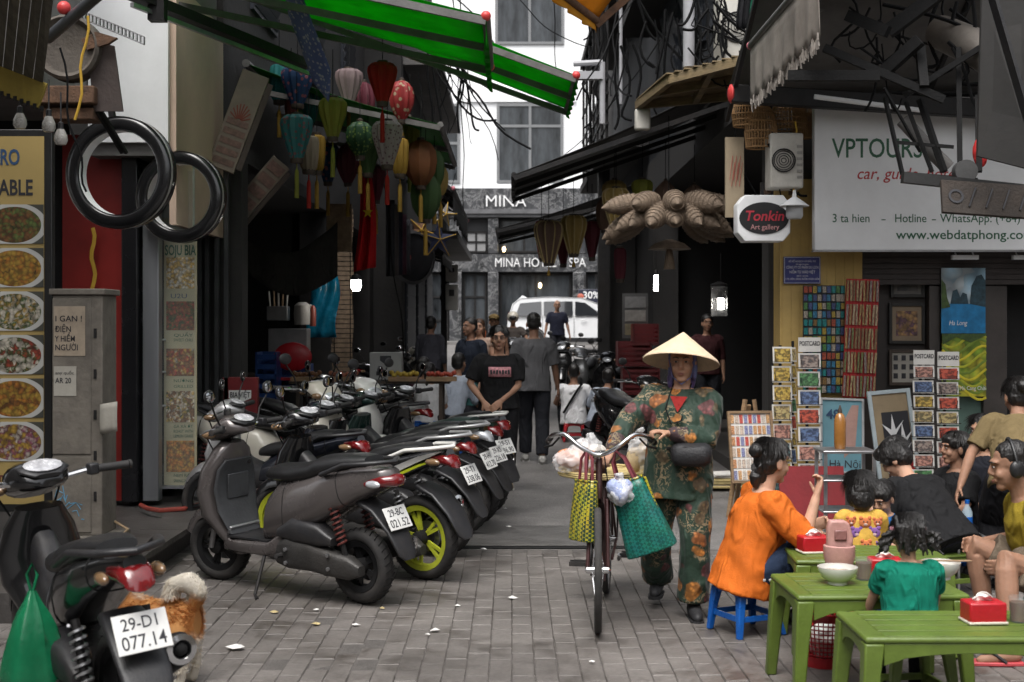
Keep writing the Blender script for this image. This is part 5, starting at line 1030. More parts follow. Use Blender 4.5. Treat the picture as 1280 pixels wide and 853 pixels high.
# ================================================================== TABLES, STOOLS AND DINERS
def plastic(n, c, rough=.42): return pm('plastic_' + n, c, rough, 0, .16, 7, .12, bscale=60, grime=.6, gcol=(c[0] * .55 + .01, c[1] * .52 + .008, c[2] * .5 + .006), rvar=.22)
pl_green = plastic('green', (.100, .150, .022)); pl_blue = plastic('blue', (.004, .10, .42), .32); pl_red = plastic('red', (.42, .010, .018), .35)
def furniture(par, w, d, h, mt, stool=False):
    t = .02 if stool else .026; lw = .05 if stool else .075; sp = .03 if stool else .035
    m = MB(); m.box((0, 0, h - t / 2), (w, d, t)); m.build('seat' if stool else 'table_top', mt, par, bevel=.012, seg=3)
    if not stool:
        for k in range(5):
            m = MB(); m.box((0, -d / 2 + d * (k + .5) / 5, h + .0015), (w * .82, d / 5 - .018, .003)); m.build('top_panel', mt, par, bevel=.002)
    else:
        m = MB(); m.lathe([(.012, 0), (.016, 0), (.016, .002), (.012, .002)], 12, Matrix.Translation((0, 0, h)), caps=False); m.build('lift_hole', MATS['slot_black'], par)
    for sx in (-1, 1):
        for sy in (-1, 1):
            m = MB(); rings = []
            for z, s_, o in ((h - t, lw, 0), (h * .55, lw * .8, .5), (0.0, lw * .62, 1)):
                cx = sx * (w / 2 - lw / 2 + sp * o); cy = sy * (d / 2 - lw / 2 + sp * o); q = s_ / 2
                rings.append([Vector((cx + a * q, cy + b * q, z)) for a, b in ((-1, -1), (1, -1), (1, 1), (-1, 1))])
            m.loft(rings); m.build('leg', mt, par, bevel=.007, fix=True)
    ah = .085 if not stool else .035; N = 8
    for ax in (0, 1):
        for s in (-1, 1):
            L = (w if ax == 0 else d) - 2 * lw * .98; poly = [(-L / 2, 0), (L / 2, 0), (L / 2, -ah)] + [(L / 2 - L * k / N, -ah + (ah * .55) * math.sin(math.pi * k / N) ** .5) for k in range(1, N)] + [(-L / 2, -ah)]
            off = s * ((d if ax == 0 else w) / 2 - .014)
            M = Matrix.Translation((0, off, h - t)) if ax == 0 else Matrix.Translation((off, 0, h - t)) @ Matrix.Rotation(R(90), 4, 'Z')
            m = MB(); m.prism(poly, .012, M @ RX @ Matrix.Translation((0, 0, -.006))); m.build('apron', mt, par, bevel=.003, fix=True)
            if stool:
                zz = h * .38; M2 = Matrix.Translation((0, 0, zz)) @ Matrix.Rotation(R(90 * ax), 4, 'Z'); L2 = (w if ax == 0 else d) - lw * .9 + sp; o2 = s * ((d if ax == 0 else w) / 2 - lw / 2 + sp * .6)
                m = MB(); m.box((0, 0, 0), (L2, .016, .03), M=M2 @ Matrix.Translation((0, o2, 0))); m.build('stretcher', mt, par, bevel=.003)
TH_ = .476
for lab, x, y, w, d, rz in [('olive green plastic table nearest the camera with one red tissue box', 1.75, 5.20, .84, .46, 0), ('olive green plastic table with white noodle bowls before the curly haired child', 1.61, 6.0, .76, .52, 2), ('olive green plastic table at the elbow of the woman in orange', 1.82, 6.80, .78, .46, -3)]:
    furniture(thing('plastic_table', lab, 'table', (x, y, 0), R(rz), 'green plastic tables'), w, d, TH_, pl_green)
for lab, x, y, rz, mt, g in [('bright blue plastic stool under the woman in orange', 1.26, 7.10, 25, pl_blue, 'blue plastic stools'), ('blue plastic stool under the girl in the yellow shirt', 1.97, 7.42, 5, pl_blue, 'blue plastic stools'),
    ('olive green stool under the curly haired child', 1.69, 5.60, 8, pl_green, 'green plastic stools'), ('olive green stool under the man in black', 2.66, 8.1, 15, pl_green, 'green plastic stools'), ('olive green stool under the man in mustard', 2.80, 6.75, 0, pl_green, 'green plastic stools'), ('blue plastic stool under the boy in blue', 2.28, 8.05, 0, pl_blue, 'blue plastic stools'),
    ('blue stool under the short haired woman facing the lane', 2.96, 8.8, 0, pl_blue, 'blue plastic stools'), ('blue stool under the woman beside the one standing in khaki', 3.22, 9.15, 0, pl_blue, 'blue plastic stools'),
    ('small blue stool under the light blue shirted man', -.78, 16.6, 0, pl_blue, 'blue plastic stools'), ('small blue stool under the ponytail girl', -1.06, 16.3, 0, pl_blue, 'blue plastic stools'), ('small red stool under the man with the shoulder strap', .86, 18.4, 0, pl_red, 'red plastic stools'), ('small red stool under the man leaning forward by the black scooter', 1.20, 18.0, 0, pl_red, 'red plastic stools'), ('small red stool under the dark clothed woman down the lane', -1.30, 17.2, 0, pl_red, 'red plastic stools')]:
    t = thing('plastic_stool', lab, 'stool', (x, y, gz(y)), R(rz), g); furniture(t, .27, .27, .33 if 'curly' in lab else .46 if ('light blue sh' in lab or 'ponytail' in lab or 'dark clothed' in lab) else .26, mt, True)
# red waste baskets with open lattice
def basket(lab, x, y, r0, r1, h):
    t = thing('waste_basket', lab, 'basket', (x, y, 0.0), 0, 'red waste baskets'); m = MB(); m.lathe([(.0, .004), (r0, .004), (r0, .05), (r0 + .004, .05), (r0 + .004, 0), (.0, 0)], 28); m.build('base', pl_red, t)
    m = MB(); m.lathe([(r1 - .004, h - .035), (r1 - .004, h), (r1 + .012, h + .004), (r1 + .012, h - .012), (r1, h - .014), (r1, h - .035)], 28, caps=False); m.build('rim', pl_red, t)
    m = MB(); N = 34
    for k in range(N):
        a = 6.283 * k / N; m.bar((r0 * math.cos(a), r0 * math.sin(a), .03), (r1 * math.cos(a), r1 * math.sin(a), h - .02), .005)
    for k in range(1, 9):
        f = k / 9; rr = r0 + (r1 - r0) * f; m.tube([(rr * math.cos(6.283 * j / 28), rr * math.sin(6.283 * j / 28), .04 + (h - .07) * f) for j in range(28)], .0035, 5, closed=True)
    tag(m.build('lattice', pl_red, t), kind='stuff')
    m = MB(); m.ell((0, 0, h * .45), (r0 * .8, r0 * .8, h * .35)); organic(m, 'paper_waste', paper, t, .012, 1, .05, hairtex)
basket('red lattice waste basket in front under the bowl table', 1.52, 6.42, .095, .125, .26); basket('red lattice waste basket farther back behind the table legs', 1.72, 7.15, .10, .13, .27)
# table things
def tissue(lab, x, y, z=TH_ + .003, rz=0):
    t = thing('tissue_box', lab, 'tissue box', (x, y, z), R(rz), 'red tissue boxes'); m = MB(); m.box((0, 0, .045), (.15, .105, .082)); m.build('case', pl_red, t, bevel=.008)
    m = MB(); m.box((0, 0, .0065), (.158, .113, .012)); m.build('base', plastic('cream', (.6, .56, .48)), t, bevel=.004)
    m = MB(); m.sheet(lambda u, v: ((u - .5) * .075 + .01 * math.sin(v * 9), (.5 - v) * .012 + .02 * math.sin(u * 7) * v, .08 + .045 * v * (1 - .6 * abs(u - .45) * 2)), 8, 5); m.build('tissue', paper, t, solid=.002)
tissue('red tissue box on the nearest green table', 1.86, 5.21, rz=4); tissue('red tissue box at the elbow of the woman in orange', 1.555, 6.80, rz=8); tissue('red tissue box behind the tea glass on the bowl table', 1.74, 6.16, rz=-5)
china = pm('china', (.62, .62, .58), .2, 0, .05, 8, 0, coat=.5)
def bowl(lab, x, y, sticks):
    t = thing('noodle_bowl', lab, 'bowl', (x, y, TH_ + .003), 0, 'white noodle bowls'); m = MB(); m.lathe([(.0, .004), (.035, .004), (.036, 0), (.045, 0), (.045, .012), (.07, .03), (.088, .062), (.090, .078), (.086, .078), (.083, .062), (.064, .033), (.0, .022)], 28); m.build('bowl_shell', china, t)
    m = MB(); m.lathe([(0, .055), (.078, .055), (.078, .052), (0, .052)], 24); m.build('broth', pm('broth', (.22, .12, .05), .2, 0, .4, 30, .1), t)
    if sticks:
        for k in range(2):
            s = thing('chopstick', 'wooden chopstick lying across the right hand bowl, %s of the pair' % ('upper' if k else 'lower'), 'chopstick', (x, y, TH_ + .085), 0, 'chopsticks'); m = MB(); m.tube([(-.10, .0 + k * .014, .0), (.14, -.01 + k * .016, .0)], [.002, .004], 6); m.build('stick', wood, s)
bowl('white noodle bowl at the free corner of the bowl table', 1.475, 5.98, False); bowl('white noodle bowl beside the curly haired child, chopsticks across it', 1.98, 6.10, True)
def tea(lab, x, y):
    t = thing('tea_glass', lab, 'glass', (x, y, TH_ + .003), 0, 'glasses of tea'); m = MB(); m.lathe([(.0, .003), (.034, .003), (.038, .10), (.040, .10), (.036, 0), (0, 0)], 20); m.build('glass_wall', glass('tumbler', (.5, .55, .55), .10), t)
    m = MB(); m.lathe([(0, .006), (.0335, .006), (.0365, .078), (0, .078)], 20); m.build('tea', pm('tea', (.10, .035, .008), .1, 0, .2, 10, 0, coat=.6), t)
tea('glass of dark tea on the bowl table', 1.62, 6.08); tea('glass of dark tea beside the nearest tissue box', 2.005, 5.22)
t = thing('pink_jug', 'tall pink plastic jug with an open side on the middle table', 'jug', P(1049, 702, 6.35) * 1.0); t.location.z = TH_ + .003
pkm = plastic('pink', (.50, .27, .24)); m = MB(); m.lathe([(0, .004), (.06, .004), (.075, .06), (.075, .11), (.066, .115), (.066, .0), (0, 0)], 24); m.build('base', pkm, t)
m = MB(); m.prism([(-.06, .1), (.06, .1), (.065, .15), (.045, .22), (.02, .235), (-.05, .235), (-.06, .2)], .05, Matrix.Translation((0, .025, 0)) @ RX); m.build('hood', pkm, t, bevel=.012, seg=3)
m = MB(); m.box((.0, -.03, .165), (.06, .012, .05)); m.build('opening', plastic('pinkdark', (.26, .12, .11)), t, bevel=.006)
t = thing('cutlery_basket', 'pale blue plastic cutlery basket at the edge of the nearest table', 'basket', (2.11, 5.17, TH_ + .003)); bm_ = plastic('paleblue', (.25, .42, .55))
for k, (cx, cy, sx, sy) in enumerate([(0, -.06, .13, .006), (0, .06, .13, .006), (-.062, 0, .006, .12), (.062, 0, .006, .12)]):
    m = MB()
    for j in range(7): m.box((cx + (sx > .1) * (j - 3) * .02, cy + (sy > .1) * (j - 3) * .018, .08), (.008 if sx > .1 else .006, .008 if sy > .1 else .006, .13))
    m.box((cx, cy, .146), (sx, sy, .014)); m.box((cx, cy, .008), (sx, sy, .016)); m.box((cx, cy, .07), (sx, sy, .008)); tag(m.build('side_grille', bm_, t), kind='stuff')
for k in range(4): m = MB(); m.tube([(-.03 + k * .02, .01, .01), (-.05 + k * .03, -.02, .22)], [.004, .006], 6); m.build('spoon_handle', steel, t)
m = MB(); m.ell((2.11, 5.04, TH_ + .035), (.03, .03, .032)); tag(m.build('steel_cup', chrome), 'small round steel pot in front of the blue cutlery basket', 'pot')
# ---- diners
def seat(z, sc, spread=.15, reach=-.38): return dict(pel=(0, 0, z / sc + .085), fl=(spread, reach, .08), fr=(-spread, reach, .08), kl=(.25, -1, .9), kr=(-.25, -1, .9))
orange = cloth('orange', (.55, .125, .014), .8)
lo, rz, sc = (1.25, 7.10, 0), R(98), .93; W_ = Lw(lo, rz, sc)
o_, Jo = person('woman in orange shirt sitting on the blue stool with one hand raised', lo, rz, sc, **seat(.26, sc), lean=(16, 0, 0), yaw=20, pitch=8, skin='c', hair='bun', near=True, hr=W_(1.60, 6.95, .74), er=(-.3, .2, -1), hl=W_(1.62, 7.2, .55), palmR=(0, 1, 0), curl=1.2,
    top=dict(m=orange, sl=1.25, hem=-.13, fat=.05, sw=.035, d=.045), bot=dict(m=cloth('bluejean', (.018, .03, .06)), w=.02), shoes=shoe_b)
for k in range(3):
    m = MB(); m.ell(Jo['pel'] + Vector((-.205, -.05 - .035 * k, -.03)), (.004, .009, .009)); m.build('button', sole_w, o_)
m = MB(); m.tube([Jo['c']((0, .04, -.12)), Jo['c']((0, .12, -.02)), Jo['c']((0, .115, -.09)), Jo['c']((0, .10, -.16))], [.03, .045, .04, .015], 9); organic(m, 'hair_tail', hairm, o_, .008, 1, .012, hairtex)
yell = pm('bear_shirt', (.55, .33, .05), .8, 0, .2, 20, .2)
k_, Jk = person('girl with black bob in a yellow bear print shirt, back turned', (1.97, 7.42, 0), R(182), .62, **seat(.26, .62), lean=(8, 0, 0), pitch=14, skin='c', hair='bob', near=True, hs=1.32, top=dict(m=yell, sl=.7, fat=.03), bot=dict(m=cloth('teal', (.03, .18, .2))), hl=(.15, -.35, .62), hr=(-.15, -.35, .62))
for dx, dz, c_, r_ in ((-.085, .27, (.20, .09, .30), .055), (.075, .27, (.20, .09, .30), .055), (0, .36, (.55, .16, .05), .055), (.12, .37, (.5, .14, .05), .045), (-.12, .36, (.5, .14, .05), .045), (0, .16, (.55, .16, .05), .05), (-.13, .15, (.2, .09, .3), .045)):
    p = Jk['pel'] + Jk['T'] @ Vector((dx, .138 - abs(dx) * .25, dz)); m = MB(); m.ell(p, (r_, .01, r_ * .85)); bt = m.build('bear_print', pm('bear_%d' % int(c_[0] * 100), c_, .8, 0, .15, 20, .1), k_)
    for s in (-1, 1):
        m = MB(); m.ell(p + Vector((s * r_ * .7, 0, r_ * .75)), (r_ * .36, .009, r_ * .36)); m.build('bear_ear', bt.data.materials[0], bt)
        m = MB(); m.ell(p + Vector((s * r_ * .3, .009, r_ * .15)), (.007, .004, .007)); m.build('bear_eye', inkdark, bt)
    m = MB(); m.ell(p + Vector((0, .009, -r_ * .3)), (r_ * .33, .005, r_ * .25)); m.build('bear_muzzle', pm('bear_muz', (.5, .35, .3), .8, bump=0), bt)
person('boy in blue shirt looking down beside the girl in yellow', (2.30, 7.95, 0), R(-45), .60, **seat(.20, .60), lean=(20, 0, 0), pitch=25, skin='c', hair='fringe', near=True, hs=1.25, top=dict(m=cloth('skyblue', (.03, .16, .42)), sl=.7), bot=dict(m=denim), hl=(.1, -.4, .6), hr=(-.1, -.4, .6))
person('man in black T-shirt hunched over his food with his back turned', (2.66, 8.1, 0), R(-152), .95, **seat(.26, .95), lean=(44, 0, 0), yaw=25, pitch=38, skin='c', hair='mop', near=True, fat=1.1, top=dict(m=blackt, sl=.8, fat=.035), bot=dict(m=denim), hl=(.2, -.45, .5), hr=(-.2, -.45, .5))
g_, Jg = person('small child in green T-shirt with curly black pigtails, back turned', (1.69, 5.60, 0), R(178), .57, **seat(.33, .57), lean=(6, 0, 0), pitch=10, skin='c', hair='pigtails', near=True, hs=1.3, fat=1.08, top=dict(m=cloth('kidgreen', (.004, .16, .105)), sl=.75, fat=.04, hem=-.1), bot=dict(m=denim), hl=(.26, -.36, .62), hr=(-.26, -.36, .62))
for s in (-1, 1): m = MB(); m.ell(Jg['c']((s * .09, .03, .045)), (.024, .024, .024)); m.build('hair_bobble', plastic('pinkbead', (.5, .2, .25)), g_)
mustard = cloth('mustard', (.26, .19, .02))
lo, rz, sc = (2.80, 6.75, 0), R(-92), 1.0; W_ = Lw(lo, rz, sc)
y_, Jy = person('man in mustard T-shirt and shorts with headphones, face in profile', lo, rz, sc, pel=(0, 0, .34), fl=W_(2.42, 6.42, .08), fr=W_(2.50, 6.95, .08), kl=(.1, -.6, 1), kr=(-.1, -.6, 1), lean=(24, 0, 0), yaw=-6, pitch=10, skin='b', hair='crop', near=True, hl=W_(2.50, 6.55, .46), el=(.6, .5, -.8), hr=W_(2.5, 7.0, .5), top=dict(m=mustard, sl=.8, fat=.03), bot=dict(m=cloth('khakishort', (.14, .11, .08)), len=.8, w=.03), shoes=None)
hp_ = thing('headphones', 'black headphones over the ear of the man in mustard', 'headphones', (0, 0, 0)); M_ = y_.matrix_basis
for s in (-1, 1):
    m = MB(); m.ell(M_ @ Jy['c']((s * .098, .008, -.008)), (.04, .022, .046)); m.build('ear_cup', vinyl, hp_)
m = MB(); m.tube([M_ @ Jy['c']((.108 * math.cos(R(a)), .012, .008 + .135 * math.sin(R(a)))) for a in range(0, 181, 15)], .008, 8); m.build('headband', vinyl, hp_)
for s, sd in ((1, 'near'), (-1, 'far')):
    a_ = M_ @ Jy['A'][s]; t = thing('flip_flop', 'pink and black flip flop on the %s foot of the man in mustard' % sd, 'sandal', (a_.x - .05, a_.y, .0), R(-92), 'flip flops')
    m = MB(); m.prism([(-.045, -.15), (.045, -.15), (.05, 0), (.04, .11), (-.04, .11), (-.045, 0)], .018); m.build('sole', plastic('coral', (.5, .07, .08)), t, bevel=.004)
    m = MB(); m.tube([(-.045, .02, .018), (-.03, -.05, .07), (.0, -.10, .03), (.03, -.05, .07), (.045, .02, .018)], .009, 6); m.build('strap', blackp, t)
khaki = cloth('khakishirt', (.155, .115, .055))
lo, rz, sc = (3.14, 8.2, 0), R(172), .90; W_ = Lw(lo, rz, sc)
person('woman in khaki T-shirt bending over the diners with her back turned', lo, rz, sc, pel=(0, .1, .80), lean=(38, -6, 0), yaw=10, pitch=15, skin='b', hair='bun', near=True, fat=1.08, hl=W_(2.78, 8.25, .60), el=(1, -.2, -.3), hr=W_(3.35, 8.6, .6), top=dict(m=khaki, sl=.8, fat=.03), bot=dict(m=cloth('blackskirt', (.010, .010, .012)), w=.05, len=1.9), fl=(.1, .02, .08), fr=(-.1, .02, .08))
person('short haired woman in profile facing the lane behind the man in black', (3.0, 8.8, 0), R(-72), .84, **seat(.22, .84), lean=(6, 0, 0), yaw=-5, skin='b', hair='fringe', near=True, top=dict(m=blackt, sl=.8), bot=dict(m=denim), hl=(.2, -.4, .5), hr=(-.2, -.4, .5))
person('long haired woman between the short haired one and the woman in khaki', (3.28, 9.15, 0), R(-50), .9, **seat(.26, .9), lean=(4, 0, 0), skin='a', hair='long', near=True, top=dict(m=cloth('darknavy', (.015, .016, .022)), sl=.8), bot=dict(m=denim), hl=(.2, -.4, .5), hr=(-.2, -.4, .5))
# water bottle held between them
t = thing('water_bottle', 'clear water bottle with blue cap beside the woman in khaki', 'bottle', (2.80, 8.12, .36)); m = MB(); m.lathe([(0, 0), (.03, 0), (.032, .02), (.032, .14), (.012, .18), (.012, .19), (0, .19)], 16); m.build('bottle_body', glass('pet', (.55, .7, .8), .4), t); m = MB(); m.lathe([(0, .19), (.014, .19), (.014, .212), (0, .212)], 12); m.build('cap', pl_blue, t); m = MB(); m.lathe([(.0326, .06), (.0326, .11)], 16, caps=False); m.build('label_band', pl_blue, t)
t = thing('steel_rack', 'small steel stand behind the diners carrying it', 'stand', (2.80, 8.12, 0)); m = MB(); m.box((0, 0, .35), (.2, .2, .015)); m.build('shelf', steel, t)
for sx in (-1, 1):
    for sy in (-1, 1): m = MB(); m.bar((sx * .08, sy * .08, 0), (sx * .08, sy * .08, .343), .014); m.build('leg', steel, t)
t['label'] = 'small steel stand under the clear water bottle'
# sauce cart
t = thing('steel_cart', 'stainless steel stand with a sauce bottle behind the diners', 'stand', P(1056, 563, 9.4)); t.location.z = 0
zt = Z_(563, 9.4)
for sx in (-1, 1):
    for sy in (-1, 1): m = MB(); m.bar((sx * .17, sy * .14, 0), (sx * .17, sy * .14, zt - .012), .022); m.build('leg', steel, t)
for k, z in enumerate((zt, zt - .2, zt - .42)): m = MB(); m.box((0, 0, z), (.38, .32, .02 if k == 0 else .014)); m.build('shelf', steel, t, bevel=.004)
t = thing('sauce_bottle', 'amber squeeze bottle of sauce on the steel stand', 'bottle', P(1050, 562, 9.4)); t.location.z = zt + .011
m = MB(); m.lathe([(0, 0), (.038, 0), (.042, .02), (.042, .2), (.03, .24), (.014, .255), (0, .255)], 18); m.build('bottle_body', pm('amber_sauce', (.30, .13, .03), .25, 0, .15, 12, 0, coat=.5), t); m = MB(); m.lathe([(.016, .255), (.016, .27), (.004, .31), (0, .31)], 10); m.build('nozzle', darkwood, t)
# ================================================================== BICYCLE AND ITS LOAD
fx, fy = .46, 7.08; hdg = math.atan2(-1.03, -.12)
bk = thing('bicycle', 'old black bicycle with chrome handlebar pushed by the woman in the conical hat', 'bicycle', (fx - .52 * math.cos(hdg), fy - .52 * math.sin(hdg), 0), hdg)
bframe = pm('bicycle_paint', (.05, .018, .018), .4, .2, .3, 9, .1, grime=.4); tyre_m = pm('bicycle_tyre', (.03, .029, .028), .8, 0, .3, 20, .2, grime=.4, gcol=(.09, .08, .07))
wheel(bk, .52, .335, .04, steel, wire=28, tyre=tyre_m, steer=.06); wheel(bk, -.53, .335, .04, steel, wire=28, tyre=tyre_m)
def bt(pts, r, nm, mt=bframe, n=8): m = MB(); m.tube(pts, r, n); return m.build(nm, mt, bk, smooth=50)
for s in (-1, 1):
    bt([(.52, s * .055, .335), (.47, s * .05, .52), (.40, s * .045, .70)], .011, 'fork_blade'); bt([(-.53, s * .06, .335), (-.14, s * .05, .28)], .009, 'chain_stay'); bt([(-.53, s * .06, .335), (-.24, s * .03, .74)], .008, 'seat_stay')
bt([(.40, 0, .70), (.36, 0, .92)], .018, 'head_tube'); bt([(.385, 0, .74), (.15, 0, .42), (-.13, 0, .28)], .016, 'down_tube'); bt([(.37, 0, .86), (.1, 0, .56), (-.19, 0, .46)], .014, 'top_tube'); bt([(-.13, 0, .28), (-.26, 0, .80)], .014, 'seat_tube')
m = MB(); hull(m, [(-.14, .84, .05, .04), (-.22, .85, .12, .06), (-.34, .86, .19, .07), (-.39, .86, .16, .05)], 2.3); m.build('saddle', vinyl, bk, smooth=60)
hbar = [(.22, -.29, 1.00), (.30, -.265, 1.035), (.39, -.19, 1.05), (.42, -.10, .985), (.40, 0, .94), (.42, .10, .985), (.39, .19, 1.05), (.30, .265, 1.035), (.22, .29, 1.00)]
pts = []
for i in range(len(hbar) - 1):
    for k in range(4):
        p0, p1, p2, p3 = [Vector(hbar[max(0, min(len(hbar) - 1, i + q))]) for q in (-1, 0, 1, 2)]; t = k / 4
        pts.append(.5 * ((2 * p1) + (p2 - p0) * t + (2 * p0 - 5 * p1 + 4 * p2 - p3) * t * t + (3 * p1 - p0 - 3 * p2 + p3) * t ** 3))
pts.append(Vector(hbar[-1])); bt(pts, .0125, 'handlebar', chrome, 10)
bt([(.36, 0, .9), (.375, 0, .95), (.40, 0, .945)], .013, 'stem', chrome)
for s in (-1, 1):
    bt([(.27, s * .275, 1.02), (.16, s * .30, .99)], .017, 'grip', rubber); bt([(.36, s * .22, 1.03), (.33, s * .26, .985), (.24, s * .31, .965)], .006, 'brake_lever', darkmetal)
m = MB(); m.lathe([(.085, -.004), (.1, -.004), (.1, .004), (.085, .004)], 28, Matrix.Translation((-.13, -.07, .28)) @ RX, caps=False)
for k in range(5): m.bar((-.13, -.07, .28), (-.13 + .09 * math.cos(k * 1.256), -.07, .28 + .09 * math.sin(k * 1.256)), .01)
m.build('chainring', darkmetal, bk)
for s in (-1, 1):
    a = R(20) if s > 0 else R(200); e = Vector((-.13 + .165 * math.cos(a), s * .10, .28 + .165 * math.sin(a))); bt([(-.13, s * .09, .28), e], .011, 'crank', steel)
    m = MB(); pc = e + Vector((0, s * .06, 0))
    for dx in (-.032, .032): m.box(pc + Vector((dx, 0, 0)), (.022, .10, .025))
    for dy in (-.045, .045): m.box(pc + Vector((0, dy, 0)), (.05, .008, .02))
    m.bar(e, pc + Vector((0, s * .05, 0)), .012); m.build('pedal', rubber, bk)
m = MB(); rg = [[Vector((x, y, z)) for y in (-.028, 0, .028)] + [Vector((x * .995 - .002, y, z - .004)) for y in (.028, 0, -.028)] for x, z in arc_pts(-.53, .335, .36, 30, 190, 12)]; m.loft(rg); m.build('rear_mudguard', bframe, bk)
m = MB(); rg = [[Vector((x, y, z)) for y in (-.028, 0, .028)] + [Vector((x * .995 - .002, y, z - .004)) for y in (.028, 0, -.028)] for x, z in arc_pts(.52, .335, .36, 95, 200, 8)]; m.loft(rg); m.build('front_mudguard', bframe, bk)
m = MB()
for y in (-.07, 0, .07): m.bar((-.25, y, .72), (-.78, y, .72), .012)
for x in (-.3, -.5, -.75): m.bar((x, -.075, .72), (x, .075, .72), .012)
for s in (-1, 1): m.bar((-.53, s * .065, .34), (-.68, s * .07, .715), .01)
m.build('rear_rack', darkmetal, bk)
for s in (-1, 1): bt([(.39, s * .03, .93), (.43, s * .06, .7), (.2, s * .04, .4)], .004, 'brake_cable', wire_m, 5)
bM = Matrix.Translation(bk.location) @ Matrix.Rotation(hdg, 4, 'Z')
def weave(name, a, b_, s=38.0):
    m, nt, bs = node_mat(name); tc = nnode(nt, 'ShaderNodeTexCoord'); mp = nnode(nt, 'ShaderNodeMapping', Rotation=(R(30), R(35), R(45))); lk(nt, tc.outputs['Object'], mp.inputs[0])
    ck = nnode(nt, 'ShaderNodeTexChecker', Scale=s); ck.inputs[1].default_value = c4(a); ck.inputs[2].default_value = c4(b_); lk(nt, mp.outputs[0], ck.inputs['Vector'])
    wv = nnode(nt, 'ShaderNodeTexNoise', Scale=12.0, Detail=3.0); lk(nt, tc.outputs['Object'], wv.inputs['Vector'])
    mx = nnode(nt, 'ShaderNodeMixRGB', _blend_type='MULTIPLY'); mx.inputs[0].default_value = .5; lk(nt, ck.outputs['Color'], mx.inputs[1]); lk(nt, wv.outputs['Color'], mx.inputs[2]); lk(nt, mx.outputs[0], bs.inputs['Base Color'])
    bp = nnode(nt, 'ShaderNodeBump', Strength=.6, Distance=.01); lk(nt, ck.outputs['Fac'], bp.inputs['Height']); lk(nt, bp.outputs[0], bs.inputs['Normal']); bs.inputs['Roughness'].default_value = .35; return m
def woven_bag(lab, loc, rot, w, h, d, mt, edge, top=.75):
    t = thing('woven_bag', lab, 'bag', loc, 0, 'woven plastic bags on the bicycle', rot=rot); m = MB(); N = 16; rings = []
    for k in range(9):
        f = k / 8; ww = w * (1 - (1 - top) * f) / 2; dd = d * (1 - .55 * f) / 2 * (1 + .15 * math.sin(f * 3)); rings.append([Vector((math.copysign(abs(math.cos(a)) ** .45, math.cos(a)) * ww, math.copysign(abs(math.sin(a)) ** .6, math.sin(a)) * dd, -h + h * f)) for a in [6.283 * (j + .5) / N for j in range(N)]])
    m.loft(rings[:1] + rings, caps=False); m.f.append(tuple(reversed(range(N)))); m.m.append(0); m.build('bag_wall', mt, t, smooth=50, solid=.006)
    m = MB(); m.tube([p for p in rings[-1]], .008, 6, closed=True); m.build('rim', edge, t)
    for s in (-1, 1): m = MB(); m.tube([(s * w * .36, 0, -.01), (s * w * .40, 0, -h)], .010, 6); m.build('edge_band', edge, t)
    for s in (-1, 1): m = MB(); m.tube([(-w * .18, s * d * .2, -.02), (-w * .12, s * .02, .12), (0, 0, .17), (w * .12, s * .02, .12), (w * .18, s * d * .2, -.02)], .009, 6); m.build('handle', pm('maroon_strap', (.16, .03, .04), .5, 0, .2, 10, .1), t)
    return t
wg = weave('green_weave', (.004, .10, .075), (.012, .19, .15), 60); wy = weave('yellow_weave', (.50, .42, .03), (.02, .06, .04), 62)
woven_bag('green woven plastic bag hanging beside the bicycle front wheel', bM @ Vector((.38, .15, .80)), (R(4), R(-20), hdg + R(80)), .28, .40, .16, wg, wy, .62); 
woven_bag('yellow and green woven bag hanging on the far side of the bicycle front wheel', bM @ Vector((.42, -.07, .80)), (R(-4), R(-2), hdg + R(35)), .20, .32, .10, wy, wy, .9)
# bamboo trays with wrapped bread
bamboo = pm('bamboo', (.42, .33, .14), .65, 0, .25, 18, .2)
tr = thing('bamboo_tray', 'round bamboo tray laid across the bicycle rack', 'tray', bM @ Vector((-.42, 0, .735)), hdg)
m = MB(); m.lathe([(0, 0), (.27, 0), (.285, .03), (.28, .03), (.265, .008), (0, .008)], 36); m.build('tray_base', bamboo, tr)
for k in range(3): m = MB(); m.tube([((.283 + .004 * math.sin(j * 1.6 + k)) * math.cos(6.283 * j / 48), (.283 + .004 * math.cos(j * 1.6 + k)) * math.sin(6.283 * j / 48), .012 + k * .011) for j in range(48)], .009, 6, closed=True); m.build('rim_coil', bamboo, tr)
def parcel(lab, loc, r, col, al=.35, seed=1, n='bread_bag'):
    t = thing(n, lab, 'bag', loc, 0, 'plastic bags on the bicycle tray'); m = MB(); rd = random.Random(seed)
    for k in range(6): m.ell((rd.uniform(-.5, .5) * r[0], rd.uniform(-.5, .5) * r[1], r[2] * .45 + rd.uniform(-.25, .3) * r[2]), (r[0] * .5, r[1] * .5, r[2] * .42))
    organic(m, 'contents', pm('contents_' + n + str(seed), col, .6, 0, .3, 20, .3), t, .012, 2, .02)
    m = MB()
    for k in range(5): m.ell((rd.uniform(-.35, .35) * r[0], rd.uniform(-.35, .35) * r[1], r[2] * .5 + rd.uniform(-.2, .25) * r[2]), (r[0] * .72, r[1] * .72, r[2] * .55))
    m.tube([(0, 0, r[2] * .8), (.01, 0, r[2] * 1.2), (.0, .01, r[2] * 1.45)], [.04, .016, .035], 8)
    o = organic(m, 'plastic_film', glass('film', (.85, .85, .86), .38, .25) if 'film_m' not in MATS else MATS['film_m'], t, .012, 1, .05, hairtex); MATS['film_m'] = o.data.materials[0]
    return t
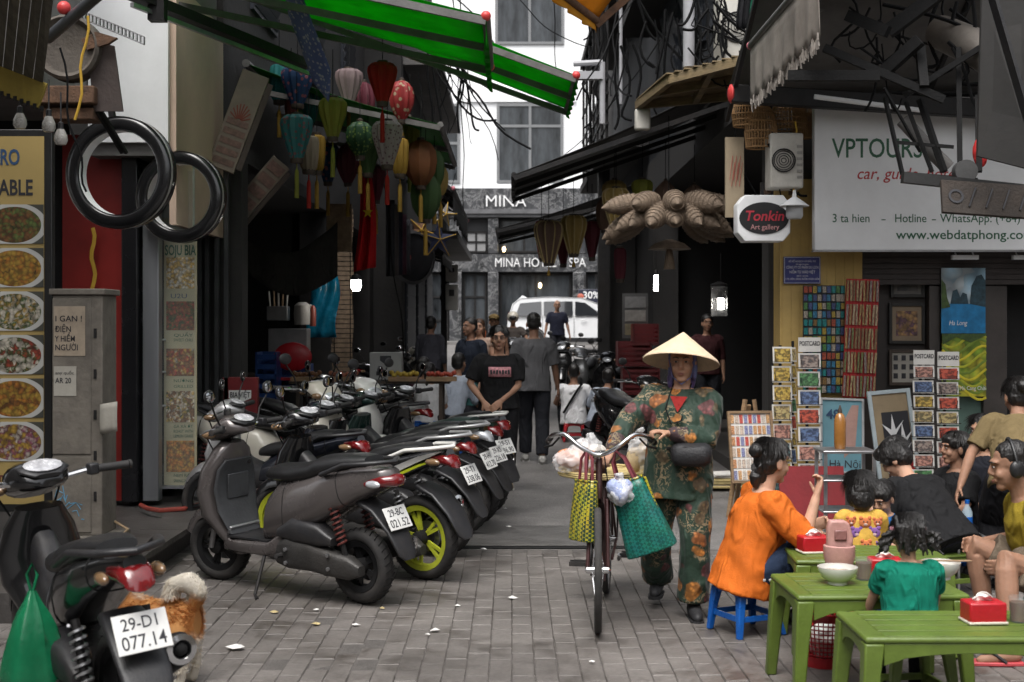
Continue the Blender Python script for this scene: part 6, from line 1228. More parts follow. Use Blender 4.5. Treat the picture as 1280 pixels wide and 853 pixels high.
parcel('plastic bag of orange and white bread at the outer edge of the tray', bM @ Vector((-.30, -.16, .77)), (.15, .12, .13), (.55, .22, .10), seed=2); parcel('white plastic bag of buns stacked on the tray', bM @ Vector((-.48, -.10, .77)), (.13, .12, .15), (.62, .58, .52), seed=3); parcel('bag of beige crackers on the tray beside the woman', bM @ Vector((-.40, .20, .77)), (.09, .09, .17), (.50, .38, .22), seed=4)
parcel('small clear bag with pink and blue wrappers tucked in the green woven bag', bM @ Vector((.44, .115, .70)), (.075, .065, .10), (.30, .35, .55), seed=5)

# ================================================================== DOG
dg = thing('dog', 'fluffy orange and white dog with curled tail behind the nearest motorbike', 'dog', (-1.60, 6.1, 0), R(164), sc=.86)
ob = (.66, .34, .12); wh = (.82, .77, .68)
def fur_mat():
    m, nt, b = node_mat('dog_fur'); tc = nnode(nt, 'ShaderNodeTexCoord'); sp = nnode(nt, 'ShaderNodeSeparateXYZ'); lk(nt, tc.outputs['Object'], sp.inputs[0])
    n = nnode(nt, 'ShaderNodeTexNoise', Scale=9.0, Detail=4.0); lk(nt, tc.outputs['Object'], n.inputs['Vector']); ad = nnode(nt, 'ShaderNodeMath', _operation='MULTIPLY_ADD'); lk(nt, n.outputs['Fac'], ad.inputs[0]); ad.inputs[1].default_value = .16; lk(nt, sp.outputs[2], ad.inputs[2])
    r = nnode(nt, 'ShaderNodeValToRGB'); lk(nt, ad.outputs[0], r.inputs[0]); e = r.color_ramp.elements; e[0].position = .30; e[0].color = c4(wh); e[1].position = .37; e[1].color = c4(ob); x = e.new(.52); x.color = c4(ob); x = e.new(.56); x.color = c4(wh)
    lk(nt, r.outputs[0], b.inputs['Base Color']); b.inputs['Roughness'].default_value = .9; tr = nnode(nt, 'ShaderNodeBsdfTranslucent'); lk(nt, r.outputs[0], tr.inputs[0]); mx = nnode(nt, 'ShaderNodeMixShader'); mx.inputs[0].default_value = .5; lk(nt, b.outputs[0], mx.inputs[1]); lk(nt, tr.outputs[0], mx.inputs[2]); lk(nt, mx.outputs[0], nt.nodes['Material Output'].inputs[0]); return m
fm = fur_mat(); m = MB()
secs = [(-.19, .33, .10, .16), (-.16, .33, .19, .24), (-.06, .33, .21, .25), (.08, .32, .19, .25), (.20, .34, .19, .27), (.28, .37, .15, .22), (.33, .40, .08, .12)]
hull(m, [(x, z, w, h) for x, z, w, h in secs], 2, 14)
limb(m, [(.26, 0, .40), (.36, 0, .50)], [.075, .06]); m.ell((.40, 0, .52), (.075, .065, .065)); limb(m, [(.45, 0, .50), (.52, 0, .485)], [.035, .022])
for s in (-1, 1):
    m.tube([(.385, s * .045, .56), (.38, s * .055, .62)], [.025, .006], 6)
    limb(m, [(-.12, s * .065, .30), (-.07, s * .07, .20), (-.15, s * .07, .13), (-.13, s * .07, .025)], [.068, .045, .026, .024]); limb(m, [(-.13, s * .07, .022), (-.09, s * .07, .02)], [.026, .02])
    limb(m, [(.22, s * .06, .28), (.23, s * .06, .14), (.23, s * .06, .03)], [.045, .028, .024]); limb(m, [(.23, s * .06, .022), (.27, s * .06, .02)], [.026, .02])
tail = [(-.17, 0, .42), (-.20, .01, .50), (-.15, .03, .555), (-.07, .04, .53), (-.05, .04, .47)]
limb(m, tail, [.035, .05, .055, .045, .02])
organic(m, 'body', fm, dg, .012, 3)
m = MB(); rd = random.Random(4)
def tuft(p, n, ln, w=.004):
    n = (n + Vector((rd.uniform(-.5, .5), rd.uniform(-.5, .5), rd.uniform(-.7, .1)))).normalized(); s, u = frame(n); q = p + n * ln
    m.add([p - s * w, p + s * w, q], [(0, 1, 2)])
for k in range(9000):
    i = rd.random(); j = min(int(i * 6), 5); f = i * 6 - j; A, B = secs[j], secs[j + 1]; x, z, w, h = [A[q] + (B[q] - A[q]) * f for q in range(4)]; a = rd.uniform(0, 6.283)
    n = Vector((-.9, math.cos(a) * .5, math.sin(a) * .5)); tuft(Vector((x, math.cos(a) * w / 2 * .97, z + math.sin(a) * h / 2 * .97)), n, rd.uniform(.015, .032))
for k in range(3500):
    j = rd.randint(0, 3); f = rd.random(); p = Vector(tail[j]).lerp(Vector(tail[j + 1]), f); a = rd.uniform(0, 6.283); n = Vector((rd.uniform(-1, 1), rd.uniform(-1, 1), rd.uniform(-.3, 1))).normalized(); d_ = (Vector(tail[j + 1]) - Vector(tail[j])).normalized(); tuft(p + n * .042, n * .55 + d_, rd.uniform(.02, .035))
for k in range(1500):
    s = rd.choice((-1, 1)); f = rd.random(); p = Vector((-.12, s * .065, .30)).lerp(Vector((-.13, s * .07, .08)), f); n = Vector((rd.uniform(-1, .6), rd.uniform(-1, 1), 0)).normalized(); tuft(p + n * (.058 - .032 * f), n, rd.uniform(.012, .028))
tag(m.build('fur', fm, dg, smooth=0), kind='stuff')
# ================================================================== AWNINGS, LANTERNS, CABLES OVERHEAD
greenfab = translucent('green_canvas', (.014, .34, .012), .72, .5, .2, 4, grime=.3); blackfab = pm('black_canvas', (.017, .016, .016), .75, 0, .4, 4, .3, grime=.4, gcol=(.06, .055, .05)); greyfab = translucent('grey_canvas', (.15, .145, .14), .4, .7, .2, 3, grime=.4)
yelfab = translucent('yellow_canvas', (.70, .34, .02), .5, .6, .15, 4, grime=.2); capred = plastic('capred', (.60, .05, .05)); cappink = plastic('cappink', (.65, .2, .25))
def awning(lab, q, fab, bars=3, seg=(10, 6), sag=.04, flap=0, cap=None, barm=darkmetal, group='awnings over the lane', th=.004, name='awning', nflap=12):
    # q = wall-near, wall-far, edge-far, edge-near corners
    a, b, c, d = [Vector(p) for p in q]; t = thing(name, lab, 'awning', (0, 0, 0), 0, group)
    fn = lambda u, v: a.lerp(b, v).lerp(d.lerp(c, v), u) + Vector((0, 0, -sag * math.sin(math.pi * u) - sag * .5 * (1 - abs(math.cos(math.pi * v * bars)))))
    m = MB(); m.sheet(fn, seg[0], seg[1] * 2); m.build('canvas', fab, t, smooth=60, solid=th)
    m = MB(); m.tube([d, c], .03, 10); m.build('front_bar', barm, t); m = MB(); m.tube([a, b], .04, 10); m.build('wall_bar', barm, t)
    for k in range(bars + 1):
        v = k / bars; p0, p1 = a.lerp(b, v), d.lerp(c, v); mid = p0.lerp(p1, .5) + Vector((0, 0, -.14)); m = MB(); m.bar(p0 + Vector((0, 0, -.25)), mid, .035, .05); m.bar(mid, p1 + Vector((0, 0, -.035)), .035, .05); m.build('folding_arm', barm, t)
    if flap:
        m = MB(); m.sheet(lambda u, v: d.lerp(c, u) + Vector((.02 * math.sin(u * 40) * v, .02 * math.cos(u * 33) * v, -.03 - flap * v * (1 + .12 * abs(math.sin(u * math.pi * nflap))))), nflap * 6, 5); m.build('valance', fab, t, smooth=60, solid=.003)
    if cap:
        for p in (d, c): m = MB(); m.ell(p, (.034, .034, .034)); m.build('end_cap', cap, t)
    return t
zA = lambda x: 3.63 + (.51 - x) * .43
awning('bright green canvas awning reaching farthest across the lane', [(-2.6, 10.5, zA(-2.6)), (-2.6, 12.15, zA(-2.6)), (.51, 12.15, 3.63), (.51, 10.5, 3.63)], greenfab, 2, flap=.06, cap=capred, barm=pm('grey_bar', (.14, .135, .13), .5, .4, .3, 6, .1, grime=.4))
zB = lambda x: 3.66 + (-.17 - x) * .30
gb_ = MATS['grey_bar']
awning('green canvas awning with dark lettering, nearer and shorter of the two', [(-2.6, 8.6, zB(-2.6)), (-2.6, 10.3, zB(-2.6)), (-.17, 10.3, 3.66), (-.17, 8.6, 3.66)], greenfab, 2, flap=.16, cap=capred, barm=gb_)
t = thing('awning', 'green canvas awning farther in, above the lanterns', 'awning', (0, 0, 0), 0, 'awnings over the lane'); awn = awning('small green awning behind the lanterns over the dark shop', [(-2.6, 12.9, 4.2), (-2.6, 16.2, 4.2), (-.7, 16.2, 3.6), (-.7, 12.9, 3.6)], translucent('dull_green_canvas', (.012, .13, .012), .35, .7, .3, 4, grime=.4), 2, barm=gb_); bpy.data.objects.remove(t)
awning('dark canvas awning over the far shops beside the white hotel', [(-2.0, 19, 4.6), (-2.0, 25, 4.6), (-.85, 25, 3.6), (-.85, 19, 3.6)], blackfab, 3, flap=.35, cap=cappink)
awning('dark canvas awning low over the meter boxes', [(-2.0, 25.5, 3.4), (-2.0, 29.5, 3.4), (-1.35, 29.5, 3.0), (-1.35, 25.5, 3.0)], blackfab, 2, flap=.15)
awning('black awning sloping from the lantern shop across the hotel view', [(2.28, 13.9, 4.22), (2.28, 16.4, 4.22), (.02, 16.4, 3.22), (.02, 13.9, 3.22)], blackfab, 3, flap=.06, seg=(12, 6))
awning('smaller black awning beyond, just above the hotel lettering', [(1.9, 19.5, 3.75), (1.9, 22.5, 3.75), (-.22, 22.5, 3.05), (-.22, 19.5, 3.05)], blackfab, 2)
awning('yellow canvas awning high over the middle of the lane', [P(800, -60, 9.4), P(690, -120, 8.2), P(620, -70, 8.2), P(745, 26, 9.4)], yelfab, 2, sag=.02, flap=.05, barm=rust)
awning('grey retractable awning over the tour sign', [(1.98, 12.15, 3.78), (7.2, 12.15, 3.78), (7.2, 9.9, 4.75), (1.98, 9.9, 4.75)], greyfab, 3, sag=.06, barm=darkmetal)
awning('pale fringed awning edge hanging over the ochre wall', [(3.9, 10.9, 5.3), (3.9, 8.5, 5.3), (1.97, 8.5, 3.95), (1.97, 10.9, 3.95)], translucent('pale_canvas', (.40, .36, .32), .4, .75, .2, 3, grime=.4), 2, flap=.40, cap=cappink, nflap=16, barm=gb_)
# fringe threads on that valance
m = MB(); rd = random.Random(9)
for k in range(150):
    y = 8.5 + 2.4 * k / 150; z = 3.95 - .03 - .40 * (1 + .12 * abs(math.sin((1 - k / 150) * math.pi * 16))); m.bar((1.97, y, z + .01), (1.97 + rd.uniform(-.01, .01), y + rd.uniform(-.02, .02), z - rd.uniform(.03, .09)), .012, .002)
tag(m.build('fringe', MATS['pale_canvas'], awn.parent), kind='stuff'); fr = bpy.data.objects['fringe']; tag(fr, 'frayed threads along the pale awning edge', 'fringe')
m = MB(); m.bar((1.95, 11.75, 3.70), (5.9, 11.75, 3.46), .12, .16); o = m.build('awning_cassette', darkmetal, bevel=.01); tag(o, 'dark boxed awning housing across the top of the tour sign', 'awning housing')
m = MB(); m.ell((1.95, 11.75, 3.70), (.03, .085, .085)); m.build('end_cap', capred, o)
m = MB(); m.tube([P(1018, 121, 11.4), P(1150, 138, 11.4)], .022, 8); tag(m.build('tube_lamp', white), 'unlit white tube under the awning housing', 'lamp')
# wooden framed lean-to over the fish traps
t = thing('lean_to', 'wooden framed corrugated lean-to roof above the fish traps', 'roof'); Aq, Bq, Cq, Dq = P(797, 132, 13.7), P(945, 118, 13.0), P(945, 72, 11.9), P(838, 100, 12.6)
oldw = pm('weathered_wood', (.20, .145, .075), .8, 0, .35, 6, .3, stretch=(1, 1, 6), grime=.5)
for a, b in ((Aq, Bq), (Bq, Cq), (Cq, Dq), (Dq, Aq), (Aq.lerp(Bq, .5), Dq.lerp(Cq, .5)), (Aq.lerp(Dq, .5), Bq.lerp(Cq, .5))):
    m = MB(); m.bar(a, b, .06, .08); m.build('beam', oldw, t)
for k in range(9):
    v = (k + .5) / 9; m = MB(); m.bar(Aq.lerp(Bq, v) + Vector((0, 0, .05)), Dq.lerp(Cq, v) + Vector((0, 0, .05)), .17, .012); m.build('plank', oldw, t)
m = MB(); m.box(P(803, 150, 13.7), (.16, .12, .22)); m.build('bracket', ivory, t, bevel=.02)
# pipe, air conditioners, laundry
def aircon(lab, px, py, Y, w, h, d=.26, rot=(0, 0, 0)):
    t = thing('air_conditioner', lab, 'air conditioner', P(px, py, Y), 0, 'outdoor air conditioner units', rot=rot); m = MB(); m.box((0, 0, 0), (w, d, h)); m.build('case', ivory, t, bevel=.02, seg=3)
    m = MB(); r_ = min(w, h) * .36; m.lathe([(r_ * .9, 0), (r_, 0), (r_, .012), (r_ * .9, .012)], 24, Matrix.Translation((-w * .1, -d / 2 - .001, 0)) @ RX, caps=False)
    for k in range(1, 5): m.tube([(-w * .1 + r_ * k / 5 * math.cos(6.283 * j / 20), -d / 2 - .008, r_ * k / 5 * math.sin(6.283 * j / 20)) for j in range(20)], .004, 5, closed=True)
    m.build('fan_grille', darkmetal, t)
    for k in range(6): m = MB(); m.box((w * .38, -d / 2 - .004, -h * .3 + k * h * .11), (w * .16, .008, h * .05)); m.build('vent', pm('vent_grey', (.3, .29, .27), .6), t)
    m = MB(); m.bar((-w * .4, d * .3, -h / 2), (-w * .4, d * 1.2, -h / 2), .04); m.bar((w * .4, d * .3, -h / 2), (w * .4, d * 1.2, -h / 2), .04); m.build('bracket', rust, t)
aircon('ivory air conditioner high on the wall beside the grey pipe', 922, 38, 12.9, .42, .70, rot=(0, 0, R(6))); aircon('ivory air conditioner caged beside the tour sign', 980, 203, 12.0, .30, .50)
m = MB(); m.tube([P(861, -60, 12.6), P(861, 84, 12.6)], .055, 14); tag(m.build('drain_pipe', pm('grey_pipe', (.33, .33, .35), .5, 0, .12, 4, .1, grime=.2)), 'fat grey drain pipe rising above the wooden lean-to', 'pipe')
for k, (px, c_, h_, lab) in enumerate([(930, (.012, .012, .014), 36, 'black garment hung out above the air conditioner'), (945, (.01, .10, .06), 34, 'green garment hung out above the air conditioner'), (960, (.014, .014, .018), 46, 'dark garment hung out nearest the fringed awning')]):
    m = MB(); p = P(px, -30, 11.4); hh = (30 + h_) / 1650 * 11.4; m.sheet(lambda u, v: p + Vector(((u - .5) * .11 + .012 * math.sin(v * 5 + k), .02 * math.sin(u * 14 + k), -hh * v)), 8, 6); tag(m.build('laundry', cloth('laundry%d' % k, c_), solid=.01, smooth=60), lab, 'garment', 'laundry hung out over the lane')
m = MB(); m.tube([P(900, -28, 11.4), P(990, -32, 11.4)], .008, 6); tag(m.build('clothes_line', wire_m), 'dark line holding the laundry', 'line')
# cables
rd = random.Random(21)
CB = [((560, -40, 14), (590, 180, 30), .3), ((690, -20, 20), (700, 140, 30), .2), ((735, 10, 16), (790, 120, 14), .3), ((640, -10, 22), (742, 60, 22), .2), ((745, -20, 15), (735, 240, 22), .2), ((770, -10, 14), (765, 120, 13), .05), ((800, -20, 14), (722, 125, 13), .0), ((825, 50, 13), (700, 200, 24), .1), ((860, 60, 12.5), (970, 20, 12.3), .5),
      ((880, -10, 12.6), (900, 70, 12.5), .3), ((872, 0, 12.6), (886, 75, 12.5), .4), ((890, 20, 12.6), (935, 65, 12.4), .3), ((960, 180, 11.9), (1010, 245, 12.0), .15), ((965, 165, 11.9), (1000, 240, 12.1), .4), ((905, 100, 12.4), (960, 260, 12.2), .3), ((75, 60, 8.5), (110, 240, 8.6), .1), ((1075, 60, 9), (1240, 30, 9), .3), ((1190, 60, 9), (1275, 140, 9), .25), ((575, 0, 18), (580, 260, 25), .05), ((480, 230, 14), (510, 480, 15), .0), ((520, 0, 13), (590, 130, 13), .3)]
CBN = ['at the far end of the green awnings beside the hotel wall', 'dropping past the hotel window under the yellow awning', 'drooping beside the yellow awning towards the lean-to', 'strung level under the yellow awning', 'falling from the yellow awning to the small black awning', 'hanging straight above the black awning', 'crossing diagonally from the pipe to the green awning tip', 'running from the drain pipe down towards the hotel window', 'sagging from the drain pipe to the laundry', 'in the tangle beside the drain pipe, nearest the pipe', 'in the tangle beside the drain pipe, deepest sag', 'from the tangle to the upper air conditioner', 'short, at the caged air conditioner side', 'sagging round the caged air conditioner', 'from the lean-to down behind the gallery sign', 'beside the bulbs above the electric cabinet', 'sagging among the awning arms at the top right', 'before the leaning grey panel', 'upright at the edge of the hotel facade', 'long, slanting down past the flag', 'sagging under the tip of the green awning']
for k, (a, b, sg) in enumerate(CB):
    a, b = P(*a), P(*b); m = MB(); m.tube([a.lerp(b, i / 12) + Vector((0.02 * math.sin(i), 0, -sg * math.sin(math.pi * i / 12))) for i in range(13)], rd.choice([.007, .009, .012]), 5)
    tag(m.build('hanging_cable', wire_m), 'black cable ' + CBN[k], 'cable', 'cables slung overhead')
cordy = pm('yellow_cord', (.5, .30, .03), .6, 0, .1, 8, 0)
for a, b, lab in (((110, 20, 8.55), (96, 150, 8.6), 'yellow cord hanging by the bulbs'), ((994, 152, 11.9), (993, 240, 11.9), 'yellow flex holding the white enamel lamp'), ((116, 285, 10.7), (117, 362, 10.7), 'orange ribbon hanging down the red panel')):
    m = MB(); A, B = P(*a), P(*b); m.tube([A.lerp(B, i / 8) + Vector((.015 * math.sin(i * 1.3), 0, 0)) for i in range(9)], .009 if 'ribbon' not in lab else .018, 6, sx=1 if 'ribbon' not in lab else .3); tag(m.build('cord', cordy), lab, 'cord')
# ---- lanterns
def pat_fab(name, c1, c2, sc=18, t=.4):
    if name in MATS: return MATS[name]
    m = translucent(name, c1, t, .55, .1, 5); nt = m.node_tree; b = nt.nodes['Principled BSDF']; tc = nnode(nt, 'ShaderNodeTexCoord'); v = nnode(nt, 'ShaderNodeTexVoronoi', Scale=sc); lk(nt, tc.outputs['Object'], v.inputs['Vector'])
    r = nnode(nt, 'ShaderNodeValToRGB'); e = r.color_ramp.elements; e[0].position = .28; e[0].color = c4(c2); e[1].position = .36; e[1].color = c4(c1); lk(nt, v.outputs['Distance'], r.inputs[0]); lk(nt, r.outputs[0], b.inputs['Base Color'])
    for n in nt.nodes:
        if n.type == 'BSDF_TRANSLUCENT': lk(nt, r.outputs[0], n.inputs[0])
    return m
silk = {k: v for k, v in {'teal': translucent('silk_teal', (.02, .19, .19), .4), 'navy': pat_fab('silk_navy', (.015, .05, .13), (.30, .10, .12)), 'aqua': pat_fab('silk_aqua', (.05, .22, .23), (.28, .12, .13), 22), 'cream': translucent('silk_cream', (.32, .27, .2), .4), 'mustard': translucent('silk_mustard', (.36, .22, .03), .4), 'olive': translucent('silk_olive', (.24, .25, .035), .4), 'mauve': translucent('silk_mauve', (.26, .19, .19), .4), 'maroon': translucent('silk_maroon', (.13, .02, .035), .4), 'red': translucent('silk_red', (.42, .022, .012), .5), 'redflor': pat_fab('silk_redflor', (.32, .03, .03), (.42, .35, .22)), 'greenflor': pat_fab('silk_greenflor', (.02, .07, .025), (.16, .24, .06), 26), 'paisley': pat_fab('silk_paisley', (.42, .37, .36), (.20, .12, .14), 30), 'darkgreen': translucent('silk_darkgreen', (.05, .10, .03), .4), 'orange': translucent('silk_orange', (.20, .075, .025), .4), 'pink': translucent('silk_pink', (.42, .14, .14), .4), 'brown': translucent('silk_brown', (.14, .085, .06), .3), 'gold': translucent('silk_gold', (.30, .21, .06), .3)}.items()}
PROF = {'bulb': [(.30, 1), (.72, .985), (.95, .90), (1, .79), (.92, .62), (.74, .42), (.55, .2), (.40, .04), (.37, 0)], 'balloon': [(.2, 1), (.55, .95), (.88, .82), (1, .62), (.95, .42), (.7, .22), (.42, .06), (.32, 0)], 'melon': [(.2, 1), (.6, .93), (.93, .75), (1, .52), (.88, .28), (.55, .08), (.3, 0)], 'tube': [(.5, 1), (.9, .95), (1, .8), (.95, .4), (.8, .1), (.6, 0)], 'dome': [(.12, 1), (.35, .9), (.7, .7), (.95, .42), (1, .2), (.9, 0)]}
def lantern(lab, px, py, w, h, Y, col, kind='bulb', ribs=14, tassel=1, group='silk lanterns over the scooters', cage=False):
    s = Y / F_PX; t = thing('silk_lantern', lab, 'lantern', P(px, py, Y), random.uniform(0, 3), group); r = w / 2 * s; H_ = h * s; N = ribs * 2
    prof = PROF[kind]; z = lambda v: (v - .5) * H_
    rings = [[Vector((q * r * (1 if j % 2 == 0 else (.875 if not cage else .84)) * math.cos(6.283 * j / N), q * r * (1 if j % 2 == 0 else (.875 if not cage else .84)) * math.sin(6.283 * j / N), z(v))) for j in range(N)] for q, v in prof]
    m = MB(); m.loft(rings); m.build('silk', silk[col], t, smooth=25)
    if cage:
        for j in range(0, N, 2): m = MB(); m.tube([(p[0] * 1.02, p[1] * 1.02, p[2]) for p in (rg[j] for rg in rings)], .008, 5); m.build('rib', pm('bamboo_rib', (.33, .25, .11), .6, 0, .2, 9, .1), t)
    m = MB(); m.lathe([(prof[0][0] * r * 1.1, z(1) - .005), (prof[0][0] * r * 1.15, z(1) + .02), (.006, z(1) + .03)], 12); m.build('top_cap', darkwood, t)
    m = MB(); m.lathe([(prof[-1][0] * r * .9, z(0) - .035), (prof[-1][0] * r * 1.06, z(0) - .02), (prof[-1][0] * r * 1.06, z(0) + .012)], 12); m.build('bottom_cap', darkwood, t)
    m = MB(); m.tube([(0, 0, z(1) + .02), (0, 0, z(1) + .45)], .004, 5); m.build('string', wire_m, t)
    if tassel:
        m = MB(); m.tube([(0, 0, z(0) - .03), (0, 0, z(0) - .09)], .006, 6); m.lathe([(.006, z(0) - .08), (.016, z(0) - .1), (.02, z(0) - .12), (.022, z(0) - .30 * tassel), (.004, z(0) - .30 * tassel)], 10); m.build('tassel', silk[random.choice(['teal', 'mustard', 'olive', 'cream', 'red', 'navy'])] if col in ('aqua', 'paisley', 'cream') else silk[col if col in ('olive', 'red') else 'mustard'], t)
    return t
LL = [(349, 104, 24, 46, 13.2, 'teal', 'tube', 'slim teal lantern highest beside the blue banner'), (372, 108, 42, 48, 12.8, 'navy', 'bulb', 'navy flowered lantern behind the blue banner'), (388, 135, 26, 40, 13.4, 'teal', 'bulb', 'small teal lantern tucked behind the navy flowered one'), (364, 132, 18, 34, 13.5, 'pink', 'tube', 'slim pink lantern below the navy flowered one'),
      (371, 172, 42, 56, 12.4, 'aqua', 'bulb', 'aqua flowered lantern hanging lowest at the shop corner'), (386, 192, 26, 44, 12.7, 'cream', 'tube', 'cream lantern behind the aqua flowered one'), (396, 192, 22, 46, 12.9, 'mustard', 'tube', 'small mustard lantern next to the aqua flowered one'), (416, 148, 37, 50, 12.2, 'olive', 'bulb', 'yellow green lantern with a long green tassel'),
      (436, 108, 36, 42, 13.8, 'mauve', 'bulb', 'pale mauve lantern behind the red one'), (455, 130, 28, 54, 14.2, 'maroon', 'balloon', 'maroon lantern between the mauve and the red ones'), (478, 104, 38, 50, 12.0, 'red', 'bulb', 'bright scarlet lantern at the front'), (502, 126, 32, 50, 12.9, 'redflor', 'balloon', 'red and cream patterned lantern behind the scarlet one'),
      (450, 174, 36, 44, 12.8, 'greenflor', 'balloon', 'dark green leaf patterned lantern under the mauve one'), (460, 196, 32, 44, 13.3, 'darkgreen', 'bulb', 'plain dark green lantern under the leaf patterned one'), (484, 180, 40, 56, 12.3, 'paisley', 'bulb', 'white paisley lantern below the scarlet one'), (500, 196, 22, 46, 12.9, 'mustard', 'tube', 'mustard lantern peeping out beside the white paisley one'),
      (512, 172, 26, 50, 13.6, 'olive', 'balloon', 'olive lantern behind the paisley one'), (526, 204, 42, 58, 13.2, 'orange', 'melon', 'brown orange ribbed lantern'), (543, 212, 26, 50, 13.7, 'darkgreen', 'melon', 'green ribbed lantern behind the orange ribbed one'), (532, 246, 40, 58, 13.4, 'darkgreen', 'melon', 'olive green ribbed lantern lowest of the hanging bunch'), (551, 226, 20, 38, 15.0, 'gold', 'melon', 'small gold lantern farthest down the lane'),
      (435, 205, 30, 50, 14.4, 'maroon', 'balloon', 'dark maroon lantern in the shade behind the leaf patterned one'), (410, 205, 30, 48, 14.6, 'navy', 'bulb', 'dark navy lantern in the shade above the wicker blind'), (470, 230, 26, 44, 14.6, 'maroon', 'bulb', 'maroon lantern hanging in the shade right of the flag')]
for px, py, w, h, Y, c_, k_, lab in LL: lantern(lab, px, py, w, h, Y, c_, k_, 11 if k_ != 'melon' else 9, 1.2)
RL = [(686, 303, 36, 52, 15.4, 'brown', 'bulb', 1, 'brown ribbed cage lantern nearest the hotel sign'), (677, 300, 18, 48, 15.9, 'redflor', 'bulb', 0, 'red patterned lantern half hidden by the brown ribbed one'), (717, 294, 32, 48, 15.5, 'gold', 'bulb', 1, 'olive ribbed cage lantern second from the hotel sign'), (740, 300, 22, 46, 15.8, 'maroon', 'bulb', 0, 'slim maroon lantern beside the black post'), (704, 306, 22, 50, 16.2, 'maroon', 'bulb', 0, 'maroon lantern between the two ribbed ones'),
      (768, 238, 32, 26, 15.2, 'gold', 'melon', 0, 'squat olive lantern above the gold cage one'), (770, 260, 34, 48, 14.6, 'gold', 'bulb', 1, 'gold bamboo cage lantern'), (803, 243, 28, 36, 14.8, 'olive', 'bulb', 0, 'small olive ribbed lantern above the fish traps'), (832, 241, 34, 30, 14.8, 'brown', 'dome', 0, 'brown domed lantern above the middle of the fish traps'), (868, 244, 36, 26, 14.9, 'brown', 'dome', 0, 'dark brown domed lantern above the fish trap tips'), (755, 268, 22, 40, 15.4, 'brown', 'melon', 0, 'dark lantern behind the gold bamboo one'), (775, 330, 16, 40, 15.6, 'maroon', 'tube', 0, 'thin maroon lantern hanging below the gold one')]
for px, py, w, h, Y, c_, k_, cg, lab in RL: lantern(lab, px, py, w, h, Y, c_, k_, 9, 0 if not cg else .5, 'lanterns before the lantern shop', bool(cg))
# fish traps in a ring
wick = pm('wicker', (.17, .125, .088), .8, 0, .3, 20, .6, bscale=90, stretch=(1, 1, .4)); rd = random.Random(2)
cen = P(836, 268, 13.4)
def trap_mesh(sd):
    m = MB(); N = 16; r_ = random.Random(sd); prof = [(.02, .0), (.05, .03), (.085, .11), (.10, .2), (.092, .3), (.065, .39), (.025, .45), (.006, .48)]
    m.loft([[Vector((q * (1 + .035 * (j % 2)) * math.cos(6.283 * j / N), q * (1 + .035 * (j % 2)) * math.sin(6.283 * j / N), -z)) for j in range(N)] for q, z in prof])
    for k in range(9):
        z = .05 + k * .045; q = .05 + .054 * math.sin(min(1, z / .42) * 3.0) ; m.tube([(q * 1.03 * math.cos(6.283 * j / 14), q * 1.03 * math.sin(6.283 * j / 14), -z) for j in range(14)], .004, 4, closed=True)
    return m.mesh('fish_trap', wick, 40)
tm = [trap_mesh(k) for k in range(3)]
tl = ['foremost', 'second from the lowest', 'plump', 'slender', 'outermost', 'topmost']
for k in range(17):
    a = R(-198 + k * 21.5) if k < 12 else R(-180 + (k - 12) * 36 + 18); til = R(58 - 8 * math.sin(a)) if k < 12 else R(80)
    d = Vector((math.cos(a) * math.sin(til), math.sin(a) * math.sin(til), -math.cos(til))); o = linked('fish_trap', tm[k % 3], None, cen + d * .24 + Vector((0, 0, .16 if k < 12 else .17)))
    o.rotation_euler = (-d).to_track_quat('Z', 'Y').to_euler(); s_ = rd.uniform(.92, 1.12); o.scale = (s_, s_, s_ * (1.05 if abs(math.cos(a)) > .6 else 1))
    tag(o, 'woven fish trap in the hanging bunch, ' + (['leftmost tip', 'low on the left', 'front left', 'front left of the middle', 'front middle', 'front right of the middle', 'front right', 'low on the right', 'rightmost tip', 'back right', 'back middle', 'back left'][k] if k < 12 else 'upper layer, ' + ['left end', 'left front', 'middle', 'right front', 'right end'][k - 12]), 'fish trap', 'bunch of woven fish traps')
m = MB(); m.tube([cen, cen + Vector((0, 0, 1.0))], .005, 5); tag(m.build('trap_string', wire_m), 'string holding up the bunch of fish traps', 'string')
m = MB(); m.lathe([(.22, 0), (.15, .06), (.03, .10)], 24, Matrix.Translation(cen + Vector((0, -.05, -.36)))); m.lathe([(.03, .0), (.06, -.2), (.05, -.2), (.02, 0)], 14, Matrix.Translation(cen + Vector((0, -.05, -.36)))); tag(m.build('wicker_lampshade', wick), 'flat wicker lamp shade under the bunch of fish traps', 'lamp shade')
for k, (px, py, w, h, lab) in enumerate([(951, 160, 40, 50, 'tall rattan basket beside the caged air conditioner'), (935, 140, 40, 36, 'flat ribbed rattan cage under the fringed awning'), (985, 145, 46, 34, 'ribbed rattan cage above the caged air conditioner'), (1003, 150, 26, 46, 'rattan basket at the corner of the tour sign')]):
    s = 12.05 / F_PX; p = P(px, py, 12.05 + .05 * k); m = MB(); N = 30; r_ = w / 2 * s; H_ = h * s
    for j in range(N): a = 6.283 * j / N; m.tube([p + Vector((q * r_ * math.cos(a), q * r_ * math.sin(a) * .8, (v - .5) * H_)) for q, v in ((.55, 1), (.85, .75), (1, .4), (.9, 0))], .006, 4)
    for q, v in ((.56, 1), (.75, .85), (.9, .65), (1, .4), (.96, .2), (.91, 0)): m.tube([p + Vector((q * r_ * math.cos(6.283 * j / 24), q * r_ * math.sin(6.283 * j / 24) * .8, (v - .5) * H_)) for j in range(24)], .008, 4, closed=True)
    tag(m.build('rattan_basket', pm('rattan', (.30, .17, .07), .7, 0, .25, 12, .2)), lab, 'basket', 'rattan baskets by the tour sign')
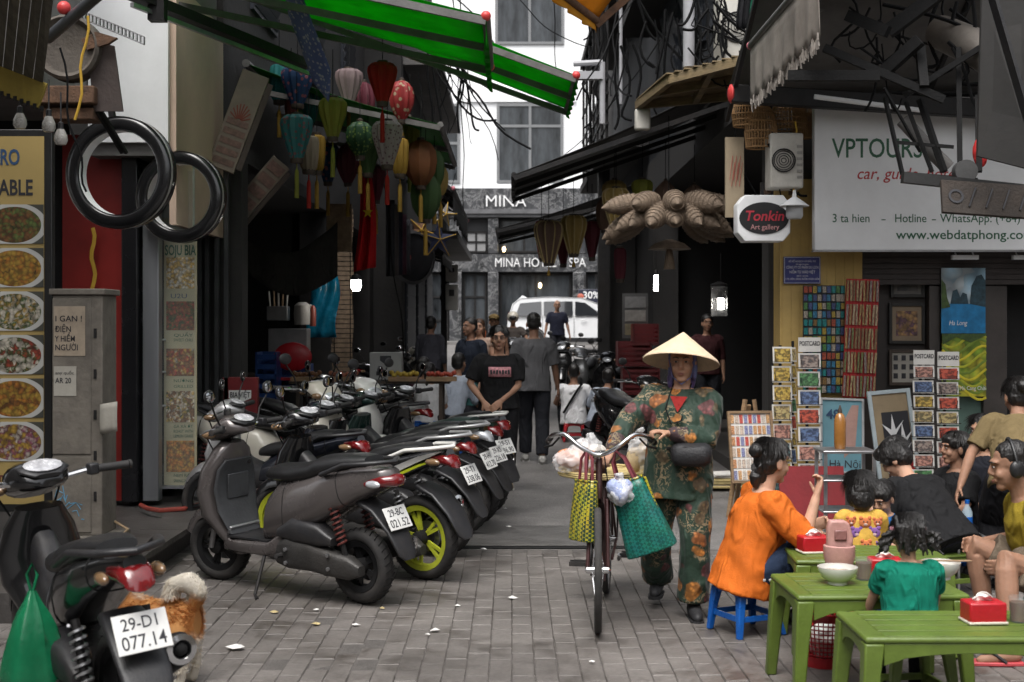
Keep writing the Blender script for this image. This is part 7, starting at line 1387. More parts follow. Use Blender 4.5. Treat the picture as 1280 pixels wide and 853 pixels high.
# ---- ring signs on the near shop
for k, (px, py, ro, ri, Y, lab) in enumerate([(152, 217, 70, 53, 9.7, 'large black ring sign nearest the white fascia'), (227, 247, 57, 42, 10.6, 'second black ring sign lower beside the beige panel'), (199, 118, 48, 36, 11.4, 'third ring sign half hidden behind the white fascia')]):
    s = Y / F_PX; t = thing('ring_sign', lab, 'sign', P(px, py, Y), 0, 'black ring signs', rot=(0, 0, R(-10))); R0, R1 = ro * s, ri * s; d = .055
    m = MB(); m.lathe([(R1, -d), (R1, d), (R1 + .012, d + .012), (R0 - .02, d + .012), (R0, d - .01), (R0, -d + .01), (R0 - .02, -d - .012), (R1 + .012, -d - .012), (R1, -d)], 64, RX, caps=False); m.build('ring_box', pm('ring_black', (.012, .012, .013), .22, 0, .2, 4, .02, coat=.3), t, smooth=50)
    m = MB(); m.lathe([(R1 - .004, -d), (R1 - .004, d)], 64, RX, caps=False); m.build('inner_band', white, t)
    m = MB(); m.lathe([(R0 + .003, d - .03), (R0 + .003, d)], 64, RX, caps=False); m.build('outer_band', pm('ring_trim', (.45, .44, .42), .4, .3), t)
    if k == 0: m = MB(); m.bar((-.11, 0, R0 + .22), (-.06, 0, R0 - .06), .04); m.build('hanger', darkmetal, t)
    else: m = MB(); m.bar((-.2, .1, R0 - .1), (-.5, .4, R0 - .1), .03); m.build('hanger', darkmetal, t)
# ---- clutter at the top left corner
t = thing('plank_awning', 'old planked awning with yellow edge at the top corner of the view', 'awning')
pa, pb, pc, pd = P(-60, -60, 6.4), P(72, -40, 6.9), P(54, 105, 8.1), P(-60, 60, 8.1)
for k in range(9):
    v0, v1 = k / 9 + .004, (k + 1) / 9 - .004; m = MB(); A, B, C, D = pa.lerp(pb, v0), pa.lerp(pb, v1), pd.lerp(pc, v1), pd.lerp(pc, v0); u = Vector((0, 0, .02)); m.loft([[A, B, B + u, A + u], [D, C, C + u, D + u]]); m.build('plank', pm('faded_green_wood', (.10, .095, .075), .8, 0, .5, 7, .3, stretch=(4, .5, 1), grime=.7), t, fix=True)
m = MB(); m.bar(P(-60, 78, 8.1), P(54, 120, 8.1), .02, .16); m.build('edge_board', pm('dull_yellow', (.30, .22, .035), .6, 0, .2, 5, .1, grime=.4), t)
for k in range(14): m = MB(); p = P(-55, 96, 8.09).lerp(P(52, 136, 8.09), k / 13); m.box(p, (.02, .02, .03)); m.build('edge_tooth', darkmetal, t)
m = MB(); m.tube([P(60, 48, 8.0), P(125, -8, 7.4)], .035, 10); tag(m.build('steel_pipe', pm('slate_pipe', (.07, .075, .085), .4, .4, .2, 5, .1)), 'slate coloured steel pipe propping the planked awning', 'pipe')
m = MB(); m.ell(P(80, 10, 7.7), (.04, .04, .04)); tag(m.build('red_ball', capred), 'red ball knob on the slate pipe', 'knob')
for k, (px, py, lab) in enumerate([(25, 152, 'unlit bulb hanging nearest the frame edge'), (61, 156, 'unlit bulb hanging in the middle of three'), (76, 172, 'unlit bulb hanging lowest above the menu board')]):
    t = thing('light_bulb', lab, 'bulb', P(px, py, 8.2), 0, 'bulbs above the menu board'); m = MB(); m.lathe([(.0, -.05), (.03, -.045), (.042, -.02), (.04, .01), (.022, .05), (.0, .052)], 16); m.build('glass_bulb', pm('frosted', (.5, .48, .44), .25, 0, .05, 6, 0, trans=.3), t); m = MB(); m.lathe([(.018, .048), (.018, .09), (.004, .1)], 10); m.tube([(0, 0, .09), (0, 0, .28)], .005, 5); m.build('socket', blackp, t)
t = thing('extractor_fan', 'grimy round extractor housing under the planked awning', 'extractor fan', P(88, 62, 8.9)); m = MB(); m.lathe([(.0, -.1), (.2, -.1), (.22, -.06), (.22, .08), (.2, .1), (.17, .06), (0, .04)], 28, RX); m.build('drum', pm('grimy_grey', (.10, .085, .07), .8, 0, .4, 8, .3, grime=.7), t)
m = MB(); m.box((-.02, 0, -.32), (.42, .2, .12)); m.box((.0, .05, -.44), (.34, .2, .08)); m.build('grease_tray', rust, t, bevel=.01); m = MB(); m.prism([(.12, .06), (.3, .02), (.36, -.42), (.16, -.42)], .02, RX); m.build('side_plate', pm('plate_brown', (.06, .045, .04), .7, .2, .3, 6, .2), t)
m = MB(); m.prism([(.1, .05), (.2, .1), (.34, .06), (.28, .02), (.14, -.02)], .04, Matrix.Translation((0, -.05, 0)) @ RX); m.build('torn_flap', rust, t)
for s in (0, 1): m = MB(); m.bar((.18 + s * .03, 0, -.42), (.26 + s * .03, .3, -.66), .02); m.build('prop_rod', darkmetal, t)
m = MB(); A, B = P(106, 20, 8.6), P(180, 51, 8.6)
for k in range(17): v = k / 16; p = A.lerp(B, v); m.box(p, (.008, .03, .05))
m.bar(A + Vector((0, 0, .025)), B + Vector((0, 0, .025)), .03, .006); m.bar(A - Vector((0, 0, .025)), B - Vector((0, 0, .025)), .03, .006); tag(m.build('slotted_strip', steel), 'slotted metal strip sticking out past the white fascia', 'metal strip')
m = MB(); m.bar(P(165, -8, 8.7), P(385, 82, 10.6), .10, .07); o = m.build('steel_strut', darkmetal); tag(o, 'long dark awning arm running down behind the blue banner', 'strut'); m = MB(); m.bar(P(165, 6, 8.69), P(385, 92, 10.59), .03, .03); m.build('arm_rail', steel, o)
m = MB(); m.box(P(197, 12, 8.9), (.11, .1, .16)); m.build('arm_joint', darkmetal, o)
# blue lettered banner
m = MB(); q = [P(352, -20, 9.6), P(372, -20, 9.4), P(414, 90, 9.8), P(411, 128, 10.0), P(392, 104, 10.0), P(362, 22, 9.8)]
bl = [(q[0], q[1]), (q[5], q[1].lerp(q[2], .45)), (q[4], q[2]), (q[3], q[2].lerp(q[3], .8))]
m.sheet(lambda u, v: (lambda i, f: bl[i][0].lerp(bl[i + 1][0], f).lerp(bl[i][1].lerp(bl[i + 1][1], f), v))(min(int(u * 3), 2), u * 3 - min(int(u * 3), 2)) + Vector((0, .02 * math.sin(u * 17 + v * 5), 0)), 18, 5)
bn = m.build('cloth_banner', pat_fab('banner_blue', (.12, .17, .36), (.45, .47, .52), 26, .3), smooth=60, solid=.003); tag(bn, 'blue banner with white lettering hanging from the awning arm', 'banner')
# tilted board signs
for k, (px, py, w, h, Y, rt, lab) in enumerate([(298, 152, 34, 128, 11.9, 20, 'tall tilted sign board with a red sunburst'), (322, 238, 26, 92, 13.2, 40, 'tilted board of small pictures below the sunburst sign')]):
    s = Y / F_PX; t = thing('tilted_sign', lab, 'sign', P(px, py, Y), 0, 'tilted boards over the dark shop', rot=(0, R(rt), R(10))); m = MB(); m.box((0, 0, 0), (w * s, .05, h * s)); m.build('board', pm('sign_tan', (.20, .16, .125), .6, 0, .25, 4, .1, grime=.3), t, bevel=.005)
    m = MB(); m.box((w * s * .62, 0, 0), (w * s * .2, .05, h * s * .9)); m.build('side_board', darkwood, t)
    if k == 0:
        for j in range(9): a = R(20 + j * 17.5); m = MB(); m.bar((math.cos(a) * .02, -.028, .0 + math.sin(a) * .02), (math.cos(a) * .10, -.028, math.sin(a) * .16), .012, .003, up=Vector((0, 1, 0))); m.build('ray', pm('sun_red', (.20, .05, .03), .7, bump=0), t)
    for j in range(5): m = MB(); m.box((0, -.028, -h * s * .42 + j * h * s * (.1 if k == 0 else .2)), (w * s * .8, .006, h * s * (.06 if k == 0 else .14))); m.build('printed_panel', pm('print_brown', (.16, .09, .07), .6, 0, .6, 25, 0), t)
# folded black scissor frame at the right top, hung board and dark panel
t = thing('awning_bracket', 'black folding awning frame hanging before the tour sign', 'awning frame', (0, 0, 0)); Y = 9.0
for a, b, w in [((1106, 122), (1128, 218), .03), ((1128, 218), (1222, 226), .045), ((1118, 178), (1192, 184), .03), ((1132, 128), (1165, 215), .03), ((1150, 125), (1180, 215), .05), ((1150, 190), (1105, 110), .02), ((1198, 60), (1200, 215), .045), ((1222, 120), (1224, 215), .05), ((1130, 120), (1225, 60), .05), ((1030, 60), (1180, 125), .07), ((1060, 20), (1110, 40), .1), ((1110, 40), (1190, -20), .12), ((985, 95), (1100, 95), .09), ((1100, 95), (1150, 50), .1), ((1150, 60), (1155, 110), .08)]:
    m = MB(); m.bar(P(*a, Y), P(*b, Y - .15), w * .75); m.build('frame_bar', pm('black_iron', (.007, .007, .0072), .7, 0, .3, 8, .2, spec=.2), t)
m = MB(); m.lathe([(.02, -.03), (.05, -.03), (.075, .02), (.075, .1), (.0, .1)], 20, Matrix.Translation(P(1202, 216, 8.8)) @ RX); m.build('roller_end', pm('dull_grey', (.09, .09, .09), .5, .3), t)
m = MB(); m.tube([P(1128, 150, 9.1), P(1165, 190, 9.1), P(1185, 210, 9.1)], .05, 10); m.build('rolled_cloth', greywall, t)
m = MB(); m.ell(P(1225, 190, 8.9), (.05, .03, .11)); organic(m, 'red_rag', cloth('redrag', (.45, .03, .03)), t, .01, 1, .03)
m = MB(); m.bar(P(1128, 222, 8.7), P(1300, 240, 8.7), .07); m.build('lower_rail', pm('rail_grey', (.02, .02, .02), .6, .1), t)
t = thing('hung_board', 'soot brown wooden board with dark letters hanging under the frame', 'sign', P(1236, 250, 8.6), 0, rot=(R(-20), R(4), 0)); m = MB(); m.box((0, 0, 0), (.62, .03, .23)); m.build('board', pm('soot_wood', (.030, .022, .017), .8, 0, .5, 9, .3, grime=.6), t)
text('RELAX', .12, (.22, -.018, -.06), inkdark, t, rot=(R(90), 0, 0), width=-.44) if False else None
for k in range(5): m = MB(); m.lathe([(.035, -.004), (.05, -.004), (.05, .004), (.035, .004)], 16, Matrix.Translation((-.22 + k * .11, -.018, 0)) @ RX, caps=False) if k in (0,) else m.bar((-.25 + k * .11, -.018, -.07), (-.2 + k * .11, -.018, .07), .02, .008); m.build('dark_letter', inkdark, t)
t = thing('leaning_panel', 'large grey panel leaning under the awning at the corner of the view', 'panel'); m = MB(); A = [P(1228, -20, 8.2), P(1300, -40, 8.0), P(1300, 215, 8.0), P(1222, 195, 8.3)]; m.loft([A, [p + Vector((0, .03, 0)) for p in A]]); m.build('sheet', pm('panel_grey', (.026, .025, .024), .7, 0, .25, 3, .1, grime=.3), t, fix=True); m = MB(); m.bar(P(1236, -20, 7.9), P(1300, 200, 7.9), .1, .02); m.build('edge_strip', blackp, t)
m = MB(); m.tube([P(1175, 40, 9.4), P(1225, 62, 9.0), P(1245, 78, 8.9)], [.12, .13, .12], 14); tag(m.build('vent_duct', pm('duct_beige', (.15, .135, .12), .5, .3, .2, 5, .15, grime=.3)), 'beige ventilation duct among the awning arms', 'duct')

# tangles of wire nobody could count
for lab, px0, px1, py0, py1, Y, n_, sd in (('tangle of black wires and pipes above the lean-to', 735, 850, -20, 150, 14, 20, 1), ('tangle of black wires beside the upper air conditioner', 862, 905, -10, 85, 12.5, 26, 2), ('tangle of black wires at the edge of the hotel facade above the lanterns', 520, 592, -10, 200, 17, 20, 3), ('tangle of cables in the awning arms over the diners', 1060, 1230, -10, 120, 9.3, 18, 4)):
    m = MB(); rd = random.Random(sd)
    for k in range(n_):
        a = P(rd.uniform(px0, px1), rd.uniform(py0, (py0 + py1) / 2), Y + rd.uniform(-.3, .3)); b = a + (P(0, rd.uniform((py0 + py1) / 2, py1), Y) - P(0, (py0 * 3 + py1) / 4, Y)) + Vector((rd.uniform(-.25, .25) + (.9 if rd.random() < .25 else 0), 0, 0)); sg = rd.uniform(0, .25); w = rd.uniform(-.08, .08)
        m.tube([a.lerp(b, i / 8) + Vector((w * math.sin(i * .8), 0, -sg * math.sin(math.pi * i / 8))) for i in range(9)], rd.choice([.006, .009, .014]), 4)
    tag(m.build('wire_tangle', wire_m), lab, 'wires', kind='stuff')
for k, (px, py0, py1, Y, r, lab) in enumerate([(753, 78, 155, 13.6, .03, 'grey steel post with a crossbar under the yellow awning'), (776, -20, 130, 15, .02, 'thin pale pipe beside the balcony'), (745, 20, 90, 16, .02, 'thin dark pipe under the yellow awning')]):
    m = MB(); m.tube([P(px, py0, Y), P(px, py1, Y)], r, 8)
    if k == 0: m.tube([P(px, py0, Y), P(717, py0 + 2, Y)], r, 8); m.box(P(735, 95, Y), (.3, .1, .08))
    tag(m.build('steel_post' if k == 0 else 'thin_pipe', MATS['grey_pipe'] if k < 2 else darkmetal), lab, 'pipe', 'pipes over the lane')
# ================================================================== SIGNS, BOARDS AND SHOP GOODS
ink_green = pm('ink_green', (.010, .095, .040), .5, 0, .05, 5, 0); ink_red = pm('ink_red', (.42, .015, .015), .5, 0, .05, 5, 0); ink_blue = pm('ink_blue', (.02, .06, .14), .5, 0, .05, 5, 0)
# tour sign
SYs = 11.95; s_ = SYs / F_PX
ts = thing('tour_sign', 'white tour office sign lettered VPTOURS over the souvenir shop', 'sign', (X_(1018, SYs), SYs, Z_(313, SYs)))
m = MB(); m.b2((0, 0, 0), (2.35, .10, (313 - 130) * s_)); m.build('sign_box', white, ts, bevel=.006)
m = MB(); m.b2((-.008, -.004, -.012), (2.36, .1, -.002)); m.build('bottom_trim', steel, ts)
def st(s, px, py, hpx, wpx, mt, **k): return text(s, hpx * s_, ((px - 1018) * s_, -.0015, (313 - py) * s_), mt, ts, width=wpx * s_, ext=.001, **k)
st('VPTOURS', 1040, 197, 25, 113, ink_green, bold=.012); st('car, guide, hotel', 1070, 224, 15, 128, ink_red, shear=.25, bold=.005)
st('3 ta hien', 1040, 278, 11, 46, ink_green, bold=.004); st('-', 1101, 278, 10, 5, ink_green); st('Hotline', 1118, 278, 11, 39, ink_green, bold=.004); st('-', 1164, 278, 10, 5, ink_green); st('WhatsApp: (+84)', 1175, 278, 11, 100, ink_green, bold=.004); st('www.webdatphong.com', 1120, 299, 12, 172, ink_green, bold=.012)
# art gallery light box
gs = thing('gallery_sign', 'white octagonal light box with a black oval lettered Tonkin Art gallery', 'sign', P(955, 273, 11.9)); s2 = 11.9 / F_PX
oct_ = [(-33, -18), (-24, -29), (24, -29), (33, -18), (33, 18), (24, 29), (-24, 29), (-33, 18)]; oct_ = [(x * s2, y * s2) for x, y in oct_]
m = MB(); m.prism(oct_, .22, Matrix.Translation((0, .22, 0)) @ RX); m.build('light_box', white, gs, bevel=.008)
m = MB(); N = 40; m.prism([(31 * s2 * math.cos(6.283 * j / N), 20 * s2 * math.sin(6.283 * j / N)) for j in range(N)], .006, RX); m.build('oval_panel', pm('oval_black', (.012, .012, .013), .4), gs)
text('Tonkin', 13 * s2, (-25 * s2, -.008, -3 * s2), pm('tonkin_red', (.45, .03, .05), .5, bump=0), gs, width=48 * s2, bold=.02, shear=.2, ext=.001); text('Art gallery', 6.5 * s2, (-17 * s2, -.008, -14 * s2), pm('pinkish', (.5, .25, .25), .5, bump=0), gs, width=36 * s2, bold=.01, ext=.001)
m = MB(); m.bar((0, .1, 29 * s2), (0, .1, 46 * s2), .03); m.build('bracket', darkmetal, gs)
# plaque
pq = thing('blue_plaque', 'blue and white company plaque on the ochre wall', 'plaque', P(1002.5, 338, 12.27)); s3 = 12.27 / F_PX
m = MB(); m.box((0, 0, 0), (46 * s3, .015, 34 * s3)); m.build('plate', pm('plaque_blue', (.025, .03, .16), .35, 0, .05, 4, 0), pq, bevel=.002)
plw = pm('plaque_white', (.6, .6, .65), .5, bump=0)
for s, z, h_, w in (('CÔNG TY CỔ PHẦN DU LỊCH', 2, 3.4, 40), ('NIỀM TỰ HÀO VIỆT', -4, 3.6, 32), ('SỞ KẾ HOẠCH VÀ ĐẦU TƯ', 10, 2.2, 34), ('GP KINH DOANH', 6.5, 1.6, 16), ('MST 0103', -8, 1.6, 14), ('3 TẠ HIỆN, HÀNG BUỒM, HOÀN KIẾM', -12, 2.2, 42)):
    text(s, h_ * s3, (-w / 2 * s3, -.009, z * s3), plw, pq, width=w * s3, ext=.0006, bold=.01)
m = MB()
for z in (16, -16): m.box((0, -.009, z * s3), (44 * s3, .002, .004))
for x in (-22, 22): m.box((x * s3, -.009, 0), (.004, .002, 32 * s3))
m.build('border', plw, pq)
# enamel lamp over the plaque
t = thing('enamel_lamp', 'white enamel lamp hanging beside the gallery sign', 'lamp', P(993, 262, 11.7)); m = MB(); m.lathe([(.012, .17), (.02, .11), (.05, .09), (.13, .03), (.125, .025), (.06, .06), (.0, .06)], 24); m.build('shade', white, t); m = MB(); m.lathe([(.06, .04), (.075, .02), (.075, -.06), (.06, -.085), (0, -.09)], 18); m.build('glass_jar', pm('jar_grey', (.45, .46, .47), .2, 0, .1, 6, 0), t)
m = MB(); m.box(P(918, 222, 12.2), (.17, .04, .74)); o = m.build('sign_board', pm('sign_beige', (.30, .24, .16), .7, 0, .12, 5, .1)); tag(o, 'narrow beige board with red scrawl hanging by the gallery sign', 'sign')
for k in range(6): m = MB(); p = P(912 + k * 2.4, 225 + (k % 2) * 8, 12.17); m.bar(p, p + Vector((.03, 0, .22)), .008, .002); m.build('red_stroke', ink_red, o)
# ---- menu board at the frame edge
food = lambda i, cols, plate: print_mat('food_%d' % i, (.05, .05, .04), cols, 16, plate)
g1 = (.04, .10, .02); br = (.20, .09, .03); yw = (.45, .28, .05); rd_ = (.35, .05, .03); wh_ = (.6, .55, .45); og = (.45, .17, .03)
FOODS = [[g1, br, (.12, .2, .05), br], [br, yw, og, yw], [g1, wh_, yw, g1, wh_], [br, rd_, g1, wh_], [og, br, og, yw], [rd_, wh_, (.25, .05, .12), yw]]
MY = 8.55; s4 = MY / F_PX
mb = thing('menu_board', 'yellow menu board with six food photos at the frame edge', 'menu board', (X_(65, MY), MY, Z_(640, MY)))
bw = 150 * s4; bh = (640 - 162) * s4
m = MB(); m.b2((-bw, .0, 0), (0, .06, bh)); m.build('frame', pm('board_black', (.012, .012, .012), .35), mb, bevel=.004)
m = MB(); m.b2((-bw + .05, -.004, .05), (-.05, -.001, bh - .045)); m.build('panel', pm('board_yellow', (.33, .24, .085), .5, 0, .08, 3, 0), mb)
def mt_(s, px, py, h, mt, w): return text(s, h * s4, ((px - 65) * s4, -.006, (640 - py) * s4), mt, mb, ext=.001, bold=.03, width=w * s4)
mt_('RO', 0, 206, 20, ink_blue, 24); mt_('ABLE', -1, 244, 20, inkdark, 43); mt_('ện - Hà Nội', -8, 603, 14, pm('ink_brown', (.12, .03, .02), .5, bump=0), 62)
for k in range(6):
    y0 = 256 + k * 54.3; hh = 49; m = MB(); m.b2(((-18 - 65) * s4, -.010, (640 - y0 - hh) * s4), ((55 - 65) * s4, -.005, (640 - y0) * s4)); m.build('food_photo', food(k, [tuple(q * .62 for q in c_) for c_ in FOODS[k]], (.40, .40, .38)), mb)
# ---- electrical cabinet
CY = 8.42; s5 = CY / F_PX
ec = thing('electric_cabinet', 'grimy concrete coloured electric cabinet with warning notices and blue graffiti', 'cabinet', (X_(97, CY), CY, .205)); cw = 62 * s5; ch = (690 - 362) * s5
conc = pm('grimy_concrete', (.155, .138, .115), .8, 0, .3, 5, .3, grime=.8, gcol=(.07, .06, .05))
m = MB(); m.b2((-cw / 2, 0, .1), (cw / 2, .3, ch - .04)); m.build('case', conc, ec, bevel=.006); m = MB(); m.b2((-cw / 2 - .02, -.02, ch - .039), (cw / 2 + .02, .32, ch)); m.build('lid', conc, ec, bevel=.006); m = MB(); m.b2((-cw / 2 - .03, -.06, 0), (cw / 2 + .09, .32, .099)); m.build('plinth', conc, ec, bevel=.01)
m = MB(); m.b2((-cw / 2, -.008, .12), (cw / 2 - .07, -.001, ch * .36)); m.build('lower_door', conc, ec, bevel=.003); m = MB(); m.b2((-cw / 2, -.008, ch * .37), (cw / 2 - .07, -.001, ch - .06)); m.build('upper_door', conc, ec, bevel=.003)
for k in range(5): m = MB(); m.box((cw / 2 - .045, -.004, .35 + k * .26), (.018, .006, .06)); m.build('hinge', darkmetal, ec)
nt1 = thing('warning_notice', 'pale warning notice with black capitals on the electric cabinet', 'notice', (X_(68, CY), CY - .012, Z_(445, CY))); cz = lambda py: (445 - py) * s5
m = MB(); m.b2((0, 0, 0), (39 * s5, .004, 62 * s5)); m.build('sheet', pm('notice_tan', (.33, .27, .20), .7, 0, .15, 8, .1, grime=.4), nt1)
for s, py, w in (('I GAN !', 402, 33), ('ĐIỆN', 415, 20), ('Y HIỂM', 427, 25), ('NGƯỜI', 438, 28)): text(s, 7.5 * s5, (1.5 * s5, -.002, cz(py)), inkdark, nt1, width=w * s5, ext=.0006, bold=.01)
nt2 = thing('small_notice', 'small white notice reading AR 20 on the electric cabinet', 'notice', (X_(68, CY), CY - .012, Z_(495, CY))); m = MB(); m.b2((0, 0, 0), (28 * s5, .004, 37 * s5)); m.build('sheet', pm('notice_white', (.38, .36, .31), .7, 0, .1, 8, .05, grime=.3), nt2)
text('AR 20', 7 * s5, (2 * s5, -.002, 16 * s5), inkdark, nt2, width=20 * s5, ext=.0006, bold=.015); text('any quốc', 4 * s5, (2 * s5, -.002, 27 * s5), inkdark, nt2, width=23 * s5, ext=.0006)
for k in range(2): text('xxxxxxxx', 2.5 * s5, (2 * s5, -.002, (9 - k * 5) * s5), inkdark, nt2, width=20 * s5, ext=.0004) if False else None
m = MB(); rd = random.Random(8)
for k in range(14):
    a = Vector((-cw / 2 + .03 + rd.random() * .16, -.0095, .16 + rd.random() * .22)); m.tube([a, a + Vector((rd.uniform(-.05, .05), 0, rd.uniform(-.05, .05))), a + Vector((rd.uniform(-.06, .06), 0, rd.uniform(-.06, .06)))], .003, 4)
tag(m.build('graffiti', pm('graffiti_blue', (.10, .28, .42), .7, bump=0), ec), kind='stuff')
m = MB(); m.sheet(lambda u, v: (cw / 2 - .005 + .11 * u, -.03 - .01 * math.sin(v * 3), ch * .56 - .19 * v + .02 * u), 3, 5); m.build('paper_slip', MATS['notice_white'] if 'notice_white' in MATS else conc, ec, solid=.002)
m = MB(); m.tube([P(115, 672, 8.3), P(140, 680, 8.2), P(160, 662, 8.6), P(140, 650, 8.7)], .008, 6); tag(m.build('rope', pm('rope', (.35, .25, .15), .8)), 'loose tan rope at the foot of the electric cabinet', 'rope')
m = MB(); pts = [P(176, 628, 10.4), P(185, 640, 10.2), P(200, 646, 10.1), P(230, 648, 10.2), P(262, 645, 10.6)]; m.tube([Vector((p.x, p.y, .225)) for p in pts], .018, 8); tag(m.build('red_hose', pm('hose_red', (.28, .05, .035), .5)), 'dull red hose lying along the shop step', 'hose')
# ---- glass door with menu
DY = 11.0; s6 = DY / F_PX
gd = thing('menu_door', 'glass door with a tall SOJU BIA menu of fried dishes', 'door', (X_(205, DY), DY, .205))
zf = lambda py: Z_(py, DY) - .205
m = MB(); m.b2((0, 0, zf(608)), (41 * s6, .01, zf(300))); m.build('menu_sheet', pm('menu_pale', (.50, .46, .30), .45, 0, .06, 3, 0), gd)
text('SOJU BIA', 13 * s6, (1 * s6, -.003, zf(319)), ink_green, gd, width=39 * s6, ext=.001, bold=.03)
text('U2U', 6 * s6, (8 * s6, -.003, zf(373)), ink_blue, gd, width=20 * s6, ext=.001)
for k, (y0, y1, c_) in enumerate([(322, 361, [yw, yw, (.6, .4, .12), wh_]), (377, 413, [br, g1, rd_, br]), (436, 470, [wh_, yw, rd_, br]), (489, 528, [g1, yw, wh_, br]), (551, 590, [yw, br, yw, og])]):
    m = MB(); m.b2((3 * s6, -.004, zf(y1)), (38 * s6, -.001, zf(y0))); m.build('dish_photo', print_mat('dish_%d' % k, (.42, .43, .35), [tuple(q * 1.4 for q in z_) for z_ in c_], 18, None), gd)
for s, py in (('QUẨY', 421), ('SWEET CHILI', 427), ('NƯỚNG', 478), ('GRILLED', 485), ('GÀ XẢ ỚT', 535), ('ROAST WITH', 541), ('LEMON GRASS', 547), ('NEM RÁN', 596), ('SPRING ROLLS', 603)): text(s, 3.8 * s6, (12 * s6, -.003, zf(py)), ink_green, gd, width=24 * s6, ext=.0006)
m = MB(); m.b2((-14 * s6, -.06, zf(606)), (41 * s6, -.05, zf(215))); m.build('door_glass', glass('door_glass', (.5, .55, .55), .10), gd)
m = MB(); m.tube([(-3 * s6, -.10, zf(606)), (-3 * s6, -.10, zf(415))], .017, 12); m.build('door_handle', pm('handle_white', (.6, .6, .6), .3, .2), gd)
for py in (425, 465, 507): m = MB(); m.tube([(-3 * s6, -.10, zf(py)), (4 * s6, -.055, zf(py))], .01, 8); m.build('handle_stud', steel, gd)
m = MB(); m.b2((-14 * s6, -.07, zf(610)), (41 * s6, .02, zf(606.5))); m.build('bottom_rail', MATS['alu'], gd)
bp_ = thing('beer_poster', 'faded green beer poster with a bottle above the menu door', 'poster', (X_(190, 11.1), 11.1, Z_(298, 11.1))); s7 = 11.1 / F_PX
m = MB(); m.b2((0, 0, 0), (53 * s7, .012, 94 * s7)); m.build('sheet', pm('poster_pale', (.34, .37, .31), .5, 0, .25, 3, 0), bp_)
m = MB(); m.loft([[Vector((34 * s7 + a * w * s7, -.003, z * s7)) for a in (-1, 1)] + [Vector((34 * s7 + a * w * s7, -.001, z * s7)) for a in (1, -1)] for w, z in ((10, 18), (10.5, 40), (9, 54), (4, 66), (3.4, 86))]); m.build('bottle_print', pm('beer_amber', (.30, .20, .04), .5, 0, .3, 12, 0), bp_, fix=True)
text('Tiger', 9 * s7, (3 * s7, -.004, 20 * s7), pm('gold_ink', (.35, .30, .15), .5, bump=0), bp_, width=22 * s7, ext=.001); text('Tiger', 9 * s7, (27 * s7, -.005, 20 * s7), MATS['gold_ink'], bp_, width=20 * s7, ext=.001)
# bia sign
bs = thing('beer_sign', 'dark red standing sign with a white shield reading BIA VIỆT', 'sign', P(300, 522, 12.1)); bs.location.z = .165; s8 = 12.1 / F_PX; zb = Z_(520, 12.1) - .165
m = MB(); m.b2((-22 * s8, 0, zb), (22 * s8, .08, zb + 48 * s8)); m.build('panel', pm('bia_red', (.16, .010, .012), .5, 0, .3, 6, .05), bs, bevel=.005)
m = MB(); m.prism([(-14 * s8, 32 * s8), (14 * s8, 32 * s8), (14 * s8, 22 * s8), (0, 16 * s8), (-14 * s8, 22 * s8)], .004, Matrix.Translation((0, 0, zb)) @ RX); m.build('shield', platew, bs)
text('BIA VIỆT', 7 * s8, (-12.5 * s8, -.006, zb + 23 * s8), inkdark, bs, width=25 * s8, ext=.001, bold=.02)
for s in (-1, 1): m = MB(); m.bar((s * 18 * s8, .04, 0), (s * 18 * s8, .04, zb), .03); m.build('leg', darkmetal, bs)
# ---- dim shop behind the scooters
t = thing('shop_counter', 'dark counter in the shop behind the scooters', 'counter', (-2.95, 16.6, .165)); m = MB(); m.b2((-1.6, 0, .0), (.25, .55, .82)); m.build('counter_body', interior, t); m = MB(); m.b2((-1.62, -.03, .821), (.28, .58, .85)); m.build('counter_top', darkwood, t)
def simple(name, lab, cat, px, py, Y, fn, grp=None, rz=0): t = thing(name, lab, cat, P(px, py, Y), rz, grp); fn(t, Y / F_PX); return t
def f_box(mt, w, h, d=.3, nm='body', bev=.01): return lambda t, s: (lambda m: m.build(nm, mt, t, bevel=bev))(MB().box((0, 0, 0), (w * s, d, h * s)))
def crate(lab, px, py, Y, w, h, c_):
    t = thing('plastic_crate', lab, 'crate', P(px, py, Y), 0, 'plastic crates in the shops'); s = Y / F_PX; mt = plastic('crate' + c_, {'blue': (.01, .05, .20), 'red': (.22, .015, .02)}[c_]); W2, H2 = w * s, h * s
    for k in range(5): m = MB(); m.box((0, -.17, (-.4 + .2 * k) * H2), (W2, .02, H2 * .1)); m.build('slat', mt, t)
    for sx in (-1, 1): m = MB(); m.box((sx * W2 / 2, 0, 0), (.02, .36, H2)); m.build('side', mt, t)
    m = MB(); m.box((0, .17, 0), (W2, .02, H2)); m.build('back', mt, t); m = MB(); m.box((0, 0, -H2 / 2), (W2, .34, .02)); m.build('floor', mt, t)
    return t
crate('blue plastic crate below the red chair in the dark shop', 360, 470, 15.6, 56, 30, 'blue'); crate('blue plastic crate beside it nearer the beer sign', 336, 470, 15.2, 24, 60, 'blue')
cr_ = simple('plastic_chair', 'red plastic chair back in the dark shop', 'chair', 366, 446, 15.3, lambda t, s: [MB().ell((0, 0, 0), (24 * s, .04, 18 * s)).build('backrest', pl_red, t), MB().box((0, .2, -28 * s), (44 * s, .4, .03)).build('seat', pl_red, t)] + [MB().bar((sx * 20 * s, y, -28 * s), (sx * 22 * s, y, -.99), .03).build('leg', pl_red, t) for sx in (-1, 1) for y in (.05, .38)])
bx_m = pm('stainless_dull', (.22, .22, .22), .45, .5, .2, 5, .05)
simple('steel_bin', 'dull metal box under the jugs in the dark shop', 'box', 362, 434, 16.2, f_box(bx_m, 48, 46))
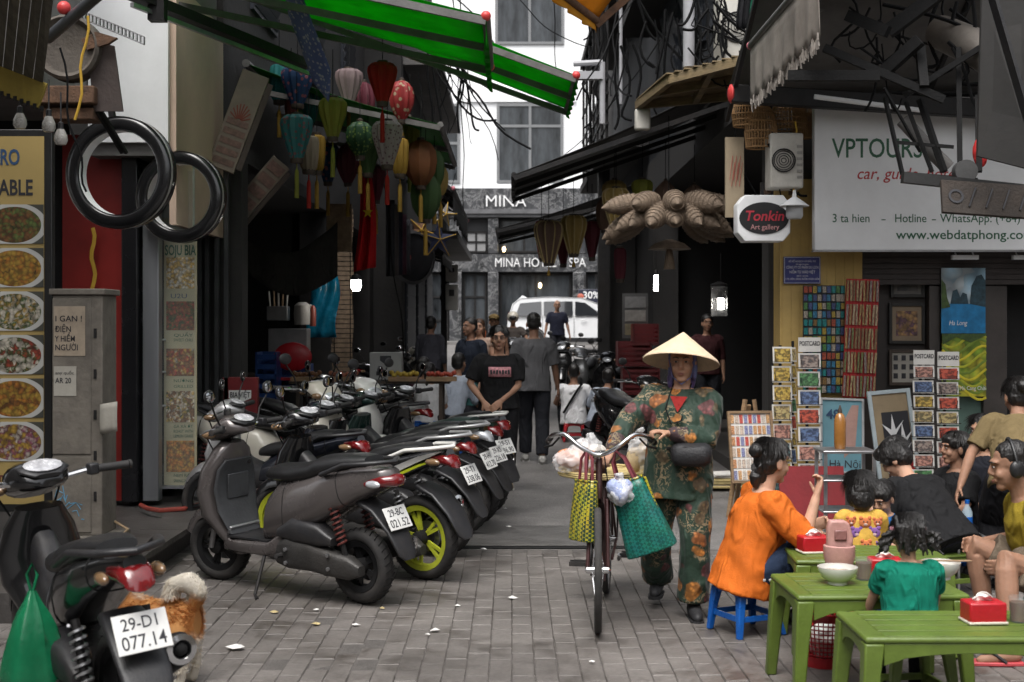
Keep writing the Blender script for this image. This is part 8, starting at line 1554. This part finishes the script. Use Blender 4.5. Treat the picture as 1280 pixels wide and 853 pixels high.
simple('white_jug', 'white plastic jug on the counter of the dark shop', 'jug', 378, 392, 16.6, lambda t, s: [MB().lathe([(0, -14 * s), (10 * s, -14 * s), (11 * s, 0), (10 * s, 10 * s), (5 * s, 14 * s), (0, 14 * s)], 18).build('jug_body', plastic('jugwhite', (.42, .40, .37)), t), MB().tube([(9 * s, 0, 10 * s), (15 * s, 0, 6 * s), (14 * s, 0, -4 * s), (9 * s, 0, -7 * s)], .02, 8).build('handle', plastic('jugwhite', (.42, .40, .37)), t)])
simple('utensil_basket', 'grey basket of utensils on the counter of the dark shop', 'basket', 348, 392, 16.6, lambda t, s: [f_box(bx_m, 26, 18, .2, 'basket_wall')(t, s)] + [MB().tube([(-.1 + k * .05, 0, .05), (-.12 + k * .06, 0, .28 + .03 * (k % 3))], .012, 6).build('utensil', wood if k % 2 else plastic('jugwhite', (.42, .40, .37)), t) for k in range(5)])
simple('red_flask', 'red flask beside the white jug', 'flask', 391, 394, 16.6, lambda t, s: [MB().lathe([(0, -14 * s), (4 * s, -14 * s), (4 * s, 8 * s), (2 * s, 12 * s), (0, 12 * s)], 14).build('flask_body', plastic('brick', (.25, .05, .03)), t)])
m = MB(); A = P(404, 383, 17.2); s9 = 17.2 / F_PX; m.sheet(lambda u, v: A + Vector(((u - .5) * 36 * s9 + .03 * math.sin(v * 6), .04 * math.sin(u * 12 + v * 5), (.5 - v) * 78 * s9)), 12, 10); tag(m.build('plastic_sheet', translucent('blue_film', (.01, .22, .36), .5, .25, .4, 7), smooth=60, solid=.004), 'shiny blue plastic sheet hanging beside the wicker blind', 'plastic sheet')
m = MB(); A = P(362, 320, 15.0); sA = 15.0 / F_PX; m.sheet(lambda u, v: A + Vector(((u - .5) * 110 * sA, .3 * u + .06 * math.sin(u * 15), (.5 - v) * (40 + 30 * u) * sA - .25 * math.sin(u * 3.14) + .1 * u)), 14, 6); tag(m.build('dust_cloth', cloth('tarp', (.035, .033, .03)), smooth=60, solid=.006), 'dark sagging tarpaulin inside the shop behind the scooters', 'tarpaulin')
wb_ = thing('wicker_blind', 'long woven bamboo blind hanging in the dark shop', 'blind', P(428, 372, 17.3)); sB = 17.3 / F_PX
for k in range(36): m = MB(); m.box((.01 * math.sin(k * .6), .006 * math.sin(k * 1.7), (18 - k) * 6 * sB), (26 * sB, .02, 5 * sB)); m.build('slat', pm('blind_bamboo', (.17, .12, .08), .75, 0, .35, 14, .2), wb_)
for px in (418, 438): m = MB(); m.tube([(X_(px, 17.3) - wb_.location.x, -.015, 108 * sB), (X_(px, 17.3) - wb_.location.x, -.015, -108 * sB)], .006, 5); m.build('cord', wire_m, wb_)
simple('straw_mat', 'tan straw panel above the wicker blind beside the flag', 'panel', 424, 285, 15.5, f_box(pm('straw_mat', (.20, .14, .085), .8, 0, .4, 10, .3), 32, 60, .03))
# lit lamps
def lit(lab, px, py, Y, r, tube=0):
    t = thing('lit_lamp', lab, 'lamp', P(px, py, Y), 0, 'lit lamps in the shops'); m = MB()
    if tube: m.lathe([(0, -tube), (r, -tube), (r, tube), (0, tube)], 12)
    else: m.lathe([(0, -r), (r * .6, -r), (r, -.2 * r), (r * .9, r), (0, r)], 16)
    m.build('glow', lamp_em, t); m = MB(); m.lathe([(r * 1.3, (tube or r)), (r * .8, (tube or r) + .06), (.01, (tube or r) + .08)], 14); m.tube([(0, 0, (tube or r) + .07), (0, 0, (tube or r) + .5)], .006, 5); m.build('holder', darkmetal, t)
lit('bright bare lamp glowing beside the wicker blind', 445, 357, 16.4, .065); lit('small glowing tube inside the lantern shop', 820, 354, 17.5, .028, .10); lit('glowing glass lamp in the lantern shop doorway', 901, 380, 14.6, .035, .06)
t = thing('glass_cylinder_lamp', 'tall clear glass cylinder lamp hanging in the lantern shop', 'lamp', P(899, 375, 14.5)); m = MB(); m.lathe([(.09, -.18), (.09, .14)], 20, caps=False); m.build('glass_tube', glass('cyl_glass', (.5, .5, .5), .15), t); m = MB(); m.lathe([(.095, .14), (.095, .17), (.02, .2)], 20); m.build('lid', darkmetal, t)
# speaker box and goods table
sp_ = thing('white_box', 'pale grey printed carton on the table behind the motorbikes', 'box', P(482, 475, 14.9)); sC = 14.9 / F_PX; m = MB(); m.b2((-20 * sC, 0, 0), (20 * sC, .25, 34 * sC)); m.build('carton', pm('carton', (.30, .30, .29), .6, 0, .1, 5, .05), sp_, bevel=.006)
m = MB(); m.prism([(-7 * sC, 30 * sC), (7 * sC, 30 * sC), (7 * sC, 24 * sC), (0, 19 * sC), (-7 * sC, 24 * sC)], .003, RX); m.build('emblem', inkdark, sp_)
for k in range(5): m = MB(); m.box(((-10 + 5 * k) * sC, -.002, 8 * sC), (3.4 * sC, .003, (5 + (k % 2) * 2) * sC)); m.build('printed_mark', inkdark, sp_)
tb = thing('goods_table', 'low table of fruit trays behind the motorbikes', 'table', (-1.55, 14.85, 0)); zt = Z_(476, 14.9)
m = MB(); m.b2((-.95, -.1, zt - .03), (.85, .5, zt - .003)); m.build('table_top', darkwood, tb)
for sx in (-.85, .75):
    for y in (-.05, .45): m = MB(); m.bar((sx, y, 0), (sx, y, zt - .031), .04); m.build('leg', darkwood, tb)
for k in range(4):
    t = thing('fruit_tray', ['tray of brown fruit at the lamp end of the goods table', 'tray of reddish fruit second on the goods table', 'tray of yellow fruit beside the pale carton', 'tray of red fruit at the lane end of the goods table'][k], 'tray', (-2.3 + k * .42 + (.25 if k > 1 else 0), 14.76, zt), 0, 'trays of fruit'); m = MB(); m.b2((-.17, -.05, 0), (.17, .08, .05)); m.build('tray_box', wood, t)
    rr_ = random.Random(k)
    for j in range(9): m = MB(); m.ell((-.14 + .035 * j, rr_.uniform(-.03, .05), .065 + rr_.uniform(0, .03)), (.03, .03, .028), 8, 6); m.build('fruit', pm('fruit%d' % k, [(.16, .07, .03), (.26, .08, .04), (.36, .25, .03), (.3, .04, .02)][k], .5, 0, .3, 20, .1), t)
# flag
fl_ = thing('red_flag', 'red flag with a yellow star hanging in folds beside the wicker blind', 'flag', P(457, 280, 14.3)); sD = 14.3 / F_PX; m = MB(); m.sheet(lambda u, v: ((u - .5) * (14 + 14 * v) * sD + .02 * math.sin(v * 4), .06 * math.sin(u * 13 + v * 2), (.5 - v) * 120 * sD + .05 * u * v), 20, 10); m.build('cloth', cloth('flagred', (.42, .010, .012)), fl_, smooth=60, solid=.004)
m = MB(); m.prism([(.06 * math.cos(R(90 + 36 * k)) * (1 if k % 2 == 0 else .4), .07 * math.sin(R(90 + 36 * k)) * (1 if k % 2 == 0 else .4)) for k in range(10)], .004, Matrix.Translation((.03, -.068, .12)) @ RX); m.build('star', cloth('starYellow', (.6, .4, .02)), fl_); m = MB(); m.tube([(-.1, 0, .55), (.02, 0, .53), (.1, 0, .55)], .01, 6); m.build('pole', darkwood, fl_)
# star lanterns, fan
for k, (px, py, r, Y, c_, lab) in enumerate([(548, 300, 24, 16.5, (.05, .06, .13), 'blue paper star lantern facing the lane'), (556, 268, 16, 17.5, (.30, .28, .26), 'pale paper star lantern edge on'), (525, 288, 18, 17, (.20, .10, .05), 'gold edged star lantern behind the blue one')]):
    t = thing('star_lantern', lab, 'lantern', P(px, py, Y), 0, 'star lanterns', rot=(0, R(15 * k), R(20))); s = Y / F_PX; m = MB(); rg = [(r * s * (1 if j % 2 == 0 else .4) * math.sin(6.283 * j / 10), 0, r * s * (1 if j % 2 == 0 else .4) * math.cos(6.283 * j / 10)) for j in range(10)]
    m.add(rg + [(0, -.08, 0), (0, .08, 0)], [(j, (j + 1) % 10, 10) for j in range(10)] + [((j + 1) % 10, j, 11) for j in range(10)]); m.build('paper_star', translucent('star%d' % k, c_, .3), t, smooth=0)
    for j in range(0, 10, 2): m = MB(); m.tube([rg[j], (0, -.08, 0)], .006, 4); m.build('edge', cordy, t)
    m = MB(); m.tube([(0, 0, r * s), (0, 0, r * s + .4)], .004, 4); m.build('string', wire_m, t)
t = thing('wall_mirror', 'round dark rimmed convex mirror with a red reflection painted on', 'mirror', P(516, 322, 16.8), 0, rot=(0, 0, R(38))); sE = 16.8 / F_PX; m = MB(); m.lathe([(30 * sE, -.03), (34 * sE, 0), (30 * sE, .03)], 32, RX @ Matrix.Scale(1, 4), caps=False); m.build('rim', blackp, t); m = MB(); m.ell((0, 0, 0), (30 * sE, .02, 30 * sE), 20, 10); m.build('glass', pm('dark_glass', (.02, .02, .022), .08, 0, .3, 6, 0, rvar=.02), t)
m = MB(); m.box((-.1, -.025, 0), (.10, .01, .05)); m.build('painted_red_glint', pm('glint', (.5, .05, .04), .3), t)  # reflected red light painted as a coloured piece on the glass
for k in range(7):
    m = MB(); A = P(488 + k * 5, 250 + k * 6, 15.5 + k * .3); m.sheet(lambda u, v: A + Vector(((u - .5) * .10, .03 * math.sin(u * 9), -v * (.9 - .05 * k))), 4, 6); tag(m.build('hanging_scarf', cloth('scarf%d' % k, [(.03, .03, .034), (.07, .06, .06), (.02, .02, .03), (.05, .02, .03)][k % 4]), smooth=60, solid=.01), 'dark scarf in the bundle below the ribbed lanterns, %s from the flag side' % ['first', 'second', 'third', 'fourth', 'fifth', 'sixth', 'last'][k], 'scarf', 'bundle of scarves')
# ---- lantern shop interior
crate('red printed crate topmost in the lantern shop doorway', 806, 418, 17.2, 30, 26, 'red'); crate('red printed crate at the foot of the stack in the lantern shop', 792, 442, 17.0, 40, 30, 'red'); crate('red crate lowest beside the conical hat', 800, 476, 16.9, 44, 32, 'red')
nb = thing('notice_board', 'grey notice board with sheets above the red crates', 'notice board', P(794, 395, 17.4)); sF = 17.4 / F_PX; m = MB(); m.box((0, 0, 0), (32 * sF, .03, 56 * sF)); m.build('board', pm('nb_grey', (.10, .10, .10), .6), nb)
for k in range(3): m = MB(); m.box((0, -.018, (17 - 17 * k) * sF), (26 * sF, .005, 14 * sF)); m.build('sheet', pm('nb_paper%d' % k, [(.22, .22, .22), (.3, .29, .27), (.25, .22, .14)][k], .6, 0, .3, 14, 0), nb)
bt_ = thing('bamboo_bench', 'low bamboo bench with newspapers beside the easel', 'bench', (X_(918, 13.2), 13.2, .0)); zt = Z_(598, 13.2)
for k in range(8): m = MB(); m.tube([(-.45, -.2 + k * .055, zt), (.4, -.2 + k * .055, zt)], .02, 8); m.build('slat', bamboo, bt_)
for sx in (-.4, .35):
    for y in (-.18, .16): m = MB(); m.tube([(sx, y, 0), (sx, y, zt)], .022, 8); m.build('leg', bamboo, bt_)
for z in (zt * .4, zt * .75): m = MB(); m.tube([(-.42, -.2, z), (.38, -.2, z)], .015, 8); m.build('rail', bamboo, bt_)
for k in range(3): tag(MB().box((X_(918, 13.2) - .05 + k * .02, 13.15, zt + .03 + k * .014), (.5, .3, .012), rot=(0, 0, .1 * k)).build('newspaper', paper), ['lowest newspaper of the pile on the bamboo bench', 'middle newspaper of the pile on the bamboo bench', 'top newspaper of the pile on the bamboo bench'][k], 'newspaper', 'newspapers on the bench')
# ---- souvenirs
card = MB(); card.mat(0).b2((-.5, 0, -.5), (.5, .06, .5)); card.mat(1).b2((-.42, -.03, -.40), (.42, -.002, .40))
pic = rnd_mat('card_pictures', [(.55, .10, .06), (.5, .42, .2), (.1, .3, .12), (.12, .2, .4), (.6, .45, .1), (.35, .3, .28), (.55, .3, .25), (.2, .4, .45)], .4, 6.0)
cm_ = card.mesh('postcard', [paper, pic], 0)
def rack(lab, px0, px1, py0, rows, Y, header, pit=24.0):
    s = Y / F_PX; t = thing('postcard_rack', lab, 'postcard rack', (X_((px0 + px1) / 2, Y), Y, .0), 0, 'postcard racks'); w = (px1 - px0) * s; z0 = Z_(py0, Y)
    m = MB(); m.tube([(0, .1, 0), (0, .1, z0)], .014, 8); m.build('pole', darkmetal, t); m = MB(); m.lathe([(.18, 0), (.17, .02), (.02, .04)], 20, Matrix.Translation((0, .1, 0))); m.build('foot', darkmetal, t)
    for r in range(rows):
        zc = z0 - (r + .5) * pit * s; linked('postcard', cm_, t, (-.006 * (r % 2), 0, zc), (R(-8), 0, 0), (w, .05, pit * s * .86))
        m = MB(); zz = zc - pit * s * .36; m.tube([(-w / 2 - .01, .03, zz), (-w / 2 - .01, -.02, zz), (w / 2 + .01, -.02, zz), (w / 2 + .01, .03, zz)], .003, 5); m.tube([(-w * .35, -.02, zz), (-w * .4, -.02, zz + .07)], .003, 4); m.tube([(w * .35, -.02, zz), (w * .4, -.02, zz + .07)], .003, 4); m.build('wire_pocket', darkmetal, t)
    if header:
        m = MB(); m.b2((-w / 2, 0, z0), (w / 2, .006, z0 + 18 * s)); m.build('header', paper, t); text('POSTCARD', 5.5 * s, (-w * .46, -.002, z0 + 8 * s), inkdark, t, width=w * .92, ext=.0006, bold=.03)
rack('postcard rack without a header beside the easel', 966, 990, 432, 8, 11.6, False); rack('postcard rack headed POSTCARD before the magnet boards', 998, 1026, 440, 9, 11.4, True, 23)
rack('postcard rack headed POSTCARD before the crane poster', 1142, 1168, 456, 9, 11.2, True, 18.5); rack('postcard rack headed POSTCARD nearest the rice terrace poster', 1172, 1199, 458, 9, 11.3, True, 18.5)
# strip of narrow cards in between
st_ = thing('bookmark_rack', 'narrow rack of bookmarks between the two postcard racks', 'rack', (X_(992.5, 11.7), 11.7, 0)); m = MB(); m.tube([(0, .05, 0), (0, .05, 1.5)], .012, 8); m.build('pole', darkmetal, st_)
for r in range(8): linked('bookmark', cm_, st_, (0, 0, 1.38 - r * .15), (R(-8), 0, .5), (.05, .05, .13))
def board(name, lab, px0, px1, py0, py1, Y, nx, ny, mt, pic_, rot=(0, 0, 0), fill=.8, cat='display board', grp=None, zgap=0, proud=.012):
    s = Y / F_PX; W2, H2 = (px1 - px0) * s, (py1 - py0) * s; t = thing(name, lab, cat, P((px0 + px1) / 2, (py0 + py1) / 2, Y), 0, grp, rot=rot)
    m = MB(); m.box((0, .012, 0), (W2, .02, H2)); m.build('backing', mt, t, bevel=.003)
    one = MB().b2((-.5, -1, -.5), (.5, 0, .5)).mesh('souvenir', pic_, 0); rr_ = random.Random(nx)
    for i in range(nx):
        for j in range(ny):
            f = fill * rr_.uniform(.85, 1.05); linked('souvenir', one, t, (-W2 / 2 + (i + .5) * W2 / nx + rr_.uniform(-.002, .002), .0015, H2 / 2 - (j + .5) * H2 / ny - zgap), (0, rr_.uniform(-.05, .05), 0), (W2 / nx * f * (1.05 if ny < 6 else 1), proud * rr_.uniform(.6, 1.4), H2 / ny * (f if ny > 6 else .86)))
    return t
mg = rnd_mat('magnets', [(.05, .25, .45), (.5, .4, .08), (.1, .3, .1), (.45, .1, .06), (.5, .48, .42), (.08, .12, .3), (.02, .3, .32), (.3, .2, .08)], .35, 9.0); kc = rnd_mat('keychains', [(.42, .28, .12), (.30, .20, .10), (.5, .4, .22), (.35, .30, .28), (.55, .45, .30), (.22, .25, .10)], .5, 7.0); tc_ = rnd_mat('tiny_cards', [(.75, .15, .12), (.8, .76, .7), (.35, .4, .7), (.75, .4, .2), (.8, .7, .6), (.8, .5, .25)], .4, 9.0)
board('magnet_board', 'board crowded with small colourful magnets on the ochre wall', 1004, 1056, 357, 492, 12.2, 9, 13, pm('board_dark', (.02, .02, .022), .6), mg, fill=.82)
kb = board('keyring_board', 'red board of hanging keyrings beside the magnets', 1056, 1096, 349, 498, 12.12, 10, 5, pm('board_red', (.38, .012, .015), .6), kc, rot=(0, R(2), R(-8)), fill=.62, proud=.02)
ez = thing('card_easel', 'wooden easel with rows of tiny picture cards', 'easel', (X_(936, 11.3), 11.3, 0), R(8)); sG = 11.3 / F_PX; z0, z1 = Z_(600, 11.3), Z_(517, 11.3)
for a, b in (((-.18, 0, 0), (.0, .10, 1.0)), ((.20, 0, 0), (.08, .10, 1.0)), ((.04, .5, 0), (.04, .12, .95))): m = MB(); m.bar(a, b, .035, .025); m.build('leg', wood, ez)
bd = bpy.data.objects.new('card_panel', None); COL.objects.link(bd); bd.parent = ez; bd.location = (.02, -.02, (z0 + z1) / 2); bd.rotation_euler = (R(-12), 0, 0); W2, H2 = 52 * sG, 84 * sG
m = MB(); m.box((0, .012, 0), (W2, .015, H2)); m.build('backing', paper, bd)
for sx in (-1, 1): m = MB(); m.box((sx * (W2 / 2 + .01), 0, 0), (.022, .03, H2 + .04)); m.build('frame_side', wood, bd)
for sz in (-1, 1): m = MB(); m.box((0, 0, sz * (H2 / 2 + .01)), (W2, .03, .022)); m.build('frame_rail', wood, bd)
one = MB().b2((-.5, -1, -.5), (.5, 0, .5)).mesh('tiny_card', tc_, 0)
for i in range(9):
    for j in range(6): linked('tiny_card', one, bd, (-W2 / 2 + (i + .5) * W2 / 9, .003, H2 / 2 - (j + .5) * H2 / 6), (0, 0, 0), (W2 / 9 * .72, .006, H2 / 6 * .78))
def picture(lab, px0, px1, py0, py1, Y, frame_m, art, mount=None, rot=(0, 0, 0), fw=.03, name='framed_picture', cat='picture', grp='pictures of the souvenir shop'):
    s = Y / F_PX; W2, H2 = (px1 - px0) * s, (py1 - py0) * s; t = thing(name, lab, cat, P((px0 + px1) / 2, (py0 + py1) / 2, Y), 0, grp, rot=rot)
    for sx in (-1, 1): m = MB(); m.box((sx * (W2 - fw) / 2, 0, 0), (fw, .03, H2)); m.build('frame_side', frame_m, t, bevel=.003)
    for sz in (-1, 1): m = MB(); m.box((0, 0, sz * (H2 - fw) / 2), (W2 - 2 * fw, .03, fw)); m.build('frame_rail', frame_m, t, bevel=.003)
    m = MB(); m.box((0, .006, 0), (W2 - 2 * fw, .008, H2 - 2 * fw)); m.build('mount', mount or paper, t)
    if art: k = .72 if mount or True else 1; m = MB(); m.box((0, .0, 0), ((W2 - 2 * fw) * k, .004, (H2 - 2 * fw) * k)); m.build('artwork', art, t)
    return t, W2, H2
PY = 12.46; bf = pm('frame_black', (.015, .014, .013), .4)
picture('black framed dusky picture topmost on the display wall', 1113, 1156, 334, 372, PY, bf, print_mat('art1', (.2, .2, .2), [(.06, .06, .06), (.14, .13, .11), (.05, .05, .05)], 7), pm('mount_g', (.16, .15, .14), .7))
picture('black framed picture of orange robed figures', 1111, 1156, 379, 430, PY, bf, print_mat('art2', (.2, .2, .2), [(.25, .10, .04), (.12, .06, .10), (.35, .2, .08)], 12), pm('mount_t', (.24, .18, .12), .7))
t, W2, H2 = picture('brown framed sheet of small stamp drawings', 1111, 1160, 437, 482, PY, darkwood, None, pm('mount_p', (.34, .32, .28), .7))
for i in range(4):
    for j in range(3): m = MB(); m.box((-.12 + i * .075, -.0, .09 - j * .085), (.04, .004, .05)); m.build('stamp', inkdark, t)
# landscape posters: flat prints built with shaped pieces
lp = thing('bay_poster', 'glossy poster of limestone islands in a blue bay', 'poster', P(1204, 376, 12.30), 0, 'landscape posters'); sH = 12.55 / F_PX; m = MB(); m.box((0, 0, 0), (54 * sH, .006, 80 * sH)); m.build('sky_print', print_mat('sky_p', (0, 0, 0), [(.45, .60, .70), (.65, .72, .75), (.35, .55, .68)], 3), lp)
m = MB(); m.box((0, -.005, -22 * sH), (54 * sH, .003, 36 * sH)); m.build('sea_print', pm('sea_p', (.015, .19, .42), .4, 0, .4, 8, 0), lp)
isl = pm('isle_p', (.02, .055, .075), .5, 0, .6, 30, 0); islg = pm('isle_g', (.05, .09, .02), .5, 0, .5, 30, 0)
for poly, mt, nm in (([(-27, -10), (-27, 26), (-22, 20), (-20, 4), (-16, -8)], islg, 'cliff'), ([(-16, -4), (-13, 12), (-8, 14), (-4, 4), (-1, 10), (4, 8), (6, -4)], isl, 'island'), ([(8, -4), (10, 18), (16, 30), (22, 32), (27, 24), (27, -8)], isl, 'island')): m = MB(); m.prism([(x * sH, y * sH) for x, y in poly], .003, Matrix.Translation((0, -.007, 0)) @ RX); m.build(nm, mt, lp)
text('Ha Long', 6 * sH, (-18 * sH, -.011, -30 * sH), signw, lp, width=22 * sH, ext=.0006, shear=.2)
rp = thing('rice_poster', 'poster of yellow green rice terraces under the bay poster', 'poster', P(1205, 456, 12.31), 0, 'landscape posters'); m = MB(); m.box((0, 0, 0), (54 * sH, .006, 78 * sH)); m.build('print', print_mat('rice0', (0, 0, 0), [(.40, .44, .03), (.62, .55, .05), (.2, .32, .03)], 5), rp)
for k in range(9):
    a0 = -34 + k * 8; m = MB(); m.tube([((-27 + j * 5.4) * sH, -.004, (a0 + 9 * math.sin(j * .55 + k * .45)) * sH) for j in range(11)], .012, 5, sx=.3); m.build('terrace_line', pm('terr%d' % (k % 3), [(.65, .55, .03), (.18, .26, .03), (.45, .46, .03)][k % 3], .6, 0, .3, 14, 0), rp)
m = MB(); m.prism([(-27 * sH, 24 * sH), (-10 * sH, 34 * sH), (8 * sH, 27 * sH), (27 * sH, 36 * sH), (27 * sH, 39 * sH), (-27 * sH, 39 * sH)], .002, Matrix.Translation((0, -.008, 0)) @ RX); m.build('far_hill', islg, rp); text('Mù Cang Chải', 5 * sH, (-6 * sH, -.012, -31 * sH), signw, rp, width=32 * sH, ext=.0006)
# leaning pictures
t, W2, H2 = picture('blue poster with a large 48 leaning behind the steel stand', 1025, 1080, 498, 592, 11.9, pm('frame_pale', (.5, .5, .5), .5), None, pm('poster_blue', (.17, .36, .43), .6, 0, .12, 4, 0), rot=(R(-8), R(2), 0), fw=.02)
text('48', .09, (-W2 * .36, -.003, H2 * .22), ink_blue, t, ext=.001, bold=.03); m = MB(); m.prism([(0, .1), (.09, .28), (.15, .28), (.12, -.1), (.02, -.2)], .003, Matrix.Translation((0, 0, 0)) @ RX); m.build('pink_shape', pm('pk', (.5, .3, .25), .6), t); text('Hà Nội', .07, (-W2 * .3, -.003, -H2 * .42), inkdark, t, ext=.001, width=W2 * .7)
t, W2, H2 = picture('poster of white cranes on red and black leaning by the shop door', 1094, 1148, 487, 655, 11.75, pm('frame_aqua', (.45, .52, .55), .5), None, pm('mount_kraft', (.33, .25, .15), .7), rot=(R(-9), R(-5), 0), fw=.035)
m = MB(); m.box((.03, -.002, -.03), (W2 * .62, .004, H2 * .72)); m.build('dark_field', inkdark, t)
for k in range(3): m = MB(); m.prism([(-.11 + k * .07, -.40), (-.06 + k * .08, .1 - .05 * k), (-.02 + k * .08, -.40)], .002, Matrix.Translation((.03, -.005, .02)) @ RX); m.build('red_field', ink_red, t)
for k, (x, z) in enumerate(((.0, .18), (.05, -.02), (-.03, -.2), (.08, .1))): m = MB(); m.prism([(x - .1, z + .12), (x - .02, z + .0), (x + .0, z - .16), (x + .02, z + .02), (x + .1, z + .14), (x + .02, z + .06), (x, z + .2), (x - .02, z + .06)], .002, Matrix.Translation((.0, -.008, 0)) @ RX); m.build('crane', signw, t)
m = MB(); m.box(P(1015, 620, 11.2), (.55, .03, .5), rot=(R(-10), 0, 0)); tag(m.build('red_board', pm('panel_red', (.25, .02, .025), .6)), 'dark red board standing behind the woman in orange', 'board')
for k, px in enumerate((1206, 1282)): m = MB(); p = P(px, 322, 12.1); m.box(p, (.24, .05, .04)); m.bar(p + Vector((-.08, 0, .02)), p + Vector((-.08, .1, .12)), .01); m.bar(p + Vector((.08, 0, .02)), p + Vector((.08, .1, .12)), .01); tag(m.build('strip_light', white), ['unlit strip light above the rice poster', 'unlit strip light at the edge of the shop front'][k], 'lamp', 'strip lights under the tour sign')
